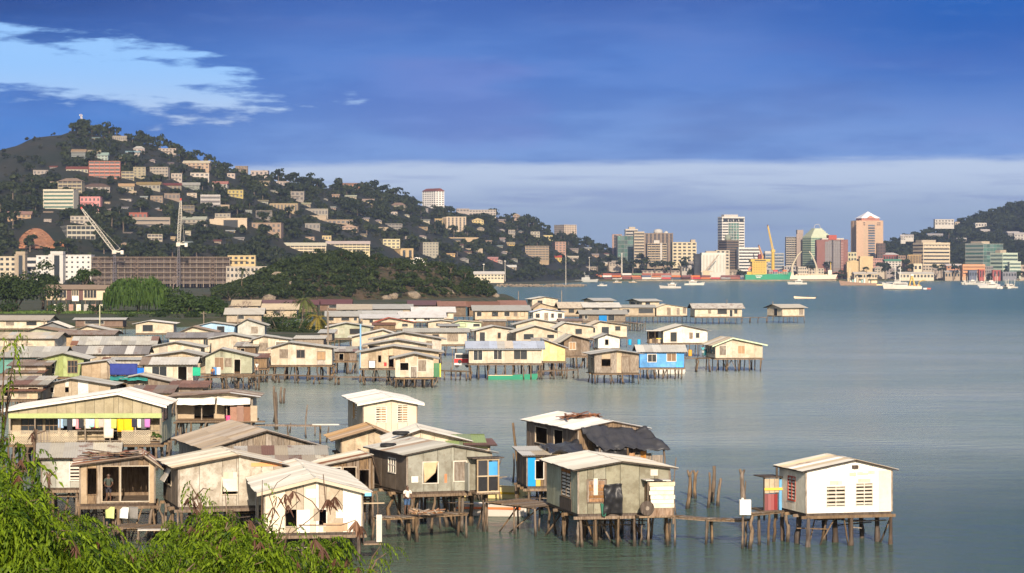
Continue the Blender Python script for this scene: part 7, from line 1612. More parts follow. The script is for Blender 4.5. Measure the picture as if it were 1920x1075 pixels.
for lab, px, pb, pt, yy_ in (('timber power pole in front of the slate-dark gable', 83,640,598,300),('tall greenish pole rising over the left shacks', 187,650,572,300),('pole with a lamp above the blue house front', 382,622,584,330),('slim pole behind the three-window house', 615,690,585,0),('pale blue mast by the cream middle houses', 676,690,608,0),('pole left of the white roof house by the tree line', 446,640,590,330),('thin pole with crossbar left of the patched shanty', 50,700,640,0),('pole right of the olive green house', 156,700,668,0),('thin mast on the lone far jetty house', 1449,592,565,0),('thin mast on the long masted house', 1363,595,562,0),('dark mast among the rust roofs', 972,592,546,0),('second dark mast right of the rust roofs', 1053,592,545,0),('pole at the yellow palm', 614,640,575,0)):
    z = 1.0; b = P(px, pb, z) if not yy_ else PY(px, pb, yy_); h = (pb-pt)/F*b.y
    o = thing('power_pole', lab, 'pole', b, 0); obj('shaft', MB().tube([(0,0,-1.5),(0,0,h)], [.11 if b.y < 260 else .16, .08 if b.y < 260 else .12], 6), plain((.16,.34,.52)) if 'blue mast' in lab else (paint((.44,.42,.26),.3) if 'greenish' in lab else GREYW), o)
    if 'lamp' in lab or 'crossbar' in lab or 'power' in lab: obj('crossbar', MB().box(-.7,.7,-.06,.06,h-.5,h-.38), GREYW, o)
# hung and stored things in the middle village
def tarp_on(label, x0, x1, yt, yb, Y, col, wob=.15): drape('tarpaulin', label, 'tarp', [PYr(x0,yt,Y), PYr(x1,yt,Y), PYr(x1,yb,Y-.3), PYr(x0,yb,Y-.3)], cloth(col), 10, 6, wob=wob)
tarp_on('dark blue tarpaulin covering the front of the brown shack', 206,258,682,703, P(206,710,2.1).y-.6, (.03,.045,.20)); tarp_on('crumpled bright blue tarpaulin at the right end of the brown shack', 257,282,690,704, P(206,710,2.1).y-1.2, (.01,.13,.50), .3)
for i, (x0, x1) in enumerate(((206,224),(221,240),(238,256),(254,277))):
    Y = P(205,738,2.0).y-.7; drape('tarpaulin', 'teal netting sagging over the shanty roof edge, %s part' % ('first', 'second', 'third', 'fourth')[i], 'tarp', [PYr(x0,706,Y+1.2), PYr(x1,706,Y+1.2), PYr(x1,713+i%2,Y-.5), PYr(x0,714,Y-.5)], cloth((.03,.24,.20)), 6, 5, wob=.2)
tarp_on('bright green cloth on the wall right of the dark doorway', 361,376,689,705, P(361,716,2.2).y-.4, (.02,.32,.18), .05); tarp_on('bright blue tarpaulin on the grey plank house', 1123,1138,592,604, P(1092,603,2.1).y-.4, (.01,.16,.40), .1); tarp_on('red towel hung left of the open-window house', 720,725,680,687, P(742,707,1.5).y-.2, (.55,.04,.04), .05); tarp_on('white sheet board leaning on the tall beige wall', 692,703,677,690, P(677,690,2.1).y-.35, (.72,.70,.64), .02)
hs = P(813,707,1.5); r = thing('corrugated_screen', 'green corrugated sheet corner with a yellow edge beside the open-window house', 'screen', (hs.x, hs.y, 1.5), 0)
for i in range(4): ubox('sheet', plain((.05,.16,.07)), r, .02+.2*i, .02+.2*i+.19, -.06-.01*(i%2), -.03, 0, 1.85)
ubox('edge', plain((.70,.62,.05)), r, .83, .98, -.07, -.03, .0, 1.8)
b = P(852,683,2.0); r = thing('parked_truck', 'red and white truck parked under an awning left of the long cream house', 'truck', (b.x, b.y, 1.6), 0)
ubox('body', plain((.50,.04,.04), .4), r, 0, 2.3, -.9, .9, .45, 1.2); ubox('lower_panel', plain((.7,.66,.6)), r, 0.02, 2.28, -.93, -.88, .3, .6); ubox('cab', plain((.62,.58,.52)), r, .1, 2.2, -.8, .8, 1.22, 2.0); ubox('windscreen', FG, r, .2, 2.1, -.83, -.79, 1.3, 1.85); obj('spare_wheel', MB().tube([(.8,-.98,.8),(.8,-.9,.8)], [.3,.3], 14), plain((.03,.03,.03)), r)
for x in (.4, 1.9): obj('wheel', MB().tube([(x,-.9,.25),(x,-.7,.25)], [.33,.33], 14), plain((.03,.03,.03)), r)
ubox('shelter_roof', ROOF['pale'], r, -.5, 2.6, -1.2, 2, 2.75, 2.82); ubox('shelter_post', WOOD, r, -.3, -.2, -1.1, -1.0, -.3, 2.75)
for lab, px, py, z, c in (('blue water drum on the plank yard, near the palms',587,641,1.95,(.03,.20,.50)),('small blue drum right of the white railed veranda',403,703,2.0,(.04,.18,.42)),('white pail beside the small blue drum',410,703,2.0,(.66,.64,.58)),('blue drum left of the white house with kitchen porch',1181,647,2.2,(.03,.32,.55)),('blue drum right beside the other near the white house',1198,647,2.2,(.03,.32,.55)),('teal drum on the walkway behind the corner-window house',1321,667,2.3,(.10,.42,.46)),('orange drum on the walkway behind the blue house',1294,668,2.3,(.62,.30,.03))):
    tag(obj('water_drum', MB().tube([(0,0,0),(0,0,.06),(0,0,.5),(0,0,.94),(0,0,1.0)], [.26,.30,.31,.30,.26], 12).mesh('water_drum'), plain(c), None, loc=P(px,py,z)), lab, 'drum')
# flat awning kitchen of the white house
b = P(1218,643,2.6); r = thing('kitchen_porch', 'open kitchen porch with a white roof and yellow shelf beside the white stilt house', 'porch', (b.x, b.y, 0), math.radians(4))
ubox('roof_board', WHITEB, r, -.6, 2.2, -.2, 4, 4.72, 4.8); ubox('floor', WOOD, r, -.1, 2.1, 0, 4, 2.45, 2.6)
for x in (0, 1.1): pole_at('post', r, x, .05, -.6, 4.7, .09)
for i in range(4): ubox('board', [paint(PAL['tan'],.6), DARKW, WOOD, paint(PAL['cream2'],.5)][i], r, .0+.5*i, .45+.5*i, .02, .06, 2.6, 3.3+.15*(i % 2))
ubox('shelf', plain((.66,.46,.03)), r, 1.2, 2.1, -.05, .3, 3.3, 3.42); ubox('back_wall', DARKW, r, 0, 2.1, 3.9, 3.96, 2.6, 4.6)
# pile of palm husks and sticks on the front walkway
p = P(800,966,1.6); r = thing('stick_pile', 'heap of pale sticks and husks on the walkway beside the standing man', 'debris', p, 0)
for i in range(30): a = U(0, 6.28); obj('stick', MB().bar((U(-.9,.9), U(-.4,.4), U(0,.25)), (U(-1.1,1.1), U(-.45,.45), U(.05,.4)), U(.03,.07)), [wood((.45,.32,.20)), wood((.30,.16,.09)), GREYW][i % 3], r)
# ================================================================== vegetation
def clear_mask(px, hw, top, bot, Y):
    ok = np.ones(len(px), bool)
    for (a, b, c, d, bY) in BRECT:
        ok &= ~((px+hw > a) & (px-hw < b) & (top < d) & (bot > c) & (Y < bY+8))
    return ok
def plant(fn, n, x0, x1, y0, y1, smin, smax, cond, seed):
    r = np.random.default_rng(seed); out_ = []
    X = r.uniform(x0, x1, n); Y = r.uniform(y0*YS, y1*YS, n); s = r.uniform(smin, smax, n)
    Z = np.array([fn(a, b) for a, b in zip(X, Y)]); px = X/Y*F+CX; top = yat(Z+1.25*s, Y); bot = yat(Z, Y)
    m = (Z > 2.3) & clear_mask(px, s*.8*F/Y, top, bot, Y)
    m &= np.array([cond(a, b, c, z, rr_) for a, b, c, z, rr_ in zip(px, bot, Y, Z, r.uniform(0, 1, n))])
    return [(x, y, z) for x, y, z, k_ in zip(X, Y, Z, m) if k_], s[m], px[m], bot[m]
def cond_left(px, py, Y, z, rnd):
    ry, yr, yb = lcol(px)
    if px > 1400 or Y > yr+25 or Y < yb+2: return False
    if px < -150: return False
    if px < 150 and py < 330+(150-px)*.1: return rnd < .05+.5*max(0, (px-110)/40)      # bare grassy shoulder
    if 36 < px < 128 and 428 < py < 470: return False
    return rnd < .93
pts, ss, ppx, ppy = plant(left_z, 17000, -700, 380, 965, 2130, 3.6, 7.2, cond_left, 4)
order = list(range(len(pts))); random.Random(4).shuffle(order)
ridge = [i for i in order if abs(pts[i][1]-lcol(ppx[i])[1]) < 40*YS and -20 < ppx[i] < 1300]; ridge = sorted(ridge, key=lambda i: -ss[i])[:120]
slope = sorted([i for i in order if i not in set(ridge) and 0 < ppx[i] < 1300 and ppy[i] < 500], key=lambda i: -ss[i])[:150]
keep = set(ridge+slope)
for i in ridge+slope:
    w, l = relate(ppx[i], ppy[i]-8, LAND); lab = '%s %s the %s' % ('dark tree on the ridge line,' if i in set(ridge) else 'large dark leafy tree', w, l)
    hill_tree(*pts[i], ss[i]*1.05, i % 7, 'hill_tree', lab, 'trees on the big hill', squash=random.uniform(.9, 1.25))
rest = [i for i in order if i not in keep]
scatter_stuff('hillside_woodland', [pts[i] for i in rest], [ss[i] for i in rest], L_hill, HILLCROWN)
LOWC = [crown(150+i, 26, 3, 1.0, .8, .8) for i in range(5)]
p2, s2, x2, y2 = plant(left_z, 9000, -700, 380, 965, 2130, 1.4, 3.4, lambda px, py, Y, z, rnd: -900 < px < 1400 and not (36 < px < 128 and 428 < py < 470) and Y < lcol(px)[1]+20 and (rnd < .35 if px < 140 and py < 330 else True), 14)
scatter_stuff('hillside_scrub', p2, s2, foliage((.009,.014,.006), (.034,.034,.013), .1, 'hill_scrub'), LOWC)
def cond_right(px, py, Y, z, rnd): return 1570 < px < 2000 and Y < np.interp(px, (1560,1650,1900,2400), (2180,2230,2420,2500))*YS+20
pts, ss, ppx, ppy = plant(right_z, 3800, 500, 1000, 1990, 2500, 4.5, 9, cond_right, 5)
RL = [q for q in LAND if q[0] > 1600]
for i in range(0, 60):
    w, l = relate(ppx[i], ppy[i]-8, RL); lab = 'dark tree on the right-hand hill, %s the %s' % (w, l); hill_tree(*pts[i], ss[i]*1.1, i % 7, 'hill_tree', lab, 'trees on the right-hand hill')
scatter_stuff('hillside_woodland', pts[60:], ss[60:], L_hill, HILLCROWN)
# town trees at street level
r = np.random.default_rng(8)
for i, (px, py, Y, s, nm) in enumerate(((1208,505,1850,11,'dark park trees under the brown tower, left clump'),(1228,508,1845,10,'dark park tree below the dark balcony block'),(1186,508,1845,11,'dark park tree near the left town blocks'),(1200,490,1900,8,'dark tree between the cream slab and the balcony block'),(1258,509,1845,9,'dark tree in front of the cream eight-storey block'),(1275,506,1848,8,'dark tree right of the cream eight-storey block'),(1285,500,1856,8,'dark tree left of the dark glass building'),(1165,504,1850,9,'dark tree left of the park trees'),
      (1625,509,1843,5,'small dark tree in front of the tan storehouse'),(1660,516,1840,12,'big round dark tree left of the cream wharf shed'),(1705,512,1845,8,'dark tree behind the cream wharf shed, left one'),(1698,505,1850,9,'dark tree under the gold-ribbed block'),(1748,508,1846,6,'small tree at the foot of the cream hotel, left one'),(1765,511,1844,7,'small tree at the foot of the cream hotel, right one'),(1790,512,1842,8,'dark tree left of the orange office'),(1520,508,1850,6,'dark tree behind the white crane ship'),(1612,524,1826,4,'bush on the quay beside the cream wharf shed, left'),(1630,523,1826,4,'bush on the quay beside the cream wharf shed, right'),(1552,505,1856,7,'dark tree at the foot of the green glass tower'),(1140,500,1840,10,'dark tree above the container stacks, left'),(1120,503,1835,9,'dark tree by the white pavilion'),(1245,507,1846,9,'dark tree among the park trees, right clump'))):
    b = PY(px, py, Y); hill_tree(b.x, b.y, max(1.8, b.z-s*.2), s, i % 7, 'town_tree', nm)
for k in range(64):
    px, py, Y = r.uniform(1128, 1925), r.uniform(500, 515), r.uniform(1848, 1880); b = PY(px, py, Y); w, l = relate(px, py-6, [q for q in LAND if q[0] > 1100]); hill_tree(b.x, b.y, 1.8, r.uniform(4, 8.5), k % 7, 'town_tree', 'dark tree at street level, %s the %s' % (w, l), 'street trees of the town')
# headland
cond_m = lambda px, py, Y, z, rnd: 400 < px < 958 and rnd < (.95 if px < 700 or py > 520 else .55)
BR0 = BRECT; BRECT = []
pts, ss, ppx, ppy = plant(mound_z, 3000, -150, 10, 588, 715, 1.5, 3.6, cond_m, 6)
BRECT = BR0
big_i = sorted(range(len(pts)), key=lambda i: -ss[i]*1.0)[:150]; keep = set(big_i)
MC = [crown(90+i, 90, 5, 1.0, 1.1, .36) for i in range(6)]; MCM = [quads_mesh('shrub_crown', c) for c in MC]
MST = MB().tube([(0,0,-.5),(.05,0,.5)], [.08,.04], 5).mesh('stem'); MST.materials.append(M_bark)
for m in MCM: m.materials.append(L_mound)
ML = [(523,520,'large pale boulder'),(540,540,'pale boulders low on the headland'),(505,562,'orange-tan rock outcrop'),(730,560,'tan rock faces'),(775,556,'orange-tan rock face'),(915,550,'rocks of the headland tip'),(783,497,'white-blossomed bush'),(845,552,'tan rock under the shrubs'),(600,484,'left crest of the headland'),(680,484,'middle crest of the headland'),(620,540,'middle foot of the headland'),(680,560,'lower middle of the headland'),(470,545,'left end of the headland'),(860,520,'right shoulder of the headland')]
for i in big_i:
    w, l = relate(ppx[i], ppy[i], ML); lab = 'rounded green shrub %s the %s' % (w, l)
    t_ = thing('headland_shrub', lab, 'shrub', pts[i], U(0, 6.28), 'shrubs on the headland')
    obj('crown', MCM[i % 6], None, t_, scale=(ss[i],)*3); obj('stem', MST, None, t_, scale=(ss[i],)*3)
rest = [i for i in range(len(pts)) if i not in keep]
scatter_stuff('headland_scrub', [pts[i] for i in rest], [ss[i] for i in rest], L_mound, MC)
r2 = np.random.default_rng(31); bp = [mound_z]
dp = []
for i in range(900):
    px = r2.uniform(640, 940); Y = r2.uniform(600, 700)*YS; X = (px-CX)/F*Y; z = mound_z(X, Y)
    if z > 2: dp.append((X, Y, z))
scatter_stuff('dry_scrub', dp, r2.uniform(.7, 1.4, len(dp)), L_brush, MC)
b = hit(mound_z, 783, 505, 590, 700, 2) or PY(783, 505, 680)
t_ = big_tree('bush with white blossoms on top of the headland', b, 4.2, 5, .5, 500, .5, L_dark, 44, 6, 'bush', 'flowering_bush', trunk=True)
rr = random.Random(2); mb = MB()
for i in range(60): a, e, q = rr.uniform(0, 6.28), rr.uniform(.1, 1.4), 4.0; x, y, z = math.cos(a)*math.cos(e)*q, math.sin(a)*math.cos(e)*q-.3, 1+math.sin(e)*4.4; mb.box(x-.14, x+.14, y-.14, y+.14, z-.12, z+.12)
kind(obj('blossom', mb, plain((.72,.68,.60)), t_), 'stuff')
for i, (px, py, s, nm) in enumerate(((523,520,3.4,'large pale boulder on the left slope of the headland'),(532,540,2.2,'pale boulder low on the left of the headland'),(550,536,2.6,'tall pale rock low on the headland'),(544,542,2.0,'small pale rock beside the tall pale rock'),(555,516,1.4,'small boulder right of the large pale one'),(505,562,3.0,'orange-tan rock outcrop behind the village, left'),(725,562,2.6,'tan rock face at the headland foot, left'),(738,557,2.4,'tan rock face at the headland foot, beside the first'),(775,556,3.2,'orange-tan rock face at the headland foot, right'),(902,548,2.6,'tan rocks at the right tip of the headland'),(928,556,2.2,'shore rock at the right tip of the headland'),(845,552,2.0,'tan rock under the headland shrubs'))):
    b = hit(mound_z, px, py, 585, 700, 1) or PY(px, py, 600); r_ = np.random.default_rng(200+i); mb = MB(); bm_v = []
    import bmesh
    bm = bmesh.new(); bmesh.ops.create_icosphere(bm, subdivisions=2, radius=1)
    for v in bm.verts: n_ = noise.noise(v.co*1.3+Vector((i*3.1,0,0)))*.35+noise.noise(v.co*3+Vector((0,i*2,0)))*.15; v.co *= 1+n_; v.co.x *= 1.2; v.co.z *= .85
    m = bpy.data.meshes.new('boulder'); bm.to_mesh(m); bm.free()
    tag(obj('boulder', m, M_rock, None, loc=b-Vector((0,1.5,-.2)), scale=(s*.8,)*3), nm, 'rock')
for i, (px, py, R_, nm) in enumerate(((600,482,3.4,'taller dark tree on the crest of the headland, left'),(640,478,3.0,'taller dark tree in the middle of the headland crest'),(560,492,3.2,'dark tree on the left shoulder of the headland crest'),(705,486,2.8,'tree right of the middle of the headland crest'),(845,505,3.0,'dark tree near the right end of the headland crest'),(872,515,3.4,'broad dark tree at the right end of the headland crest'),(660,520,3.2,'dark tree halfway down the middle of the headland'),(590,525,3.4,'dark tree halfway down the left of the headland'),(760,530,3.0,'green tree low on the right of the headland'),(820,540,2.8,'green tree at the right foot of the headland'),(690,550,3.0,'green tree at the middle foot of the headland'),(620,552,3.0,'green tree at the left foot of the headland'))):
    b = hit(mound_z, px, py, 585, 720, 1) or PY(px, py, 670)
    big_tree(nm, b-Vector((0,0,.5)), R_*1.15, R_*1.2, .3, 480, .55, (L_dark, L_mound, L_big)[i % 3], 400+i, 7)
# trees between village and hill
big_tree('dark dense broadleaf tree at the left frame edge above the village', PY(28,592,445), 10.5, 12, 1.5, 5200, .95, L_dark, 61, 20)
big_tree('dark broadleaf tree beside the timber house, right of the frame-edge tree', PY(80,575,455), 6.5, 10, 2.0, 2600, .85, L_dark, 62, 12)
big_tree('small rounded green tree behind the timber house', PY(155,545,480), 5, 6.5, .8, 1600, .75, L_big, 63, 9)
big_tree('dark bush mass left end of the green slope', PY(10,598,436), 6, 5, .0, 1800, .8, L_dark, 64, 10, 'bush', 'bush')
big_tree('green bush right of the weeping tree, left one', PY(345,600,432), 7.5, 8, .2, 3200, .8, L_big, 65, 14, 'bush', 'bush')
big_tree('green bush right of the weeping tree, right one', PY(388,598,440), 7, 7, .2, 3000, .8, L_big, 66, 14, 'bush', 'bush')
big_tree('dark rounded bush right of the coconut palm at the headland', PY(470,560,590), 7, 6, .5, 1200, .7, L_mound, 67, 9, 'bush', 'bush')
big_tree('low bushes left of the dark rounded bush', PY(430,560,580), 8, 4, .2, 1200, .7, L_mound, 68, 9, 'bush', 'bush')
# weeping tree: hanging strips of leaf
def weeping(label, base, R, Hh, n, seed):
    r = np.random.default_rng(seed); t_ = thing('weeping_tree', label, 'tree', base, 0)
    q = crown(seed, 2600, 16, R, Hh*.9, .62, .8, .5); q[:,:,2] += 2.0; Q = [q]
    a = r.uniform(0, 6.28, n); rad = R*np.sqrt(r.uniform(.15, 1, n))*.95; x, y = np.cos(a)*rad, np.sin(a)*rad
    zt = Hh*np.sqrt(np.clip(1-(rad/R)**2*.75, .05, 1))*r.uniform(.55, 1.02, n)+1.0; ln = r.uniform(1.4, 3.4, n); w = r.uniform(.12, .30, n); th = r.uniform(0, 3.14, n)
    dx, dy = np.cos(th)*w, np.sin(th)*w
    for seg in range(3):
        z0 = zt-ln*seg/3; z1 = zt-ln*(seg+1)/3; f = 1.0-.25*seg; o0 = seg*.12*np.cos(a); o1 = (seg+1)*.12*np.cos(a)
        Q.append(np.stack([np.stack([x-dx*f+o0, y-dy*f, z0], 1), np.stack([x+dx*f+o0, y+dy*f, z0], 1), np.stack([x+dx*f*.8+o1, y+dy*f*.8, z1], 1), np.stack([x-dx*f*.8+o1, y-dy*f*.8, z1], 1)], 1))
    q = np.concatenate(Q); obj('crown', quads_mesh('crown', q, np.repeat(r.uniform(0, .6, len(q)), 4)), L_weep, t_)
    obj('trunk', MB().tube([(0,0,-1),(.3,0,4),(0,.3,9)], [.6,.45,.2], 8).mesh('trunk', True), M_bark, t_); return t_
weeping('big bright green weeping tree behind the left village roofs', PY(258,600,436), 11.3, 13.5, 2600, 71)
# spit with palms and bushes
mb = MB(); c = P(550,625,.8); 
n_ = 18; ring = [(c.x+math.cos(i/n_*6.283)*17+U(-1,1), c.y+math.sin(i/n_*6.283)*42*YS) for i in range(n_)]
mb.add([(x, y, .8) for x, y in ring]+[(c.x+(x-c.x)*1.15, c.y+(y-c.y)*1.05, -1) for x, y in ring], [tuple(range(n_))]+[(n_+i, n_+(i+1) % n_, (i+1) % n_, i) for i in range(n_)])
kind(obj('earth_spit', mb, M_earth), 'structure')
palm('tall coconut palm rising in front of the maroon roofs', PY(566,622,372), 8.6, .6, 18, 3.4)
palm('second slim palm leaning close to the tall coconut palm', PY(572,622,378), 7.4, 1.2, 14, 3.0)
palm('short yellowing palm beside the cream middle houses', PY(594,632,345), 5.0, .3, 18, 3.6, foliage((.16,.14,.02), (.28,.20,.04), .25, 'yellow_palm'))
palm('dark coconut palm standing alone left of the headland', PY(453,545,620), 9.5, .4, 16, 3.6, L_dark)
palm('palm on the left shoulder of the headland', hit(mound_z, 540, 505, 590, 700, 2) or PY(540,505,660), 5, .5, 12, 2.6, L_dark)
for px, py, Y, R, Hh, mat, nm in ((508,632,352,3.6,5.5,L_dark,'dark bush at the left of the palm clump'),(528,634,348,4.0,6.0,L_dark,'dark tall bush in the middle of the palm clump'),(548,636,345,4.2,5.5,L_big,'green bush under the tall coconut palm'),(575,634,350,4.2,6.5,L_big,'bright green bush right of the coconut palm'),(536,640,335,4.0,3.0,L_mound,'low bush at the water edge of the palm clump'),(570,642,332,4.0,3.0,L_mound,'low right bush at the water edge of the palm clump'),(465,612,400,3.0,2.6,L_weep,'small bright green bush among the bare trees'),(420,602,405,4.5,3.5,L_big,'low green bush left of the bare trees'),(360,608,398,5.0,3.2,L_dark,'dark low bush under the green bushes right of the weeping tree'),(300,606,402,5.0,3.0,L_dark,'dark low bush at the foot of the weeping tree, right'),(235,604,404,4.5,2.6,L_big,'low bush at the foot of the weeping tree, left'),(500,604,400,4.5,3.5,L_mound,'drab bush behind the palm clump, left'),(540,600,405,4.5,3.8,L_big,'green bush behind the palm clump, right'),(110,590,425,4.0,2.6,L_big,'low bush on the green slope under the timber house'),(180,588,428,3.5,2.4,L_dark,'dark low bush right end of the timber house slope'),(600,630,352,3.0,4.5,L_big,'green bush behind the yellowing palm')):
    big_tree(nm, PY(px,py,Y), R, Hh, .3, 750, .48, mat, int(px), 8, 'bush', 'bush', trunk=True)
def bare_tree(label, base, h, seed):
    rr = random.Random(seed); t_ = thing('bare_tree', label, 'tree', base, 0); mb = MB()
    def br(p, d, l, r_, k):
        q = p+d*l; mb.tube([p, p.lerp(q, .5)+Vector((rr.uniform(-.1,.1),0,rr.uniform(0,.1)))*l*.6, q], [r_, r_*.8, r_*.55], 4, False)
        if k == 0: return
        for i in range(3 if k > 1 else 4): a = Vector((rr.uniform(-1,1), rr.uniform(-1,1), rr.uniform(-.1,.9))).normalized(); br(q, (d*.7+a*.9).normalized(), l*rr.uniform(.6,.85), r_*.6, k-1)
    br(Vector((0,0,0)), Vector((0,0,1)), h*.3, h*.03, 4); obj('limbs', mb, wood((.30,.24,.20)), t_); return t_
for i, (px, py, Y, h, nm) in enumerate(((440,606,420,6.5,'bare grey tree right of the green bushes'),(458,606,410,7.5,'bare grey tree with wide twigs among tan roofs'),(478,612,400,5.5,'bare grey shrub tree beside the palm clump'),(525,610,390,5.5,'bare twiggy tree behind the dark palm clump bushes'),(325,545,560,7,'bare brown tree right of the weeping tree crown'))): bare_tree(nm, PY(px,py,Y), h, 300+i)
# grass on the green slope
mb = MB(); 
gv = []; r3 = np.random.default_rng(77); n_ = 5000; X = r3.uniform(-175, -95, n_); Y = r3.uniform(431, 450, n_)*YS; s = r3.uniform(.25, .6, n_); a = r3.uniform(0, 3.14, n_)
q = np.stack([np.stack([X-np.cos(a)*s*.5, Y-np.sin(a)*s*.5, np.full(n_, 1.98)], 1), np.stack([X+np.cos(a)*s*.5, Y+np.sin(a)*s*.5, np.full(n_, 1.98)], 1), np.stack([X+np.cos(a)*s*.6, Y+np.sin(a)*s*.6, 2+s], 1), np.stack([X-np.cos(a)*s*.6, Y-np.sin(a)*s*.6, 2+s*.9], 1)], 1)
kind(obj('slope_grass', quads_mesh('slope_grass', q, np.repeat(r3.uniform(0, .5, n_), 4)), foliage((.05,.09,.02), (.09,.14,.03), .2, 'grass')), 'stuff')
# timber house on the slope
tb = PY(86,563,446); L = (199-86)/F*446*YS; r = thing('timber_house', 'dark timber house with cream ends on stilts among the big trees', 'house', (tb.x, tb.y, 2), math.radians(-1)); z0 = tb.z-2; hh = (563-543)/F*446*YS
ubox('wall', plain((.52,.43,.30)), r, 0, L, 0, 8, z0, z0+hh); ubox('wall_board', plain((.10,.055,.05)), r, L*.32, L*.62, -.06, -.005, z0, z0+hh)
for a, b in ((.13,.34),(.64,.84),(.44,.54)):
    f = ubox('window_frame', plain((.5,.42,.3)), r, L*a-.15, L*b+.15, -.16, -.065, z0+hh*.15, z0+hh*.96); ubox('window', FG, r, L*a, L*b, -.2, -.165, z0+hh*.22, z0+hh*.92)
    for i in range(1, 4): ubox('mullion', plain((.5,.42,.3)), r, L*(a+(b-a)*i/4)-.07, L*(a+(b-a)*i/4)+.07, -.24, -.205, z0+hh*.22, z0+hh*.92)
obj('roof', MB().prism([(-.8,-1,z0+hh), (-.8,4,z0+hh+1.5), (-.8,9,z0+hh), (-.8,4,z0+hh+1.2)], (L+1.6,0,0)), ROOF['brown'], r)
for i in range(7):
    for y in (.3, 7.5): pole_at('stilt', r, .3+i*(L-.6)/6, y, -.3, z0, .16)
ubox('white_cloth', plain((.7,.66,.58)), r, L*.44, L*.55, -.4, -.35, z0-.3, z0+1.4)
for i in range(7): tag(obj('sheet_panel', MB().box(0,1.4,0,.08,0,2.6), [ROOF['weather'], paint(PAL['grey'],.6), ROOF['rust']][i % 3], None, loc=(tb.x+3+i*2.4, tb.y-2.5, 2), rot=(-.15,0,.1)), '%s scrap sheet leaning under the timber house, number %s from the left' % (('weathered','grey','rusty')[i % 3], ('one','two','three','four','five','six','seven')[i]), 'sheet')
# ================================================================== feathery trees in front of the camera
def frond_quads(seed):
    """a twice-feathered leaf: an arching stalk with pairs of narrow drooping pinnae, each cut into two rows of leaflets"""
    r = random.Random(seed); Q = []; L = .30; n = 7; sp = []
    for i in range(n+1):
        s = i/n; sp.append(Vector((L*s*(1-.3*s), 0, .16*s*L-1.05*L*s*s)))
    for i in range(1, n+1):
        p = sp[i]
        for sg in (-1, 1):
            ll = r.uniform(.06, .105)*(1-.3*abs(i/n-.5)); o = (Vector((.42, sg*.75, -.15-.45*i/n))+Vector((r.uniform(-.12,.12), r.uniform(-.12,.12), r.uniform(-.2,.1)))).normalized()
            q = p+o*ll*.5; e = q+(o*.35+Vector((0,0,-1))).normalized()*ll*.65; side = (o.cross(Vector((0, 0, 1)))+Vector((r.uniform(-.3,.3), r.uniform(-.3,.3), 0))).normalized(); w = r.uniform(.009, .014)
            Q.append([p-side*w*.3, p+side*w*.3, q+side*w, q-side*w]); Q.append([q-side*w, q+side*w, e+side*w*.25, e-side*w*.25])
    return np.array([[list(v) for v in q] for q in Q])
FR = [frond_quads(i) for i in range(5)]
FRM = []
for i, q in enumerate(FR):
    m = quads_mesh('leaf', q, np.zeros(len(q)*4)); m.materials.append(L_fore); FRM.append(m)
POD = plain((.085,.040,.025), .7); TWIG = wood((.16,.11,.075), .2)
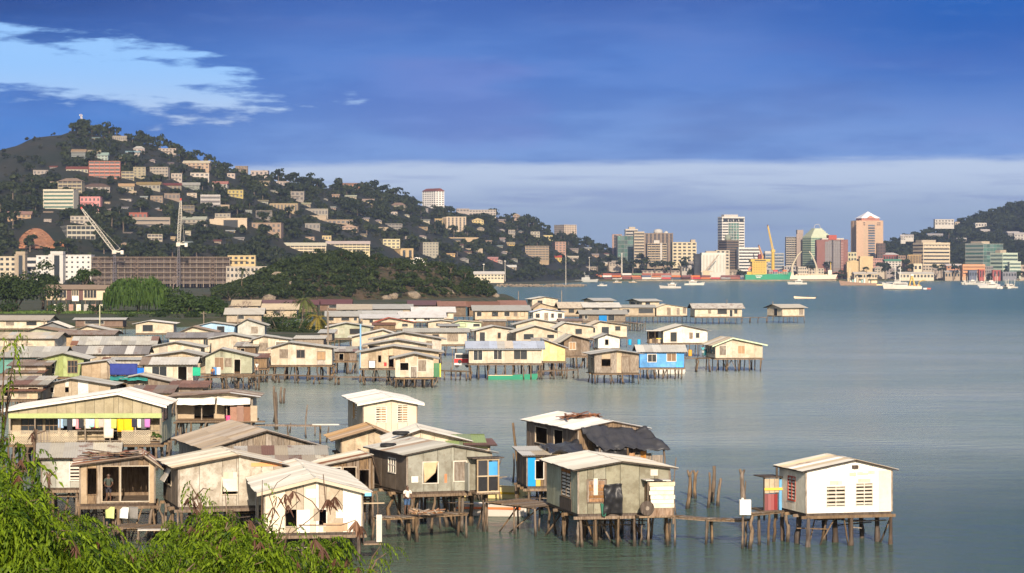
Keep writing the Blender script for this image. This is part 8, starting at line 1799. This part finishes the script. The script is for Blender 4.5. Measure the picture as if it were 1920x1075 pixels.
def feather_tree(label, blobs, root_px, Y0, nf, seed, npart=200, pods=0, sprigs=()):
    """blobs: (px, py, radius in px, distance)"""
    r = np.random.default_rng(seed); rr = random.Random(seed)
    Y0 *= YS; rx = (root_px-CX)/F*Y0; base = Vector((rx, Y0, bank_z(rx, Y0)-.1)); t_ = thing('feathery_tree', label, 'tree', base, 0)
    C = [PY(a, b, d) for a, b, c, d in blobs]; R = [c*d*YS/F for a, b, c, d in blobs]
    limbs = MB(); top = base+(sum(C, Vector())/len(C)-base)*.55
    trunk = MB().tube([(0,0,-.3), (top-base)*.5+Vector((.1,0,0)), top-base], [.13,.10,.07], 7); obj('trunk', trunk.mesh('trunk', True), M_bark, t_)
    for c, ra in zip(C, R):
        mid = top.lerp(c, .5)+Vector((rr.uniform(-.15,.15), rr.uniform(-.15,.15), rr.uniform(-.05,.15)))
        obj('branch', MB().tube([top-base, mid-base, c-base, c-base+Vector((rr.uniform(-.3,.3), rr.uniform(-.3,.2), ra*.8))], [.045,.032,.02,.007], 5).mesh('branch', True), TWIG, t_)
        for k in range(5):
            d = Vector((rr.gauss(0,1), rr.gauss(0,1)-.3, rr.gauss(0,.7)+.3)).normalized(); limbs.tube([c-base, c+d*ra*.6-base+Vector((0,0,.05)), c+d*ra*1.02-base], [.014,.009,.004], 4)
    # leaf clusters at the twig ends: each a spray of drooping leaves, with gaps between the sprays
    w = np.array(R)**2; w /= w.sum(); ntip = nf//27; ids = r.choice(len(C), ntip, p=w); Q = []; T = []; parts = []
    for j in ids:
        c = C[j]; ra = R[j]; d = Vector(r.normal(0, 1, 3)).normalized()
        if d.y > .35: d.y *= -.7
        if d.z < -.3: d.z *= -.5
        tip = c+d*ra*float(r.uniform(.5, 1.12)); tint = r.uniform(0, 1); a0 = r.uniform(0, 6.28); nn = int(r.integers(7, 14))
        for k in range(nn):
            a = a0+k*2.399; tilt = float(r.uniform(-.65, .75)); s = float(r.uniform(.9, 1.8)); p = tip+Vector(r.normal(0, .07, 3))
            M = Matrix.Rotation(a, 4, 'Z') @ Matrix.Rotation(tilt, 4, 'Y') @ Matrix.Rotation(float(r.uniform(-.5,.5)), 4, 'X'); fi = int(r.integers(5))
            if len(parts) < npart and d.y < -.1 and rr.random() < .5:
                obj('leaf', FRM[fi], None, t_, mw=Matrix.Translation(p-base) @ M @ Matrix.Scale(s, 4)); parts.append(1); continue
            m3 = np.array(M.to_3x3()); Q.append((FR[fi]*s) @ m3.T+np.array(p-base)); T.append(np.full(len(FR[fi])*4, tint))
        limbs.tube([c-base, (c+tip)/2-base+Vector((0,0,.04)), tip-base], [.012,.008,.004], 4)
    for (px, py, d, n) in sprigs:
        c = PY(px, py, d)-base; 
        for k in range(n):
            a = rr.uniform(0, 6.28); M = Matrix.Rotation(a, 4, 'Z') @ Matrix.Rotation(rr.uniform(-.3,.5), 4, 'Y'); obj('leaf', FRM[k % 5], None, t_, mw=Matrix.Translation(c+Vector((rr.uniform(-.12,.12), rr.uniform(-.1,.1), rr.uniform(-.1,.1)))) @ M @ Matrix.Scale(rr.uniform(.8,1.2), 4))
        j = min(range(len(C)), key=lambda q: (C[q]-base-c).length); a = C[j]-base
        obj('branch', MB().tube([a, a.lerp(c, .5)+Vector((0,0,.12)), c], [.016,.011,.005], 5), TWIG, t_)
    kind(obj('foliage', quads_mesh('foliage', np.concatenate(Q), np.concatenate(T)), L_fore, t_), 'stuff')
    kind(obj('twigs', limbs, TWIG, t_), 'stuff')
    for k in range(pods):
        j = rr.randrange(len(C)); c = C[j]-base+Vector((rr.uniform(-1,1)*R[j], -R[j]*.8, rr.uniform(-.3,1)*R[j])); pm = MB()
        for i in range(rr.randint(7, 12)):
            a, e = rr.uniform(0, 6.28), rr.uniform(.1, .8); dv = Vector((math.cos(a)*e, math.sin(a)*e*.7, -1)).normalized(); l = rr.uniform(.10, .20); sd = dv.cross(Vector((math.cos(a*3), math.sin(a*3), .2))).normalized()*.011
            q0, q1, q2 = Vector((0,0,0)), dv*l*.5, dv*l+Vector((math.cos(a)*.02, 0, -.01)); th = Vector((.003,.003,0))
            pm.quad(q0-sd*.4, q0+sd*.4, q1+sd, q1-sd); pm.quad(q1-sd, q1+sd, q2+sd*.3, q2-sd*.3)
        obj('seed_pods', pm, POD, t_, loc=c)
    return t_
D1 = 19.0
feather_tree('bright green feathery tree filling the lower left corner', [(4,830,20,19),(-25,880,46,18.5),(34,885,34,19),(72,930,40,19.5),(20,965,62,18),(110,985,46,19.5),(60,1010,80,18.5),(165,1032,42,20),(120,1060,70,18.5),(-30,1010,90,17.5),(20,1090,90,17.5),(66,815,9,20),(92,895,12,20),(190,1005,16,20.5),(215,1060,40,20.5)], 40, 20, 2900, 1, 250, 14,
    [(8,640,18.5,2),(34,630,18.5,4),(12,690,18.5,1),(26,725,18.6,2),(62,850,19,3),(10,780,18.8,3)])
feather_tree('green feathery tree with dark seed pods in front of the patchwork house', [(380,975,34,23),(435,985,36,23),(490,1005,40,23.5),(350,1015,38,23),(410,1025,55,22.5),(470,1045,58,22.5),(530,1045,38,23),(365,1070,60,22),(440,1085,65,22),(515,1080,50,22.5),(362,938,16,23.5)], 430, 24, 1900, 2, 250, 30,
    [(355,905,23,3),(372,925,23,4),(400,920,23.5,2),(545,990,23,2),(492,900,23.5,1)])
feather_tree('low green feathery tree at the bottom edge between the corner tree and the pod tree', [(250,1072,50,21),(300,1082,50,21.5),(235,1045,24,21.5),(290,1050,24,21.5),(330,1090,45,21)], 270, 22, 800, 3, 180, 4, [(225,1005,21.5,2),(275,1018,21.5,2)])
feather_tree('small light green feathery tree at the bottom, right of the pod tree', [(590,1060,34,24),(640,1074,36,24),(560,1080,40,23.5),(685,1090,30,24.5),(612,1030,20,24.5)], 620, 25, 620, 4, 160, 12, [(712,1025,24.5,5),(705,1050,24.5,4),(650,1030,24.5,2),(575,1005,24,2),(728,1035,24.5,2)])
# long bare twigs crossing in front of the patchwork house, with hanging dry pods
tw = thing('bare_branch', 'bare crossing twigs with hanging dry brown pods before the patchwork house', 'branch', PY(470,1040,22.8), 0); b0 = Vector(tw.location)
for pts in (((470,1050),(520,1020),(580,975),(625,935),(640,915)), ((560,985),(600,985),(640,985),(668,975)), ((500,1000),(515,960),(505,930),(520,905),(545,890)), ((520,1010),(530,970),(560,940)), ((600,960),(585,940),(560,925),(545,920)), ((610,940),(608,915),(606,890)), ((430,1000),(425,960),(422,925))):
    obj('twig', MB().tube([PY(a, b, 22.9+.3*i/4)-b0 for i, (a, b) in enumerate(pts)], [.012-.0018*i for i in range(len(pts))], 5), TWIG, tw)
rr = random.Random(12)
for (px, py, n) in ((615,935,18),(628,930,12),(520,930,8),(535,925,7),(550,920,6),(540,945,5),(668,975,24),(678,985,16),(512,950,5),(590,1010,12),(605,1025,12),(480,1000,16),(498,1015,14),(470,975,8)):
    pm = MB()
    for i in range(n):
        a, e = rr.uniform(0, 6.28), rr.uniform(.15, .9); dv = Vector((math.cos(a)*e, math.sin(a)*e*.6, -1)).normalized(); l = rr.uniform(.14, .30); sd = dv.cross(Vector((math.cos(a*3), math.sin(a*3), .2))).normalized()*.016
        q0, q1, q2 = dv*.02, dv*l*.55, dv*l; pm.quad(q0-sd*.4, q0+sd*.4, q1+sd, q1-sd); pm.quad(q1-sd, q1+sd, q2+sd*.35, q2-sd*.35)
    obj('seed_pods', pm, POD if n < 20 else plain((.17,.09,.05), .7), tw, loc=PY(px, py, 22.9)-b0)
# ================================================================== people
SKIN = plain((.10,.055,.035), .5, .02); HAIR = plain((.012,.010,.010), .8)
def skin_mesh(name, pts, edges, rad, mat, parent, root=0, sub=1):
    m = bpy.data.meshes.new(name); m.from_pydata([tuple(p) for p in pts], edges, []); o = obj(name, m, mat, parent)
    bm = bmesh.new(); bm.from_mesh(m); lay = bm.verts.layers.skin.verify()
    bm.verts.ensure_lookup_table()
    for v, r in zip(bm.verts, rad): v[lay].radius = (r, r) if not isinstance(r, tuple) else r; v[lay].use_root = v.index == root
    bm.to_mesh(m); bm.free()
    o.modifiers.new('skin', 'SKIN'); s = o.modifiers.new('smooth', 'SUBSURF'); s.levels = sub; s.render_levels = sub
    return o
def person(label, loc, rz, shirt, trousers, pose='stand', sc=1.0, group=None):
    r = thing('person', label, 'person', loc, rz, group); r.scale = (sc,)*3
    # facing -y; joints
    J = {}
    if pose == 'stand':
        hz = .92; J['hipL'], J['hipR'] = (.09,0,hz-.04), (-.09,0,hz-.04); J['knL'], J['knR'] = (.11,-.03,.50), (-.10,.02,.50); J['anL'], J['anR'] = (.12,.03,.09), (-.11,.07,.09)
    elif pose == 'walk':
        hz = .91; J['hipL'], J['hipR'] = (.09,0,hz-.04), (-.09,0,hz-.04); J['knL'], J['knR'] = (.10,-.18,.52), (-.09,.06,.50); J['anL'], J['anR'] = (.11,-.20,.10), (-.10,.30,.16)
    else:
        hz = .30; J['hipL'], J['hipR'] = (.10,.0,hz), (-.10,.0,hz); J['knL'], J['knR'] = (.14,-.38,.52), (-.14,-.38,.50); J['anL'], J['anR'] = (.13,-.42,.09), (-.13,-.42,.09)
    z = hz; lean = -.06 if pose != 'sit' else -.10
    pel, ch, nk, hd = (0,0,z), (0,lean*.5,z+.36), (0,lean,z+.54), (0,lean-.02,z+.72)
    shL, shR = (.19,lean*.8,z+.48), (-.19,lean*.8,z+.48)
    elL, elR = (.25,lean-.06,z+.20), (-.24,lean-.10,z+.20); waL, waR = (.17,lean-.26,z+.12), (-.15,lean-.28,z+.14)
    if pose == 'walk': elL, elR, waL, waR = (.25,.08,z+.20), (-.25,-.10,z+.20), (.26,.02,z-.05), (-.24,-.24,z+.02)
    pts = [pel, (0,lean*.3,z+.18), ch, nk, (0,lean,z+.60), hd, (0,lean-.01,z+.80), shL, elL, waL, shR, elR, waR, J['hipL'], J['knL'], J['anL'], (J['anL'][0],J['anL'][1]-.13,J['anL'][2]-.06), J['hipR'], J['knR'], J['anR'], (J['anR'][0],J['anR'][1]-.13,J['anR'][2]-.06)]
    E = [(0,1),(1,2),(2,3),(3,4),(4,5),(5,6),(3,7),(7,8),(8,9),(3,10),(10,11),(11,12),(0,13),(13,14),(14,15),(15,16),(0,17),(17,18),(18,19),(19,20)]
    R = [(.14,.10),(.13,.09),(.15,.10),.06,.055,(.085,.10),.07,.06,.045,.035,.06,.045,.035,.085,.058,.042,.04,.085,.058,.042,.04]
    body = skin_mesh('body', pts, E, R, SKIN, r)
    for w, e in ((waL, elL), (waR, elR)):
        d = (Vector(w)-Vector(e)).normalized(); s = d.cross(Vector((0,0,1))).normalized(); hp = [Vector(w)]; he = []; hr = [.028]
        for i, (off, l) in enumerate(((-.03,.085),(-.01,.10),(.012,.095),(.032,.075))):
            k = len(hp); hp += [Vector(w)+d*.07+s*off, Vector(w)+d*(.07+l*.5)+s*off*1.1+Vector((0,0,-.012)), Vector(w)+d*(.07+l*.85)+s*off*1.1+Vector((0,0,-.035))]; he += [(0,k),(k,k+1),(k+1,k+2)]; hr += [.013,.009,.008]
        k = len(hp); hp += [Vector(w)+d*.03+s*.045, Vector(w)+d*.065+s*.065+Vector((0,0,-.02))]; he += [(0,k),(k,k+1)]; hr += [.013,.009]
        skin_mesh('hand', hp, he, hr, SKIN, r, 0, 0)
    skin_mesh('shirt', [(0,0,z+.02), (0,lean*.3,z+.18), (0,lean*.5,z+.36), (0,lean,z+.52), (.19,lean*.8,z+.48), (.235,lean-.03,z+.31), (-.19,lean*.8,z+.48), (-.23,lean-.05,z+.31)], [(0,1),(1,2),(2,3),(3,4),(4,5),(3,6),(6,7)], [(.16,.12),(.15,.11),(.17,.12),.075,.085,.07,.085,.07], cloth(shirt), r)
    def mixp(a, b, t): return tuple(Vector(a).lerp(Vector(b), t))
    skin_mesh('shorts', [(0,0,z+.04), J['hipL'], mixp(J['hipL'],J['knL'],.85), J['hipR'], mixp(J['hipR'],J['knR'],.85)], [(0,1),(1,2),(0,3),(3,4)], [(.155,.12),.105,.085,.105,.085], cloth(trousers), r)
    skin_mesh('hair', [(0,lean+.015,z+.74), (0,lean+.005,z+.82)], [(0,1)], [(.10,.10),.075], HAIR, r)
    for sx_ in (-.03, .03): ubox('eye', plain((.6,.58,.55)), r, sx_-.012, sx_+.012, lean-.128, lean-.112, z+.735, z+.75)
    ubox('nose', SKIN, r, -.014, .014, lean-.142, lean-.11, z+.695, z+.735); ubox('mouth', plain((.12,.04,.035)), r, -.025, .025, lean-.125, lean-.11, z+.66, z+.672)
    for sx_ in (-1, 1): ubox('ear', SKIN, r, sx_*.088-.012, sx_*.088+.012, lean-.03, lean+.01, z+.69, z+.75)
    return r
person('man in a white shirt and blue shorts standing on the walkway under the tin-clad house', P(763,966,1.55), .5, (.66,.60,.50), (.05,.10,.20))
person('person in a red top sitting among pots on the black plastic porch', Wp(rootT, (dT[0]*.72, -1.5, dT[2])), .2, (.48,.02,.03), (.06,.14,.30), 'sit')
person('person in a dark shirt standing inside the open porch', Wp(rootO, (dO[0]*.38, .5, dO[2])), .1, (.05,.06,.05), (.03,.03,.04))
person('person in a white shirt walking on the landing beside the green-curtained house', P(481,703,2.0), .8, (.66,.62,.55), (.40,.26,.18), 'walk')
person('person in a teal top standing by the corner-window house', P(1318,669,2.2), -.3, (.10,.40,.45), (.5,.5,.48))
person('crouching person in orange on the green-curtained house landing', P(398,704,2.0), .5, (.45,.20,.06), (.06,.10,.30), 'sit')
person('person in the open speedboat on the bay', SPEED.location+Vector((-4.2,.1,.55)), 1.5, (.42,.08,.05), (.05,.05,.06), 'sit')
for i, (x, z, c) in enumerate(((.80,.0,(.55,.40,.03)),(.84,.0,(.60,.56,.48)),(.88,.0,(.03,.03,.03)),(.91,.0,(.30,.30,.28)))):
    tag(obj('cooking_pot', MB().tube([(0,0,0),(0,0,.05),(0,0,.3),(0,0,.36)], [.13,.16,.15,.06], 10).mesh('cooking_pot'), plain(c), None, loc=Wp(rootT, (dT[0]*x, -1.75, dT[2]))), ('yellow jerry can', 'pale water bottle', 'black cooking pot', 'grey lidded pot')[i]+' standing on the black plastic porch', 'pot')
# ================================================================== evening haze
hm = bpy.data.materials.new('haze_air'); hm.use_nodes = True; n = hm.node_tree; n.nodes.remove(n.nodes['Principled BSDF'])
pv = n.nodes.new('ShaderNodeVolumePrincipled'); pv.inputs['Color'].default_value = (.72,.82,1,1); pv.inputs['Density'].default_value = .00013/YS; pv.inputs['Anisotropy'].default_value = .5
n.links.new(pv.outputs[0], n.nodes['Material Output'].inputs['Volume'])
kind(obj('haze', MB().box(-2700, 2700, -200, 7100, -3.2, 190), hm), 'stuff')
# ---- things that still share a label are told apart by their place
dup_ = {}
for o in bpy.data.objects:
    if o.parent is None and 'label' in o.keys(): dup_.setdefault(o['label'], []).append(o)
for l, os_ in dup_.items():
    if len(os_) > 1:
        os_.sort(key=lambda o: o.location.x/o.location.y)
        for i, o in enumerate(os_):
            n = '%s, %s of %d from the left' % (l, ORD[i], len(os_))
            if len(n.split()) > 16: n = '%s, %s from left' % (l, ORD[i])
            if len(n.split()) <= 16: o['label'] = n
